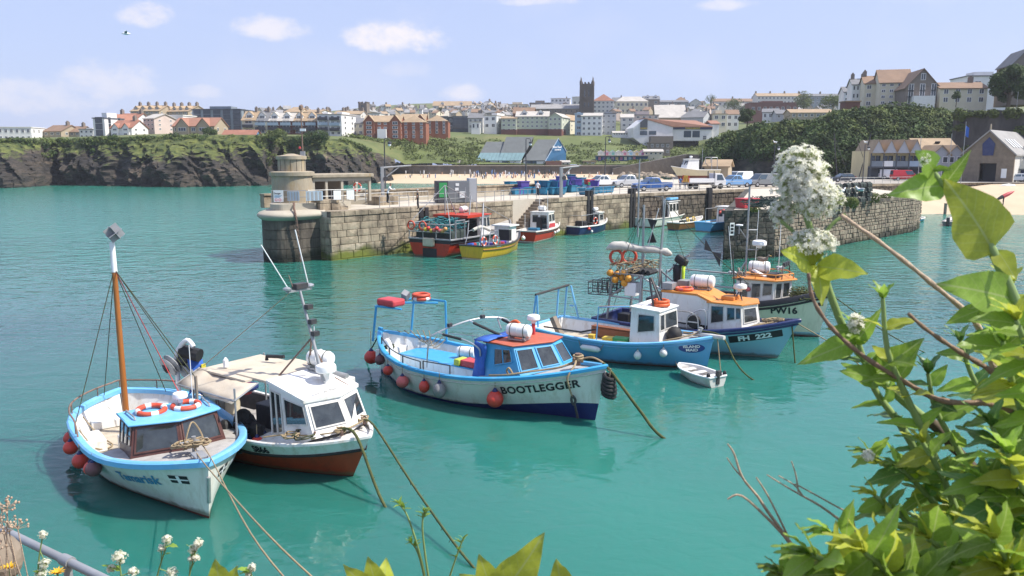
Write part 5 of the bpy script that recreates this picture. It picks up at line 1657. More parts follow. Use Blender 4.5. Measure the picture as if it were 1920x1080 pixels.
MB().bx(0,wT,-.9,.35,hE*.40,hE*.46).build('balcony_floor','clad_dark',hr)
MB().bx(0,wT,-.92,-.85,hE*.46,hE*.68).build('balcony_front','clad_slate',hr)
MB().bx(0,wT,.36,.44,-1,hE*.40).build('ground_front','clad_dark',hr)
for k in range(4):
 x0=k*wT/4.3+.1
 gw=wT/4.3
 MB().add([(x0,-1,hE),(x0+gw,-1,hE),(x0+gw/2,-1,hE+2.45),(x0,-.8,hE),(x0+gw,-.8,hE),(x0+gw/2,-.8,hE+2.45)],[(0,1,2),(5,4,3),(0,3,4,1),(1,4,5,2),(2,5,3,0)]).build('gable','render_grey',hr)
 gable_roof(gw,11,2.5,.05,'y',.15).build('gable_roof','roof_tan',hr,M=Matrix.Translation((x0+gw/2,-1.1,hE+.12)))
 MB().bx(x0-.1,x0+.1,-1,-.8,-1,hE).build('post','clad_dark',hr)
 for j in range(2):
  link('window',window_mesh(.85,1.0,'trim_dark','pane_far',0),hr,Matrix.Translation((x0+gw*(.3+.42*j),.4,hE*.68)))
for k,x in enumerate((3.3,8.3)):
 MB().bx(x-.95,x+.95,-1.0,-.93,hE*.46,hE*.68).build('banner','plate_white' if k==0 else 'render_blue',hr)
bg=bld('workshop','cream workshop with long tan roof and painted flag',1722,1790,333,282,260,163,10,-6,'x','render_cream','roof_tan',2,1,0,cat='building')
MB().box((4.2-3.6,2.6,6.95),(1.0,.08,.8),rot=Matrix.Rotation(.75,3,'X')).build('roof_flag','letter_black',bg)
for k,(x0,x1,lab)in enumerate(((1746,1776,'grey boarded harbour hut with small gable, first of two'),(1774,1802,'grey boarded harbour hut with small gable touching the boathouse'))):
 bld('harbour_hut',lab,x0,x1,336,288,273,156,8,-6,'y','render_grey','roof_tan',2,2,0,group='grey harbour huts',ww=1.0,wh=1.2)
Y=148.0
bh=root('boathouse','brown stone boathouse with wide gable and arched blue window','building',TR(D(1799,342,Y),R(-42)))
S=Y/FPX
gw=66*S/.78
hE=(342-290)*S
hR=(342-249)*S
MB().prism([(0,-1),(gw*.36,-1),(gw*.36,hE*.68),(gw*.68,hE*.68),(gw*.68,-1),(gw,-1),(gw,hE),(gw/2,hR),(0,hE)],.6,'y').build('gable_wall','old_stone',bh)
MB().bx(0,.4,.6,22,-1,hE).bx(gw-.4,gw,.6,22,-1,hE).build('side_wall','render_pale',bh)
rf=gable_roof(gw,24,hR-hE,.35,'y',.3).build('roof','roof_grey',bh,M=Matrix.Translation((gw/2,0,hE+.25)))
MB().bx(gw*.36,gw*.68,2.5,3,-1,hE*.7).build('dark_doors','trim_dark',bh)
MB().prism([(gw*.40,hE*.95),(gw*.6,hE*.95),(gw*.62,hE*1.35),(gw*.5,hE*1.58),(gw*.38,hE*1.35)],.12,'y',(0,-.14,0)).build('arched_window','navy',bh)
MB().bx(gw*.78,gw*.88,-.1,0,hE*.18,hE*.5).build('notice_case','plate_white',bh)
sl=math.atan2(hR-hE,gw/2)
for k in range(4):
 t_=.62
 MB().box((0,0,0),(2.2,.85,.1),rot=Matrix.Rotation(sl,3,'Y')).build('skylight','plate_white',rf,M=Matrix.Translation((gw/2*t_,3.6+2.3*k,(hR-hE)*(1-t_)+.12)))
MB().lathe([(.16,0),(.12,.8),(.02,1.0)],6,(gw/2,.2,hR+.3)).build('finial','stone_tan',bh)
an=root('boathouse_annexe','grey rendered annexe with lean-to slate roof and poster panel','building',TR(D(1863,342,147),R(-14)))
MB().bx(.2,4.2,0,8,-1,4.5).build('wall','render_pale',an)
MB().bx(.5,3.4,-.1,0,1.6,2.6).build('poster','clad_blue',an)
MB().bx(4.25,12,1,8,-1,2.6).build('garage','navy',an)
MB().add([(3.4,-.6,2.5),(12.2,-.6,2.5),(12.2,6,6.6),(6.2,6,6.6),(3.4,-.6,2.25),(12.2,-.6,2.25),(12.2,6,6.3),(6.2,6,6.3)],[(0,1,2,3),(7,6,5,4),(0,4,5,1),(1,5,6,2),(2,6,7,3),(3,7,4,0)]).build('roof','roof_lead',an)
for k in range(2):
 MB().box((6.4+k*1.6,2.0,4.25),(1.0,1.6,.1),rot=Matrix.Rotation(.55,3,'X')).build('skylight','plate_white',an)
bld('shed','stone net shed with tan roof by the cream boat',1321,1364,327,311,300,132,5,-22,'x','stone_tan','roof_tan',0,0,0,cat='shed')
def tree(label,px,py,Y,wpx,hpx,n_,mt='bush',trunk=True,group='trees',seed=0):
 r=random.Random(seed)
 c0=D(px,py,Y)
 w,h=wpx*Y/FPX,hpx*Y/FPX
 o=root('tree',label,'tree',TR(c0),group)
 if trunk:
  tb_=MB().tube([(0,0,-1.5),(.05*w,0,h*.35),(0,0,h*.8)],[.05*h,.035*h,.01*h],6)
  for k in range(4):
   a_=k*1.6+r.random()
   tb_.tube([(0,0,h*(.3+.1*k)),(math.cos(a_)*w*.3,math.sin(a_)*w*.3,h*(.5+.1*k))],[.022*h,.008*h],5)
  tb_.build('trunk','bark',o)
 bl=[]
 for k in range(16):
  a_,rr=r.uniform(0,6.3),r.random()**.6
  zz=r.uniform(.35,.92)
  k2=math.sqrt(max(0,1-((zz-.6)/.45)**2))*w*.4
  s_=r.uniform(.13,.24)*w
  bl.append(((math.cos(a_)*k2*rr,math.sin(a_)*k2*rr,zz*h),s_,s_,s_*.8))
 cr=fastbuild(leafmass(bl,n_,max(w*.03,.2),r),'crown',mt,o)
 return o
GT='trees in the town'
tree('large dark tree beside the retaining wall on the right',1886,215,182,72,88,9000,'bush',seed=1,group=GT)
tree('pale poplar sticking up over the skyline',1332,206,600,20,30,700,'bush_light',seed=2,group=GT)
tree('rounded green tree below the skyline roofs',1375,214,540,34,26,1200,'bush_light',seed=3,group=GT)
tree('dark green tree below the brown skyline row',1390,216,520,20,18,900,'bush',seed=4,group=GT)
tree('broad tree in front of the red brick hall',1505,208,440,40,32,1800,'bush_light',seed=5,group=GT)
tree('low spreading tree next to the cliff top hotels',1560,208,400,46,26,1800,'bush_light',seed=6,group=GT)
tree('bushy tree at the top of the wooded cliff',1400,236,230,34,30,2500,'bush',seed=7,group=GT)
tree('small palm in the cream house garden',1793,190,210,16,18,700,'bush',seed=8,group=GT)
tree('little dark tree on the hill above the brick flats',826,212,520,10,12,500,'bush',seed=9,group=GT)
tree('round shrub tree on the cliff edge beyond the pier mast',520,268,246,38,24,2600,'bush_light',seed=10,trunk=False,group=GT)
tree('dense bush on the cliff beneath the white hotels',590,276,247,50,26,2600,'bush',seed=11,trunk=False,group=GT)
tree('dark bush at the corner of the kiosk',392,258,262,30,18,1500,'bush',seed=12,trunk=False,group=GT)
stp=root('cliff_steps','pale concrete steps climbing the slope above the beach','steps')
pa,pb=hill_point(792,350),hill_point(812,300)
pa,pb=D(816,270,340),D(794,293,312)
pc_=D(825,309,300)
for q0,q1 in((pa,pb),(pb,pc_)):
 d=q1-q0
 for k in range(14):
  p=q0+d*(k/13)
  MB().box((p.x,p.y,p.z+.25),(2.2,abs(d.y)/13+.6,.5)).build('step','concrete',stp)
# --- boats
mat('cab_glass',(.03,.037,.04),.03,.6,2.2,spec=1.0,dirt=(.13,.15,.15),dirt_amt=.45,dirt_scale=1.3)
def sstep(x):
 x=max(0,min(1,x))
 return x*x*(3-2*x)
class Hull:
 def __init__(s,L,B,zs,zm,zb,rake=.5,ts=.8,tm=.45,n=2.4,draft=.5,flare=.75,round_=False):
  s.L,s.B,s.zs,s.zm,s.zb,s.rake,s.ts,s.tm,s.n,s.draft,s.flare,s.round_=L,B,zs,zm,zb,rake,ts,tm,n,draft,flare,round_
 def sheer(s,t):
  return s.zm+((s.zb-s.zm)*((t-.4)/.6)**2 if t>=.4 else(s.zs-s.zm)*((.4-t)/.4)**2)
 def plan(s,t):
  if t>s.tm:
   return max(0.,1-((t-s.tm)/(1-s.tm))**s.n)
  if s.round_:
   return max(0.,1-((s.tm-t)/s.tm)**s.ts)
  return s.ts+(1-s.ts)*math.sin(t/s.tm*PI/2)
 def pt(s,t,z,side,off=0.0):
  sh=s.sheer(t)
  u=max(0.,min(1.,(z+s.draft)/(sh+s.draft)))
  e=.22+(s.flare-.22)*sstep((t-.45)/.55)
  if s.round_:
   e=max(e,.22+.5*sstep((.3-t)/.3))
  y=s.B/2*s.plan(t)*u**e
  zz=(z+s.draft)/(s.zb+s.draft)
  x1=s.L/2-s.rake*(1-zz)
  x=-s.L/2+(x1+s.L/2)*t
  if off:
   y=max(y-off,0)
   x-=off*(1 if t>.97 else 0)-off*(1 if(t<.03 and s.round_)else 0)
  return Vector((x,y*side,z))
 def tx(s,x,z):
  zz=(z+s.draft)/(s.zb+s.draft)
  return max(0.,min(1.,(x+s.L/2)/(s.L-s.rake*(1-zz))))
TS=[0,.008,.02,.04,.07,.1,.15,.2,.27,.34,.42,.5,.57,.63,.69,.74,.79,.83,.87,.9,.925,.945,.962,.976,.987,.995,1]
def make_hull(bo,h,bands,rail,rail_w=.12,rail_h=.09,deck_z=.55,fore_t=.62,deck_mat='deck_tan',fore_mat='deck_grey',inner='cabin_white',fore_drop=.06,strake=None,stern_mat=None):
 for nm,z0,z1,mt in bands:
  mb=MB()
  for sd in(-1,1):
   rows=[]
   for t in TS:
    sh=h.sheer(t)
    a=z0(t)if callable(z0)else z0
    b_=sh if z1 is None else min(z1(t)if callable(z1)else z1,sh)
    rows.append([h.pt(t,lerp(a,b_,k/6),sd)for k in range(7)])
   mb.grid(rows,sd>0)
  if not h.round_:
   a=z0(0)if callable(z0)else z0
   b_=h.sheer(0)if z1 is None else(z1(0)if callable(z1)else z1)
   L_=[h.pt(0,lerp(a,b_,k/6),-1)for k in range(7)]
   R_=[h.pt(0,lerp(a,b_,k/6),1)for k in range(7)]
   mb.grid([L_,R_])
  mb.build(nm,mt,bo,smooth=50)
 path=[h.pt(t,h.sheer(t),-1)for t in TS[:-1]]+[h.pt(1,h.sheer(1),1)]+[h.pt(t,h.sheer(t),1)for t in reversed(TS[:-1])]
 if not h.round_:
  path+=[h.pt(0,h.zs,1).lerp(h.pt(0,h.zs,-1),k/4)for k in range(1,4)]
 else:
  path=path[:-1]
 mb=MB()
 rows=[]
 n_=len(path)
 for i,p in enumerate(path):
  d=(path[(i+1)%n_]-path[i-1])
  d.z=0
  d.normalize()
  nn=Vector((-d.y,d.x,0))
  if nn.dot(Vector((p.x,p.y,0)))<0:
   nn=-nn
  o_,i_=nn*rail_w*.45,nn*-rail_w*.55
  zz=Vector((0,0,rail_h))
  rows.append([p+i_-zz*.3,p+i_+zz*.8,p+i_*.5+zz,p+o_*.5+zz,p+o_+zz*.7,p+o_-zz*.3,p+i_-zz*.3])
 rows.append(rows[0])
 mb.grid(rows)
 mb.build('gunwale',rail,bo,smooth=40)
 if strake:
  mb=MB()
  for sd in(-1,1):
   mb.tube([h.pt(t,h.sheer(t)-strake[0],sd)+Vector((0,sd*.01,0))for t in TS],strake[1],6)
  mb.build('rubbing_strake',strake[2],bo,smooth=60)
 tt=[t for t in TS if .004<t<=fore_t]+[fore_t]
 off=.07
 mb=MB()
 for sd in(-1,1):
  mb.grid([[h.pt(t,h.sheer(t),sd,off),h.pt(t,lerp(h.sheer(t),deck_z,.5),sd,off),h.pt(t,deck_z,sd,off)]for t in tt])
 if not h.round_:
  mb.grid([[h.pt(.012,z_,sd,off)for sd in(-1,1)]for z_ in(deck_z,h.sheer(0))])
 mb.build('bulwark_lining',inner,bo,smooth=50)
 mb=MB()
 mb.grid([[h.pt(t,deck_z,sd*k,off)if abs(k)==1 else Vector((h.pt(t,deck_z,1,off).x,0,deck_z))for sd,k in((1,-1),(1,0),(1,1))]for t in tt])
 mb.build('deck',deck_mat,bo)
 t2=[fore_t]+[t for t in TS if t>fore_t]
 mb=MB()
 rows=[]
 for t in t2:
  a,b_=h.pt(t,h.sheer(t)-fore_drop,-1,.03),h.pt(t,h.sheer(t)-fore_drop,1,.03)
  rows.append([a.lerp(b_,k/6)+Vector((0,0,.07*(1-(k/3-1)**2)))for k in range(7)])
 mb.grid(rows)
 f0=rows[0]
 lo_=h.pt(fore_t,deck_z,1,.08).y
 mb.grid([f0,[Vector((p.x,max(-lo_,min(lo_,p.y)),deck_z))for p in f0]])
 mb.build('foredeck',fore_mat,bo,smooth=40)
def boat(name,label,h,bow,head,cat='boat',group='moored boats',trim=0.0):
 w=W(bow[0],bow[1],0)
 a=R(head)
 x=h.pt(1,0,1).x
 o=root(name,label,cat,TR((w.x-x*math.cos(a),w.y-x*math.sin(a),trim),a),group)
 bpy.context.view_layer.update()
 return o
def hull_n(h,t,z,side,off):
 p=h.pt(t,z,side)
 nn=(h.pt(min(t+.01,1),z,side)-h.pt(t-.01,z,side)).cross(h.pt(t,z+.04,side)-h.pt(t,z-.04,side)).normalized()
 return p+nn*(off if nn.y*side>0 else-off)
def hull_text(bo,h,txt,x,z,size,mt,side=-1,bold=.01,shear=0,name='lettering',sx=1.0,space=1.0,off=.012,drop=0):
 def warp(u,v):
  zz=z+v
  xx=x+u*sx*(1 if side<0 else-1)
  t=h.tx(xx,zz)
  if drop:
   zz=h.sheer(t)-drop+v
  return hull_n(h,t,zz,side,off)
 return link(name,text_mesh(txt,size,mt,bold,shear,warp=warp,space=space),bo)
def hull_patch(bo,h,x0,x1,z0,z1,mt,name,side=-1,off=.008,ell=False,drop=0):
 mb=MB()
 if ell:
  ring=[]
  for k in range(28):
   a_=2*PI*k/28
   xx,zz=(x0+x1)/2+(x1-x0)/2*math.cos(a_),(z0+z1)/2+(z1-z0)/2*math.sin(a_)
   ring.append(hull_n(h,h.tx(xx,zz),zz,side,off))
  c_=hull_n(h,h.tx((x0+x1)/2,(z0+z1)/2),(z0+z1)/2,side,off*1.3)
  mb.add(ring+[c_],[(k,(k+1)%28,28)for k in range(28)])
 else:
  def pz(i,k):
   xx,zz=lerp(x0,x1,i/12),z0+(z1-z0)*k
   t=h.tx(xx,zz)
   return hull_n(h,t,h.sheer(t)-drop+(z1-z0)*(k-.5)if drop else zz,side,off)
  mb.grid([[pz(i,k)for k in(0,.25,.5,.75,1)]for i in range(13)])
 return mb.build(name,mt,bo)
def wp(bo,p):
 return bo.matrix_world@Vector(p)
def cabin(bo,name,bot,top,wall,roofm,wins,frame,over=.08,rt=.06,glass='cab_glass',crown=.04,closed=True,trim=None):
 cb_=root_part(name,bo,(0,0,0))
 n_=len(bot)
 bot,top=[Vector(p)for p in bot],[Vector(p)for p in top]
 mb=MB().add(bot+top,[(i,(i+1)%n_,n_+(i+1)%n_,n_+i)for i in range(n_ if closed else n_-1)])
 mb.build('wall',wall,cb_)
 c_=sum(top,Vector())/n_
 ct_=sum(bot,Vector())/n_
 def q(e,u,v,off):
  a,b_=bot[e].lerp(bot[(e+1)%n_],u),top[e].lerp(top[(e+1)%n_],u)
  nn=(bot[(e+1)%n_]-bot[e]).cross(top[e]-bot[e]).normalized()
  p=a.lerp(b_,v)
  if nn.dot(p-ct_)<0:
   nn=-nn
  return p+nn*off
 for e,lst in wins.items():
  for(u0,u1,v0,v1)in lst:
   wn_=root_part('window',cb_,(0,0,0))
   fu=.045/max((bot[(e+1)%n_]-bot[e]).length,.1)
   fv=.045/max((top[e]-bot[e]).length,.1)
   mb=MB()
   for(a,b_,c2,d2)in((u0-fu,u1+fu,v0-fv,v0),(u0-fu,u1+fu,v1,v1+fv),(u0-fu,u0,v0,v1),(u1,u1+fu,v0,v1)):
    mb.add([q(e,a,c2,.002),q(e,b_,c2,.002),q(e,b_,d2,.002),q(e,a,d2,.002),q(e,a,c2,.028),q(e,b_,c2,.028),q(e,b_,d2,.028),q(e,a,d2,.028)],[(4,5,6,7),(0,4,7,3),(1,2,6,5),(0,1,5,4),(3,7,6,2)])
   mb.build('frame',frame,wn_)
   MB().add([q(e,u0,v0,.012),q(e,u1,v0,.012),q(e,u1,v1,.012),q(e,u0,v1,.012),q(e,u0,v0,.004),q(e,u1,v0,.004),q(e,u1,v1,.004),q(e,u0,v1,.004)],[(0,1,2,3),(7,6,5,4)]).build('pane',glass,wn_)
 ov=[p+Vector(((p.x-c_.x),(p.y-c_.y),0)).normalized()*over for p in top]
 mb=MB()
 zt=Vector((0,0,rt))
 cc=c_+Vector((0,0,rt+crown))
 mb.add(ov+[p+zt for p in ov]+[cc],[tuple(range(n_-1,-1,-1))]+[(i,(i+1)%n_,n_+(i+1)%n_,n_+i)for i in range(n_)]+[(n_+i,n_+(i+1)%n_,2*n_)for i in range(n_)])
 mb.build('roof',roofm,cb_,smooth=30)
 if trim:
  MB().tube([p+zt*.5 for p in ov],rt*.55,6,closed=True).build('roof_edge',trim,cb_,smooth=60)
 return cb_
def fender(bo,p,r,mt,label,hang=.45,cap='buoy_cap',long=1.0,group='fenders'):
 r*=.87
 w=wp(bo,p)
 o=root('fender',label,'fender',TR(w,rnd.random()*6),group)
 prof=[(r*math.cos(a_)*(1 if a_<0 else 1-.12*math.sin(a_)),r*long*math.sin(a_))for a_ in[R(-88+k*14.5)for k in range(12)]]
 MB().lathe(prof,16).build('ball',mt,o,smooth=180)
 MB().lathe([(r*.42,r*long*.84),(r*.25,r*long*1.08),(r*.12,r*long*1.3)],10).build('cap',cap,o,smooth=180)
 MB().tube([(0,0,r*long*1.25),(.01,0,r*long*1.25+hang)],.014,5).build('lanyard','rope_tan',o)
 return o
def life_ring(M,r,label,m1='ring_red',m2='ring_white',tube=.055,group='life rings'):
 o=root('life_ring',label,'life ring',M,group)
 for k in range(8):
  wid=.5 if k%2==0 else 1.08
  a0=k*PI/4-wid/2
  pts=[(r*math.cos(a0+wid*j/5),r*math.sin(a0+wid*j/5),0)for j in range(6)]
  MB().tube(pts,tube*(1.06 if k%2==0 else 1.0),8).build('band' if k%2==0 else 'float',m2 if(k%2==0)==(m1!='ring_white')else m1,o,smooth=60)
 return o
def raft(M,L,r,label,group='life raft canisters'):
 o=root('life_raft',label,'life raft',M,group)
 ry=Matrix.Rotation(PI/2,3,'Y')
 MB().lathe([(r*.35,-L/2),(r*.82,-L/2+.04),(r,-L/2+.14),(r,-.02),(r*1.03,-.015),(r*1.03,.015),(r,.02),(r,L/2-.14),(r*.82,L/2-.04),(r*.35,L/2)],18,(0,0,r+.08),ry).build('canister','canister',o,smooth=40)
 for x in(-L*.28,L*.28):
  MB().torus((x,0,r+.08),r*1.02,.014,18,5,ry).build('strap','rope_dark',o)
 MB().bx(-L*.36,-L*.26,-r,r,0,.12).bx(L*.26,L*.36,-r,r,0,.12).bx(-L*.36,L*.36,-r,-r+.05,0,.05).bx(-L*.36,L*.36,r-.05,r,0,.05).build('cradle','galv',o)
 return o
def tubes(bo,name,lines,r,mt,n=6):
 mb=MB()
 for L_ in lines:
  mb.tube(L_,r,n)
 return mb.build(name,mt,bo,smooth=60)
def rope(label,pts,r,mt,name='mooring_rope',cat='rope',group='mooring ropes',fuzz=0):
 mb=MB().tube(pts,r,6)
 if fuzz:
  for k in range(fuzz):
   i=rnd.randrange(len(pts)-1)
   p=Vector(pts[i]).lerp(Vector(pts[i+1]),rnd.random())
   d=Vector((rnd.uniform(-1,1),rnd.uniform(-1,1),rnd.uniform(-1.6,.3))).normalized()*rnd.uniform(.04,.13)
   mb.add([p,p+d,p+d*.6+Vector((.02,.01,0))],[(0,1,2)])
 o=mb.build(name,mt,smooth=70)
 return tag(o,label,cat,group)
def coil(bo,name,c,r,turns,mt,tr=.022,jit=.03,n=14):
 c=Vector(c)
 pts=[c+Vector((math.cos(2*PI*k/n)*(r+rnd.uniform(-jit,jit)),math.sin(2*PI*k/n)*(r+rnd.uniform(-jit,jit)),.012*k/n*4+rnd.uniform(-.01,.02)))for k in range(int(n*turns))]
 return MB().tube(catmull(pts,2),tr,6).build(name,mt,bo,smooth=70)
def dome(bo,name,p,r,h_,mt='plastic_white',foot=.12):
 return MB().lathe([(r*.35,-foot),(r*.35,0),(r*.9,0),(r,h_*.15),(r,h_*.6),(r*.92,h_*.85),(r*.6,h_),(r*.05,h_*1.02)],18,p).build(name,mt,bo,smooth=35)
def gull(w,rz,s_,label,dark=False,group='perched gulls'):
 o=root('gull',label,'gull',TR(w,rz,s_),group)
 body=MB().lathe([(.01,-.24),(.035,-.2),(.075,-.08),(.085,.04),(.06,.13),(.04,.17)],10,(0,0,.17),Matrix.Rotation(R(76),3,'Y'))
 body.tube([(.12,0,.21),(.17,0,.28),(.2,0,.32)],[.05,.038,.042],8).ball((.215,0,.335),.045,8,6)
 body.build('body','gull_brown' if dark else 'gull_white',o,smooth=180)
 for sd in(-1,1):
  MB().ball((-.07,sd*.062,.19),1,8,6,(.19,.03,.065),Matrix.Rotation(R(10),3,'Y')).build('wing','gull_brown' if dark else 'gull_grey',o,smooth=180)
  MB().tube([(.0,sd*.03,.12),(.01,sd*.03,0)],.008,4).build('leg','gull_yellow',o)
 MB().lathe([(.016,0),(.012,.05),(.003,.075)],6,(.25,0,.335),Matrix.Rotation(R(95),3,'Y')).build('beak','gull_yellow',o)
 MB().box((-.3,0,.125),(.13,.05,.02),rot=Matrix.Rotation(R(-12),3,'Y')).build('tail','gull_dark',o)
 return o
hT=Hull(9.3,4.0,1.15,1.05,1.5,.3,ts=3.6,n=3.2,round_=True,flare=.8)
tam=boat('fishing_boat','white open boat with brown wheelhouse, pale blue rail and tall wooden mast',hT,(392,972),-52)
make_hull(tam,hT,[('antifouling',-.45,.06,'antifoul_red'),('hull',.06,None,'hull_white')],'pale_blue',.2,.13,.45,.60,'deck_tan','deck_grey')
cabin(tam,'wheelhouse',[(.95,-1.3,.5),(2.2,-1.25,1.12),(2.62,-.02,1.2),(2.2,1.25,1.12),(.95,1.3,.5)],[(.85,-1.12,1.98),(2.0,-1.08,1.98),(2.3,0,1.98),(2.0,1.08,1.98),(.85,1.12,1.98)],'brown_paint','pale_blue',{0:[(.06,.3,.52,.93),(.36,.62,.50,.93),(.7,.94,.45,.66),(.7,.94,.7,.93)],1:[(.1,.93,.22,.9)],2:[(.07,.9,.22,.9)],3:[(.1,.9,.45,.92)]},'brown_paint',.1,.07,trim='pale_blue')
for sd in(-1,1):
 MB().tube([(.95,sd*1.0,2.06),(1.0,sd*1.0,2.13),(1.75,sd*.97,2.13),(1.8,sd*.97,2.06)],.025,6).build('grab_rail','galv',tam)
dome(tam,'radar',(1.35,.32,2.32),.2,.17)
MB().tube([(1.35,.32,2.0),(1.35,.32,2.3)],.05,8).build('radar_post','galv',tam)
MB().tube([(1.0,.75,2.0),(1.0,.75,3.7)],.012,5).build('aerial','plastic_white',tam)
MB().tube([(.9,.9,1.0),(.9,.9,2.75)],.05,6).build('exhaust_post','wood_grey',tam)
mx_,my_=-2.3,-.35
MB().tube([(mx_,my_,.4),(mx_,my_,5.6)],[.095,.075],10).build('mast','varnish',tam,smooth=60)
MB().tube([(mx_,my_,5.5),(mx_,my_,6.4)],[.085,.075],10).build('mast_head','plastic_white',tam,smooth=60)
rfl=root_part('radar_reflector',tam,(mx_+.15,my_+.05,6.7))
for rx in range(3):
 MB().box((0,0,0),(.44,.44,.012),rot=Matrix.Rotation(R(35),3,'X')@(Matrix.Identity(3)if rx==0 else Matrix.Rotation(PI/2,3,'XY'[rx-1]))).build('plate','galv',rfl)
for i,(e,mt)in enumerate([((-1.9,-1.85,1.05),'rope_dark'),((-1.0,1.9,1.05),'rope_dark'),((-3.6,1.2,1.1),'rope_dark'),((.6,.6,2.0),'red_rope'),((-4.2,-.6,1.1),'rope_dark'),((.9,.9,2.7),'rope_dark')]):
 MB().tube([(mx_,my_,5.6),e],.014,5).build('stay',mt,tam)
pts=[hT.pt(t,1.05,-1)for t in(.42,.3,.2,.12,.06,.02)]+[hT.pt(t,1.05,1)for t in(0,.03,.08,.14,.22,.3,.4)]
rail=[Vector((p.x,p.y,hT.sheer(.1)+.42))for p in pts]
MB().tube(catmull([rail[0]-Vector((-.4,0,.5))]+rail+[rail[-1]-Vector((-.4,0,.5))],4),.026,6).build('stern_rail','rail_rust',tam,smooth=60)
for p,q_ in zip(pts[::2],rail[::2]):
 MB().tube([Vector((p.x,p.y,1.1)),q_],.02,5).build('rail_post','rail_rust',tam)
MB().bx(-3.7,-3.0,-1.2,1.2,.46,.72).build('stern_locker','cabin_white',tam,bevel=.02)
MB().bx(-2.0,-.9,-1.75,-1.2,.46,.8).build('side_bench','cabin_white',tam,bevel=.02)
MB().bx(-2.2,.4,1.15,1.75,.46,.8).build('side_bench','cabin_white',tam,bevel=.02)
MB().bx(-.75,.45,-.95,.1,.46,.95).build('engine_box','grey_white',tam,bevel=.04)
MB().box((-.3,-.35,1.02),(.7,.5,.12)).build('hatch','cabin_white',tam,bevel=.02)
for L_ in(catmull([(-2.6,-1.5,1.1),(-2.0,-1.2,.6),(-1.2,-1.0,.5),(-.9,-1.5,.6),(-1.5,-1.8,1.05)],5),catmull([(-2.5,1.3,1.2),(-2.2,1.0,.7),(-1.6,1.2,.6),(-1.9,1.6,1.1)],5)):
 tubes(tam,'well_rope',[L_],.02,'rope_tan')
for k in range(7):
 MB().tube(catmull([(-1.6+rnd.uniform(-.1,.1),1.5,1.15-.08*k),(-1.35,1.4+rnd.uniform(-.1,.1),.9-.06*k),(-1.2,1.55,1.15-.05*k)],4),.018,5).build('hung_rope','rope_tan',tam)
MB().box((3.95,0,1.52),(.5,.3,.06)).build('stemhead_plate','galv',tam,bevel=.01)
MB().tube([(3.2,.1,1.35),(3.2,.1,1.78)],.06,8).tube([(3.2,-.25,1.65),(3.2,.45,1.65)],.035,6).build('bitts','galv',tam)
for k in range(5):
 coil(tam,'rope_coil',(3.05+.08*k,-.2+.1*k,1.5+.03*k),.2+.03*(k%3),2.2,'rope_tan',.024,.06)
MB().tube(catmull([(3.1,-.1,1.6),(3.0,.05,1.95),(2.85,.2,2.05),(2.9,.35,1.8),(3.1,.4,1.5)],5),.022,5).build('rope_loop','rope_tan',tam)
hull_text(tam,hT,'Tamarisk',2.75,.8,.38,'letter_blue',-1,.012,.25,sx=1.0,drop=.42)
hull_text(tam,hT,'Tamarisk',3.0,1.0,.34,'letter_faint',1,.01,.25,drop=.36)
for x in(4.0,):
 for sd in(-1,1):
  hull_patch(tam,hT,x-.2,x+.2,.92,1.14,'letter_black','flag_decal',sd)
  hull_patch(tam,hT,x-.2,x+.2,1.01,1.045,'letter_white','flag_decal',sd,.014)
  hull_patch(tam,hT,x-.035,x+.035,.92,1.14,'letter_white','flag_decal',sd,.014)
zz=[hT.pt(1,z_,1)+Vector((.02,0,0))for z_ in(.45,.7,.95,1.15)]
MB().tube(zz,.05,8).build('stem_band','steel',tam,smooth=60)
for i,(t,r,mt,dz,lab)in enumerate([(.10,.19,'buoy_red',.55,'red ball fender at the stern quarter of the wooden masted boat'),(.24,.24,'buoy_red',.5,'red ball fender on the wooden masted boat, second from its stern'),(.36,.24,'buoy_red',.42,'red ball fender on the wooden masted boat, third from its stern'),(.53,.25,'buoy_red',.35,'red ball fender on the wooden masted boat, fourth from its stern'),(.615,.22,'buoy_red',.38,'red ball fender tucked behind the maroon one'),(.655,.24,'buoy_maroon',.3,'dull maroon grey ball fender on the wooden masted boat')]):
 p=hT.pt(t,hT.sheer(t)-dz,-1)
 fender(tam,(p.x,p.y-r*.9,p.z),r,mt,lab,dz-r*.6,group='fenders of the wooden masted boat')
fender(tam,(2.1,2.15,.8),.24,'buoy_red','red ball fender squeezed between the two nearest boats',.3)
life_ring(tam.matrix_world@Matrix.Translation((1.35,-.45,2.13))@Matrix.Rotation(.08,4,'Y'),.34,'red and white life ring lying on the pale blue roof, nearer the door side',tube=.075)
life_ring(tam.matrix_world@Matrix.Translation((1.5,.42,2.13))@Matrix.Rotation(.7,4,'Z'),.34,'red and white life ring on the pale blue roof under the radar',tube=.075)
hP=Hull(8.3,3.3,.95,.9,1.32,1.0,ts=.9,n=3.9)
phr=boat('fishing_boat','orange hulled fishing boat with white whaleback and cream wheelhouse',hP,(662,893),-36)
def gl(t):
 return hP.sheer(t)-lerp(.12,.40,sstep((t-.42)/.2))
make_hull(phr,hP,[('antifouling',-.45,.04,'antifoul_red'),('hull',.04,gl,'orange_hull'),('whaleback',gl,None,'cabin_white')],'cabin_white',.1,.07,.4,.60,'deck_grey','cabin_white','dark_metal',strake=None)
mb=MB()
for sd in(-1,1):
 mb.tube([hP.pt(t,gl(t),sd)+Vector((0,sd*.02,0))for t in TS],.045,8)
mb.build('rubbing_strake','rubber',phr,smooth=60)
WX=1.15
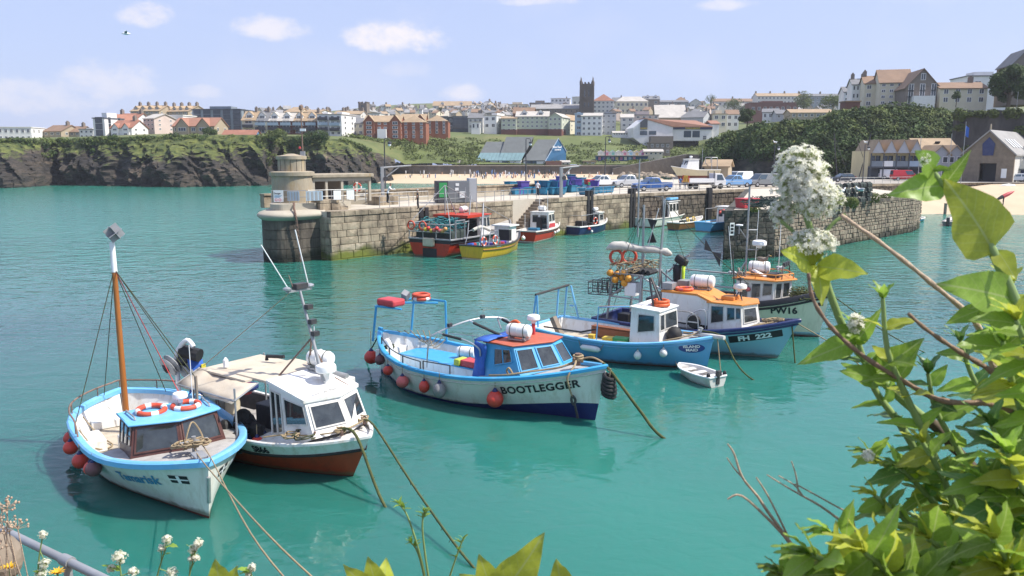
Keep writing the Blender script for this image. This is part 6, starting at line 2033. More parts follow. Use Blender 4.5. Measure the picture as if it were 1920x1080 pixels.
cabin(phr,'wheelhouse',[(WX,-.98,.45),(WX+1.75,-.9,1.25),(WX+2.15,.15,1.3),(WX+1.75,1.15,1.25),(WX,1.25,.45)],[(WX-.1,-.92,2.55),(WX+1.35,-.85,2.2),(WX+1.65,.15,2.2),(WX+1.35,1.08,2.2),(WX-.1,1.18,2.55)],'cabin_white','cabin_white',{0:[(.42,.92,.42,.86),(.06,.16,.3,.9),(.2,.3,.3,.9)],1:[(.12,.9,.28,.86)],2:[(.12,.88,.28,.86)],3:[(.2,.8,.45,.9)]},'grey_white',.07,.09)
MB().bx(WX-1.6,WX+.1,-.95,1.25,2.52,2.6).build('aft_roof','tarp_cream',phr,bevel=.02)
hull_txt=text_mesh('PHRA-NANG',.2,'letter_grey',.004)
fl,fr=Vector((WX+1.65,.15,2.2)),Vector((WX+1.35,-.85,2.2))
dd=(fl-fr).normalized()
link('lettering',hull_txt,phr,Matrix.Translation((WX+1.38,.05,2.37))@Matrix.Rotation(PI/2-.08,4,'Z')@Matrix.Rotation(.16,4,'X'))
hull_text(phr,hP,'S866',1.35,.93,.3,'letter_black',-1,.012,drop=.22)
aw=MB()
rows=[]
for i in range(9):
 u=i/8
 rows.append([Vector((lerp(-1.9,.95,u),lerp(-1.15,-2.0,v)+.1*math.sin(u*5),2.58-.34*v-.07*math.sin(u*PI)+.03*math.sin(u*14+v*3)))for v in(0,.33,.66,1)])
aw.grid(rows)
ao=aw.build('awning','tarp_cream',phr,smooth=180)
sm_=ao.modifiers.new('s','SOLIDIFY')
sm_.thickness=.025
MB().bx(-1.9,.35,-1.2,1.0,2.5,2.56).build('awning_top','tarp_cream',phr)
for p in((.9,-1.95),(-1.85,-1.5),(-1.85,1.1)):
 MB().tube([(p[0],p[1],.8),(p[0],p[1],2.6)],.03,6).build('awning_post','galv',phr)
MB().tube([(.95,-1.2,2.6),(.95,-2.0,2.27)],.025,6).tube([(-1.9,-1.2,2.6),(-1.9,-2.0,2.27),(.95,-2.0,2.27)],.025,6).build('awning_frame','galv',phr)
mt_=root_part('mast',phr,(WX+.4,.2,2.6))
mt_.scale=(1,1,.85)
MB().tube([(.55,0,-.1),(-.35,0,3.0)],[.055,.04],8).build('pole','galv',mt_,smooth=60)
tubes(mt_,'strut',[[(-.75,-.55,0),(.1,0,1.35)],[(-.75,.55,0),(.1,0,1.35)],[(.3,.4,0),(.2,0,1.0)]],.03,'rail_rust')
MB().bx(-.45,-.3,-.42,.42,2.92,2.98).build('crosstree','galv',mt_)
MB().bx(-.5,-.26,-.16,.26,3.0,3.18).build('lamp_box','dark_metal',mt_)
for y_ in(-.42,.42):
 MB().lathe([(.12,0),(.13,.06),(.05,.12)],10,(-.38,y_,3.0),Matrix.Rotation(.5*y_,3,'X')).build('deck_light','steel',mt_)
MB().tube([(-.38,-.4,3.1),(-.62,-1.05,4.6)],.016,5).build('aerial','plastic_white',mt_)
MB().tube([(-.38,.35,3.1),(-.55,.1,5.0)],.018,5).build('aerial','plastic_white',mt_)
MB().tube([(-.4,-.2,3.1),(-.5,-.25,3.5)],.014,5).build('aerial','rail_rust',mt_)
for z_ in(2.4,1.9,1.5):
 MB().box((-.2+(3-z_)*.26,.06,z_),(.16,.2,.16)).build('mast_lamp','dark_metal',mt_)
MB().tube([(.1,.1,.3),(.1,.1,1.9)],.014,5).build('aerial','plastic_white',mt_)
tubes(phr,'stay',[[(WX+.1,.2,5.3),(-2.0,-1.0,2.6)]],.01,'rope_tan')
dome(phr,'radar',(WX+.95,.3,2.78),.3,.24)
MB().tube([(WX+.95,.3,2.35),(WX+.95,.3,2.75)],.09,8).build('radar_post','cabin_white',phr)
raft(phr.matrix_world@TR((WX+.2,.75,2.66),.2),.85,.24,'white life raft canister on the cream wheelhouse roof behind the mast')
MB().lathe([(.08,0),(.08,.22),(.02,.3)],8,(-1.3,-.7,2.6)).build('vent','plastic_white',phr)
MB().tube([(-.9,.5,2.62),(-.9,.5,2.75),(-.3,.7,2.78)],.06,6).build('rolled_tube','tarp_black',phr)
MB().bx(WX+.1,WX+.75,1.28,1.62,1.3,2.3).build('side_locker','grey_white',phr,bevel=.04)
MB().tube([(WX+.5,1.0,2.5),(WX+.95,1.1,2.45)],.09,10).build('exhaust','galv',phr)
for a_,b_ in(((WX+.55,-.55,2.45),(WX+1.2,-.5,2.32)),((WX+.75,.8,2.45),(WX+1.35,.8,2.3))):
 MB().tube([a_,b_],.028,6).build('grab_rail','rail_rust',phr)
wi=root_part('winch',phr,(.1,-1.1,.45))
MB().lathe([(.3,-.25),(.3,-.2),(.16,-.18),(.16,.18),(.3,.2),(.3,.25)],14,(0,0,.55),Matrix.Rotation(PI/2,3,'X')).build('drum','dark_metal',wi)
MB().bx(-.35,.3,-.45,.35,0,.35).build('bed','dark_metal',wi)
MB().ball((-.25,.1,.75),.3,10,8,(.9,1,1.25)).build('motor','rubber',wi)
MB().ball((-.5,-.35,.5),.26,10,8,(1,.8,1.4)).build('bundle','tarp_black',wi)
MB().lathe([(.17,-.3),(.2,0),(.17,.3)],12,(.3,.1,.35),Matrix.Rotation(PI/2,3,'X')).build('blue_drum','navy',wi)
for k in range(5):
 MB().box((-.3+.2*k,rnd.uniform(-.3,.3),.3+rnd.uniform(0,.5)),(.25,.3,.35),rnd.random(),Matrix.Rotation(rnd.random(),3,'X')).build('gear',('rubber','dark_metal')[k%2],wi)
MB().tube([(-.9,-1.35,.9),(.4,-1.62,.95)],.16,12).build('roller','galv',phr,smooth=60)
MB().tube([(-1.0,-1.33,.9),(-.85,-1.36,.9)],.2,12).tube([(.35,-1.6,.95),(.5,-1.64,.95)],.2,12).build('roller_end','rubber',phr,smooth=60)
tubes(phr,'side_rail',[catmull([(-1.8,-1.52,.95),(-1.8,-1.5,1.55),(-1.7,-1.5,1.62),(-1.2,-1.55,1.62),(-1.1,-1.55,1.5),(-1.1,-1.55,.95)],4)],.028,'steel')
MB().bx(-2.6,.9,-.6,1.2,.42,.5).build('hatch_cover','deck_grey',phr)
MB().bx(-1.2,.6,.2,1.2,.5,1.25).build('engine_casing','dark_metal',phr,bevel=.03)
hl=root_part('pot_hauler',phr,(-3.85,-.75,.85))
hl.scale=(1.3,1.3,1.3)
MB().tube(catmull([(0,0,0),(-.05,0,.9),(0,0,1.4),(.3,.1,1.75),(.5,.15,1.6)],4),.06,8).build('davit','plastic_white',hl,smooth=60)
for k,y_ in enumerate((-.15,.2)):
 MB().lathe([(.26,-.09),(.28,-.06),(.18,0),(.28,.06),(.26,.09)],14,(-.1+.2*k,y_,1.1-.2*k),Matrix.Rotation(PI/2+.5,3,'X')).build('sheave','galv',hl)
MB().tube([(-.25,-.2,1.0),(.2,.25,1.3)],.13,10).build('motor','dark_metal',hl)
MB().tube([(.05,.1,1.45),(.5,.3,1.35)],.17,10).build('roll','tarp_black',hl)
fl_=MB().grid([[Vector((.25+.12*u+.1*math.sin(3*v),.1+.35*u,1.3-.95*v+.1*math.sin(5*u)))for u in(0,.25,.5,.75,1)]for v in(0,.2,.4,.6,.8,1)])
fo=fl_.build('blue_oilskin','tarp_blue',hl,smooth=180)
fo.modifiers.new('s','SOLIDIFY').thickness=.03
MB().box((.44,.42,1.0),(.03,.12,.2)).build('oilskin_flash','sign_yellow',hl)
for nm,lab,c_,sz,mt in(('fish_box','cream insulated fish box at the stern of the orange boat',(-3.0,.2,.95),(.95,.7,.75),'cream_box'),('fish_crate','black plastic crate with green base on the orange boat',(-2.2,-.75,.85),(.7,.55,.42),'rubber'),('fish_crate','dark red crate underneath the black one on the orange boat',(-2.2,-.75,.53),(.74,.58,.2),'bin_red')):
 o=root(nm,lab,'box',phr.matrix_world@TR(c_,.2),'boxes on the orange boat')
 x_,y_,z_=(k/2 for k in sz)
 MB().bx(-x_,x_,-y_,y_,-z_,-z_+.05).bx(-x_,-x_+.04,-y_,y_,-z_,z_).bx(x_-.04,x_,-y_,y_,-z_,z_).bx(-x_,x_,-y_,-y_+.04,-z_,z_).bx(-x_,x_,y_-.04,y_,-z_,z_).build('tub',mt,o,bevel=.015)
 if mt=='cream_box':
  MB().bx(-x_-.03,x_+.03,-y_-.03,y_+.03,z_,z_+.07).build('lid',mt,o,bevel=.02)
MB().bx(-2.55,-1.85,-1.05,-.45,.62,.67).build('crate_tray','bin_green',phr)
o=root('bucket','red bucket ringed by a navy tyre behind the cream fish box','bucket',phr.matrix_world@TR((-2.75,.95,1.1)))
MB().lathe([(.2,0),(.26,.3),(.24,.3),(.18,.03)],14).build('pail','bin_red',o,smooth=40)
MB().torus((0,0,.22),.36,.09,18,8).build('ring','navy',o,smooth=60)
MB().ball((-4.0,.6,.95),.3,10,6,(1,1.2,.6)).ball((-3.8,0.1,.9),.25,10,6,(1.1,1,.6)).build('net_heap','sail_grey',phr,smooth=180)
for c_,r_ in(((2.6,-1.0,1.28),.3),((3.3,-.3,1.36),.12),((3.1,.75,1.36),.14),((2.3,-1.2,1.25),.2)):
 coil(phr,'rope_coil',c_,r_,2.6,'rope_tan' if r_<.25 else 'rope_dark',.022,.05)
for x_,y_ in((3.35,-.3),(3.15,.75),(2.75,-.75)):
 MB().tube([(x_,y_,1.28),(x_,y_,1.45)],.05,8).tube([(x_-.14,y_+.1,1.42),(x_+.14,y_-.1,1.42)],.035,6).build('cleat','rail_rust',phr)
tubes(phr,'deck_rope',[catmull([(1.4,-1.45,1.15),(2.0,-1.2,1.28),(2.6,-.9,1.3),(3.3,-.3,1.4),(3.2,.7,1.42)],6)],.025,'rope_tan')
p=hP.pt(.48,.62,-1)
fender(phr,(p.x,p.y-.24,.5),.27,'buoy_orange','peach coloured fender on the orange fishing boat',.3,cap='rope_tan',long=1.15)
hB=Hull(10.9,4.0,1.72,1.1,1.95,.5,ts=2.8,n=2.5,round_=True)
boo=boat('fishing_boat','white boat with bright blue cabin and salmon red roof lettered BOOTLEGGER',hB,(1116,788),-37)
def bt(t):
 return lerp(.1,.62,sstep((t-.45)/.55)**1.3)
make_hull(boo,hB,[('boot_top',-.45,bt,'boot_navy'),('hull',bt,None,'hull_white')],'mid_blue',.17,.1,.5,.60,'mid_blue','deck_grey',strake=(.17,.035,'grey_white'))
cabin(boo,'wheelhouse',[(1.05,-1.28,.6),(2.75,-1.22,1.42),(3.5,.35,1.55),(3.35,1.35,1.5),(1.05,1.4,.6)],[(1.1,-1.06,2.38),(2.28,-1.0,2.38),(2.95,.35,2.38),(2.85,1.12,2.38),(1.1,1.15,2.38)],'mid_blue','red_roof_paint',{0:[(.34,.60,.52,.88),(.62,.86,.52,.88)],1:[(.06,.44,.18,.85),(.56,.94,.18,.85)],2:[(.15,.9,.18,.85)]},'mid_blue',.07,.06,trim='red_roof_paint')
tp=MB().grid([[Vector((lerp(.75,1.25,u)-.1*v,-1.25-.06*math.sin(9*v+u*3),lerp(2.45,.95,v)-(.1*u if v<.2 else 0)))for u in(0,.3,.6,1)]for v in(0,.15,.3,.5,.7,.85,1)])
tp.grid([[Vector((lerp(.7,1.35,u),lerp(-1.25,1.1,v),2.47+.04*math.sin(7*v)+.02*u))for u in(0,.5,1)]for v in[k/8 for k in range(9)]])
tp.build('blue_tarpaulin','tarp_blue',boo,smooth=180).modifiers.new('s','SOLIDIFY').thickness=.03
raft(boo.matrix_world@TR((2.05,-.35,2.5),.15),.95,.24,'white life raft canister strapped on the salmon red cabin roof')
raft(boo.matrix_world@TR((-1.35,.75,1.0),.3),.8,.22,'white life raft canister standing on the blue engine box')
MB().lathe([(.07,0),(.07,.5)],8,(1.9,.75,2.45)).build('vent_leg','bin_red',boo)
dome(boo,'vent_dome',(1.9,.75,3.0),.24,.2)
life_ring(boo.matrix_world@Matrix.Translation((1.5,.1,2.75))@Matrix.Rotation(1.2,4,'X'),.26,'orange life ring wedged behind the roof canister','ring_orange','ring_orange',.06)
gx=[(-4.55,-1.0),(-4.55,.95),(-3.2,1.45)]
tubes(boo,'gantry',[[(-4.75,-1.05,1.6),(-4.5,-1.05,3.05)],[(-4.6,1.0,1.6),(-4.4,1.0,3.1)],[(-3.1,1.55,1.3),(-3.05,1.45,3.05)],[(-4.5,-1.05,3.05),(-3.4,-.75,3.02)],[(-4.5,-1.1,3.05),(-4.4,1.0,3.1),(-3.05,1.45,3.05)],[(-4.45,-.2,3.08),(-3.05,1.0,3.05)]],.045,'mid_blue')
MB().bx(-4.55,-3.6,-1.0,-.3,3.08,3.36).build('rolled_liner','bin_red',boo,bevel=.08)
life_ring(boo.matrix_world@Matrix.Translation((-3.75,.75,3.2)),.32,'faded red life ring flat on the blue stern gantry','ring_red','ring_white',.075)
life_ring(boo.matrix_world@Matrix.Translation((-3.75,.75,3.34))@Matrix.Rotation(.5,4,'Z'),.31,'upper of two stacked life rings on the blue stern gantry','ring_red','ring_red',.07)
MB().box((-4.1,.2,3.35),(.25,.25,.4),rot=Matrix.Rotation(.6,3,'X')@Matrix.Rotation(.5,3,'Y')).build('folded_fabric','galv',boo)
hp=[(-1.25,-1.65,1.2),(-1.2,-1.55,2.2),(-1.0,-1.3,2.5),(-.4,-.2,2.85),(.1,.9,2.85),(.3,1.5,2.5),(.35,1.75,1.3)]
tubes(boo,'hoop',[catmull(hp,5),catmull([(-1.0,-1.3,2.5),(.3,-1.35,2.42),(.95,-1.3,2.2),(1.0,-1.25,1.9)],5),[(-.4,-.2,2.85),(1.1,-.1,2.45)],[(.1,.9,2.85),(1.4,1.0,2.45)],[(.1,.9,2.8),(.5,.6,2.5)]],.032,'steel')
tubes(boo,'hoop_padding',[[(-.7,-1.33,2.47),(.2,-1.35,2.42)],[(-.2,-.18,2.78),(1.0,-.1,2.46)],[(.3,.92,2.8),(1.2,.98,2.5)]],.055,'rubber')
for p_ in((-.75,-.9,2.75),(-.15,.3,2.95)):
 MB().box(p_,(.12,.18,.12)).build('deck_lamp','dark_metal',boo)
for x0,x1,z_ in((-4.3,-1.3,.38),(-1.15,.15,.42)):
 n_=4 if x1-x0>2 else 2
 tops=[]
 for k in range(n_):
  x_=lerp(x0,x1,k/(n_-1))
  t=hB.tx(x_,1.2)
  p=hB.pt(t,hB.sheer(t),-1,.06)
  tops.append(p+Vector((0,0,z_)))
  MB().tube([p,p+Vector((0,0,z_))],.025,6).build('rail_post','dark_metal',boo)
 MB().tube(catmull(tops,4),.022,6).build('side_rail','dark_metal',boo)
tops=[hB.pt(hB.tx(x_,1.2),1.2,1)for x_ in(-3.2,-2,-.8,.4)]
MB().tube([Vector((p.x,p.y,1.65))for p in tops],.018,5).build('side_rail','galv',boo)
for p in tops[1:]:
 MB().tube([Vector((p.x,p.y,1.1)),Vector((p.x,p.y,1.65))],.018,5).build('rail_post','galv',boo)
MB().bx(-4.1,-1.9,-.2,1.1,.5,.98).build('engine_box','cabin_white',boo,bevel=.02)
MB().bx(-4.15,-1.85,-.25,1.15,.98,1.03).build('engine_lid','mid_blue',boo,bevel=.015)
MB().bx(-1.8,.55,-.35,.9,.5,1.0).build('fish_locker','cabin_white',boo,bevel=.02)
MB().bx(-1.85,.6,-.4,.95,1.0,1.05).build('locker_lid','mid_blue',boo,bevel=.015)
MB().bx(-.75,.25,-.35,.25,1.06,1.3).build('gear_tray','bin_red',boo,bevel=.03)
MB().bx(-1.0,-.72,-.45,.1,1.06,1.32).build('cloth','bin_lime',boo,bevel=.05)
MB().bx(-5.0,-4.5,-.7,.7,.5,1.15).build('stern_locker','cabin_white',boo,bevel=.03)
MB().tube(catmull([(-4.55,-.75,1.3),(-4.3,-.7,1.6),(-4.15,-.65,1.2),(-4.2,-.65,.8)],5),.11,8).build('white_hose','plastic_white',boo,smooth=60)
coil(boo,'rope_coil',(-4.45,-.55,1.25),.26,3,'rope_dark',.035,.05)
for k in range(6):
 MB().tube(catmull([hB.pt(.05+.02*k,1.7,1,.1)+Vector((0,0,.05)),(-4.4+.2*k,1.1,1.35-.05*k),hB.pt(.12+.02*k,1.5,1,.1)],4),.02,5).build('hung_rope','rope_tan',boo)
MB().tube([(4.25,.1,1.8),(4.25,.1,2.22)],.1,10).tube([(4.25,-.2,2.08),(4.25,.4,2.08)],.04,6).build('bollard','rail_rust',boo)
for k in range(3):
 coil(boo,'rope_coil',(4.25,.1,1.95+.07*k),.16,1.5,'rope_tan',.04,.02)
tubes(boo,'foredeck_rope',[catmull([(4.2,0,1.95),(3.9,-.5,1.8),(3.5,-.7,1.7),(3.0,-1.1,1.62),(2.4,-1.5,1.5),(1.6,-1.5,1.35)],6),catmull([(4.3,-.1,2.0),(4.5,-.5,1.95),(4.45,-.85,1.6),(4.45,-.72,1.2),(4.5,-.62,.9)],6),catmull([(2.5,-1.3,1.48),(2.4,-1.4,1.72),(2.3,-1.4,1.6),(2.35,-1.35,1.45)],5),catmull([(4.3,.2,2.0),(4.8,.15,2.15),(5.3,.05,2.05),(5.6,-.05,1.85)],6)],.035,'rope_tan')
tubes(boo,'bow_chain',[catmull([(4.5,-.62,.95),(4.46,-.6,.75),(4.52,-.55,.6),(4.56,-.5,.75),(4.5,-.6,.92)],5),[(4.52,-.5,.62),(4.6,-.4,.1)]],.045,'dark_metal')
tf=root('tyre_fender','black tyre fender hanging off the BOOTLEGGER bow','fender',boo.matrix_world@TR((5.62,-.1,1.35)))
for k in range(6):
 MB().torus((0,0,-.3+.12*k),.2+.03*math.sin(k),.075,16,6,Matrix.Rotation(.35,3,'Y')).build('ring','rubber',tf,smooth=60)
MB().tube([(-.05,0,-.4),(.05,0,.6)],.03,6).build('lashing','rope_tan',tf)
hull_text(boo,hB,'BOOTLEGGER',3.42,1.3,.4,'letter_black',-1,.012,0,sx=.92,off=.02,space=1.08,drop=.44)
for i,(x_,r,mt,dz,lab)in enumerate([(-5.35,.34,'buoy_red',1.02,'big red ball fender hanging from the stern of the BOOTLEGGER'),(-4.35,.24,'buoy_maroon',.55,'dark maroon fender near the BOOTLEGGER stern'),(-3.3,.23,'buoy_red',.5,'small bright red fender, between the maroon and pink fenders'),(-2.15,.28,'buoy_pink',.55,'faded pink ball fender amidships on the BOOTLEGGER'),(-1.0,.23,'buoy_red',.5,'small red fender beside the grey oval fender'),(-.2,.28,'buoy_grey',.5,'grey oval fender on the BOOTLEGGER side'),(2.05,.35,'buoy_red',.7,'large red ball fender below the BOOTLEGGER cabin window')]):
 t=hB.tx(x_,.9)
 z_=hB.sheer(t)-dz
 p=hB.pt(t,z_,-1)
 fender(boo,(p.x-(.25 if i==0 else 0),p.y-r*.9,z_),r,mt,lab,dz-r*.8,long=1.2 if 'oval' in lab else 1.0,group='fenders of the blue cabin boat')
MB().bx(-5.5,-5.3,-.05,.05,.3,1.9).build('stern_post','mid_blue',boo)
hI=Hull(8.5,3.8,1.05,.95,1.42,.35,ts=.8,n=2.6)
isl=boat('fishing_boat','sky blue fishing boat with small white wheelhouse named ISLAND MAID',hI,(1325,692),-36)
make_hull(isl,hI,[('antifouling',-.45,.04,'antifoul_red'),('hull',.04,None,'sky_blue_hull')],'pale_blue',.16,.08,.42,.72,'deck_tan','deck_grey',strake=(.16,.03,'sky_blue_hull'))
cabin(isl,'wheelhouse',[(.8,-1.02,.45),(2.2,-.92,1.0),(2.25,.92,1.0),(.8,1.02,.45)],[(.85,-.95,2.48),(2.12,-.85,2.38),(2.15,.85,2.38),(.85,.95,2.48)],'cabin_white','cabin_white',{0:[(.28,.82,.44,.86)],1:[(.05,.24,.42,.88),(.32,.93,.42,.88)],2:[(.2,.8,.45,.88)]},'grey_white',.1,.05)
life_ring(isl.matrix_world@Matrix.Translation((1.75,.05,2.56)),.34,'orange life ring flat on the white wheelhouse roof','ring_orange','ring_orange',.075)
life_ring(isl.matrix_world@Matrix.Translation((1.73,.07,2.69)),.33,'top orange life ring of the pile on the white wheelhouse roof','ring_orange','ring_orange',.07)
tubes(isl,'roof_bracket',[[(1.6,-.35,2.45),(1.25,-.1,3.7)],[(2.0,-.25,2.4),(1.3,-.05,3.7)],[(1.8,.3,2.45),(1.28,0,3.7)]],.05,'dark_metal')
tubes(isl,'gantry',[[(-4.1,-1.35,1.05),(-3.95,-1.25,2.55)],[(-3.8,-1.3,1.05),(-3.9,-1.25,2.55)],[(-4.0,1.3,1.05),(-3.8,1.2,2.7)],[(-3.3,1.5,1.05),(-3.6,1.25,2.7)],[(-3.7,1.3,1.7),(-3.5,1.35,1.7)],[(-4.0,.6,1.05),(-3.9,.6,2.62)]],.045,'pale_blue')
tubes(isl,'gantry_bar',[[(-3.95,-1.3,2.58),(-3.75,1.3,2.72)]],.055,'rubber')
tubes(isl,'awning_pole',[[(-.55,-1.5,.95),(-.5,-1.45,2.4),(.85,-.9,2.5)]],.03,'pale_blue')
tubes(isl,'striped_boom',[[(-.5,-1.4,2.42),(1.2,-.6,2.5)]],.04,'rail_rust')
MB().bx(-2.2,.6,.85,1.2,.45,.9).build('side_bench','wood_red',isl,bevel=.02)
MB().bx(-2.2,.6,.84,1.22,.92,.97).build('bench_top','wood_red',isl,bevel=.01)
MB().bx(-2.2,.7,-1.5,-.7,.43,.62).build('deck_board','deck_tan',isl)
for nm,lab,c_,sz,mt in(('tub','yellow plastic tub on the deck of the sky blue boat',(-.1,-1.2,.82),(.45,.4,.4),'buoy_yellow'),('fish_box','green lidded box beside the yellow tub',(.42,-1.05,.83),(.6,.45,.42),'bin_green'),('tub','small yellow bait tub farther aft on the sky blue boat',(-1.2,-.8,.77),(.25,.25,.3),'buoy_yellow')):
 o=root(nm,lab,'box',isl.matrix_world@TR(c_,.15),'boxes on the sky blue boat')
 x_,y_,z_=(k/2 for k in sz)
 MB().box((0,0,0),sz,taper=1.08).build('body',mt,o,bevel=.03)
 MB().bx(-x_*1.12,x_*1.12,-y_*1.12,y_*1.12,z_,z_+.05).build('lid',mt,o,bevel=.015)
MB().box((-3.0,-.9,1.1),(.22,.3,1.0),rot=Matrix.Rotation(-.5,3,'Y')).build('wooden_post','wood_grey',isl)
MB().tube([(-3.4,-1.4,1.15),(-1.2,-1.75,1.25),(-.6,-1.5,1.4)],.04,6).build('gaff','rubber',isl)
MB().tube([(3.6,.1,1.3),(3.6,.1,1.75)],.09,10).tube([(3.6,-.15,1.65),(3.6,.35,1.65)],.035,6).build('bollard','galv',isl)
MB().tube([(3.3,.15,1.42),(4.75,-.1,1.48)],.1,8).build('bow_roller','grey_white',isl)
MB().ball((2.55,-.2,1.35),.34,12,8,(1,1,1.05)).build('black_buoy','rubber',isl,smooth=180)
tubes(isl,'deck_rope',[catmull([(2.4,-1.0,1.2),(3.0,-.6,1.35),(3.5,.1,1.5),(2.9,.5,1.35),(2.5,.9,1.25)],6),catmull([(2.3,-1.1,1.15),(1.5,-1.5,1.05),(.6,-1.7,1.05)],5)],.035,'rope_tan')
hull_patch(isl,hI,3.05,3.95,.74,1.16,'plate_navy','name_plate',-1,.01,ell=True)
hull_text(isl,hI,'ISLAND',3.5,1.03,.17,'letter_white',-1,.005,name='lettering',off=.03)
hull_text(isl,hI,'MAID',3.5,.87,.17,'letter_white',-1,.005,off=.03)
for x_,r,mt,dz,lab,lg in((1.55,.19,'buoy_white',.5,'white ball fender under the white wheelhouse of the sky blue boat',1.15),(2.55,.2,'buoy_white',.42,'white ball fender nearer the ISLAND MAID name plate',1.1)):
 t=hI.tx(x_,.7)
 p=hI.pt(t,hI.sheer(t)-dz,-1)
 fender(isl,(p.x,p.y-r,p.z),r,mt,lab,dz-r,cap='grey_white',long=lg,group='white fenders')
p=hI.pt(hI.tx(-.6,.7),.62,-1)
fe=root('fender','white sausage fender lying along the sky blue hull','fender',isl.matrix_world@TR((p.x,p.y-.13,.62),0),'white fenders')
MB().lathe([(.04,-.5),(.12,-.4),(.14,-.2),(.14,.2),(.12,.4),(.04,.5)],12,(0,0,0),Matrix.Rotation(PI/2,3,'Y')).build('body','buoy_white',fe,smooth=180)
MB().tube([(-.5,0,0),(-.7,.1,.4)],.014,5).tube([(.5,0,0),(.7,.1,.4)],.014,5).build('lanyard','rope_tan',fe)
hF=Hull(9.5,3.6,1.0,1.0,1.78,1.1,ts=.85,n=2.6)
fh=boat('fishing_boat','turquoise fishing boat FH 222 with orange roofed white wheelhouse',hF,(1458,671),-35)
make_hull(fh,hF,[('antifouling',-.45,.03,'hull_white'),('hull',.03,None,'turq_hull')],'navy',.18,.12,.5,.70,'deck_grey','deck_grey','navy',strake=(.14,.05,'navy'))
cabin(fh,'wheelhouse',[(1.0,-1.12,.55),(2.55,-1.05,1.25),(3.05,0,1.35),(2.6,1.05,1.25),(1.0,1.15,.55)],[(.95,-1.02,2.36),(2.45,-.95,2.36),(2.85,0,2.36),(2.5,.95,2.36),(.95,1.05,2.36)],'cabin_white','orange_roof',{0:[(.1,.46,.48,.92),(.58,.8,.5,.9),(.84,.97,.5,.9)],1:[(.14,.84,.3,.85)],2:[(.2,.8,.3,.85)]},'grey_white',.1,.06)
ar=MB()
ar.add([(-1.4,-1.0,2.72),(.4,-1.05,2.72),(1.1,-1.05,2.44),(1.1,1.05,2.44),(.4,1.05,2.72),(-1.4,1.0,2.72),(-1.4,-1.0,2.62),(.4,-1.05,2.62),(1.1,-1.05,2.34),(1.1,1.05,2.34),(.4,1.05,2.62),(-1.4,1.0,2.62)],[(0,1,4,5),(1,2,3,4),(11,10,7,6),(10,9,8,7),(0,6,7,1),(1,7,8,2),(3,9,10,4),(4,10,11,5),(5,11,6,0)])
ar.build('shelter_roof','orange_roof',fh)
MB().add([(-1.35,-1.0,1.3),(.95,-1.05,1.3),(.95,-1.05,2.4),(.35,-1.04,2.66),(-1.35,-1.0,2.66)],[(0,1,2,3,4)]).build('shelter_side','cabin_white',fh)
MB().add([(-1.35,1.0,1.0),(.95,1.05,1.0),(.95,1.05,2.4),(.35,1.04,2.66),(-1.35,1.0,2.66)],[(0,1,2,3,4)]).build('shelter_side','cabin_white',fh)
MB().bx(-1.3,.9,-.9,.9,.5,1.6).build('engine_casing','tarp_black',fh,bevel=.1)
raft(fh.matrix_world@TR((.1,.35,2.72),.1),1.15,.3,'white life raft canister on the orange roof of FH 222')
life_ring(fh.matrix_world@Matrix.Translation((-.45,-.5,2.8)),.36,'faded orange life ring flat on the roof of FH 222','ring_orange','buoy_pink',.07)
for x_,y_ in((-1.2,-.6),(-.9,.5)):
 MB().bx(x_-.2,x_+.3,y_-.3,y_+.3,2.75,3.05).build('roof_rack','galv',fh)
MB().bx(1.3,1.9,-.4,.4,2.44,2.62).build('roof_hatch','orange_roof',fh,bevel=.03)
dome(fh,'radar',(2.0,.1,2.95),.3,.24,'cabin_white')
tubes(fh,'radar_stand',[[(1.8,-.2,2.4),(2.0,.1,2.9)],[(2.2,-.1,2.4),(2.0,.1,2.9)],[(2.0,.35,2.4),(2.0,.1,2.9)],[(2.0,.1,3.2),(2.0,.1,3.45)],[(1.75,.1,2.6),(1.65,-.1,4.7)]],.03,'dark_metal')
MB().box((2.0,.1,3.4),(.2,.3,.1)).build('roof_lamp','dark_metal',fh)
tubes(fh,'side_rail',[catmull([(-1.6,-1.6,1.05),(-1.6,-1.55,1.9),(-.4,-1.62,1.95),(.6,-1.6,1.85),(.75,-1.6,1.05)],4),[(-1.6,-1.55,1.5),(.7,-1.6,1.5)],catmull([(.2,-1.62,1.05),(.25,-1.6,1.75),(.95,-1.5,2.1),(1.0,-1.4,1.2)],4)],.032,'steel')
MB().lathe([(.3,-.08),(.32,0),(.3,.08)],14,(.5,-1.5,1.5),Matrix.Rotation(PI/2,3,'X')).build('hauler_plate','rubber',fh)
MB().tube([(-1.4,-1.0,1.15),(.3,-1.1,1.1)],.13,8).build('catch_tray','galv',fh)
gn=root_part('aft_gantry',fh,(0,0,0))
tubes(gn,'leg',[[(-4.1,-1.3,1.0),(-3.9,-1.1,3.3)],[(-4.1,1.3,1.0),(-3.9,1.1,3.3)],[(-2.3,-1.4,1.0),(-2.4,-1.1,3.3)],[(-2.3,1.4,1.0),(-2.4,1.1,3.3)]],.06,'galv')
tubes(gn,'beam',[[(-3.9,-1.15,3.3),(-3.9,1.15,3.3)],[(-2.4,-1.15,3.3),(-2.4,1.15,3.3)],[(-3.9,-1.1,3.3),(-2.4,-1.1,3.3)],[(-3.9,1.1,3.3),(-2.4,1.1,3.3)],[(-4.0,-1.2,2.2),(-2.35,-1.25,2.2)],[(-4.0,1.2,2.2),(-2.35,1.25,2.2)],[(-3.9,0,3.3),(-2.4,0,3.3)],[(-4.0,-1.2,2.2),(-2.4,-1.1,3.3)],[(-2.4,1.1,3.3),(-1.4,.9,2.7)],[(-2.4,-1.1,3.3),(-1.4,-.9,2.7)]],.045,'galv')
MB().bx(-4.0,-2.3,-1.2,1.2,3.32,3.36).build('top_deck','galv',gn)
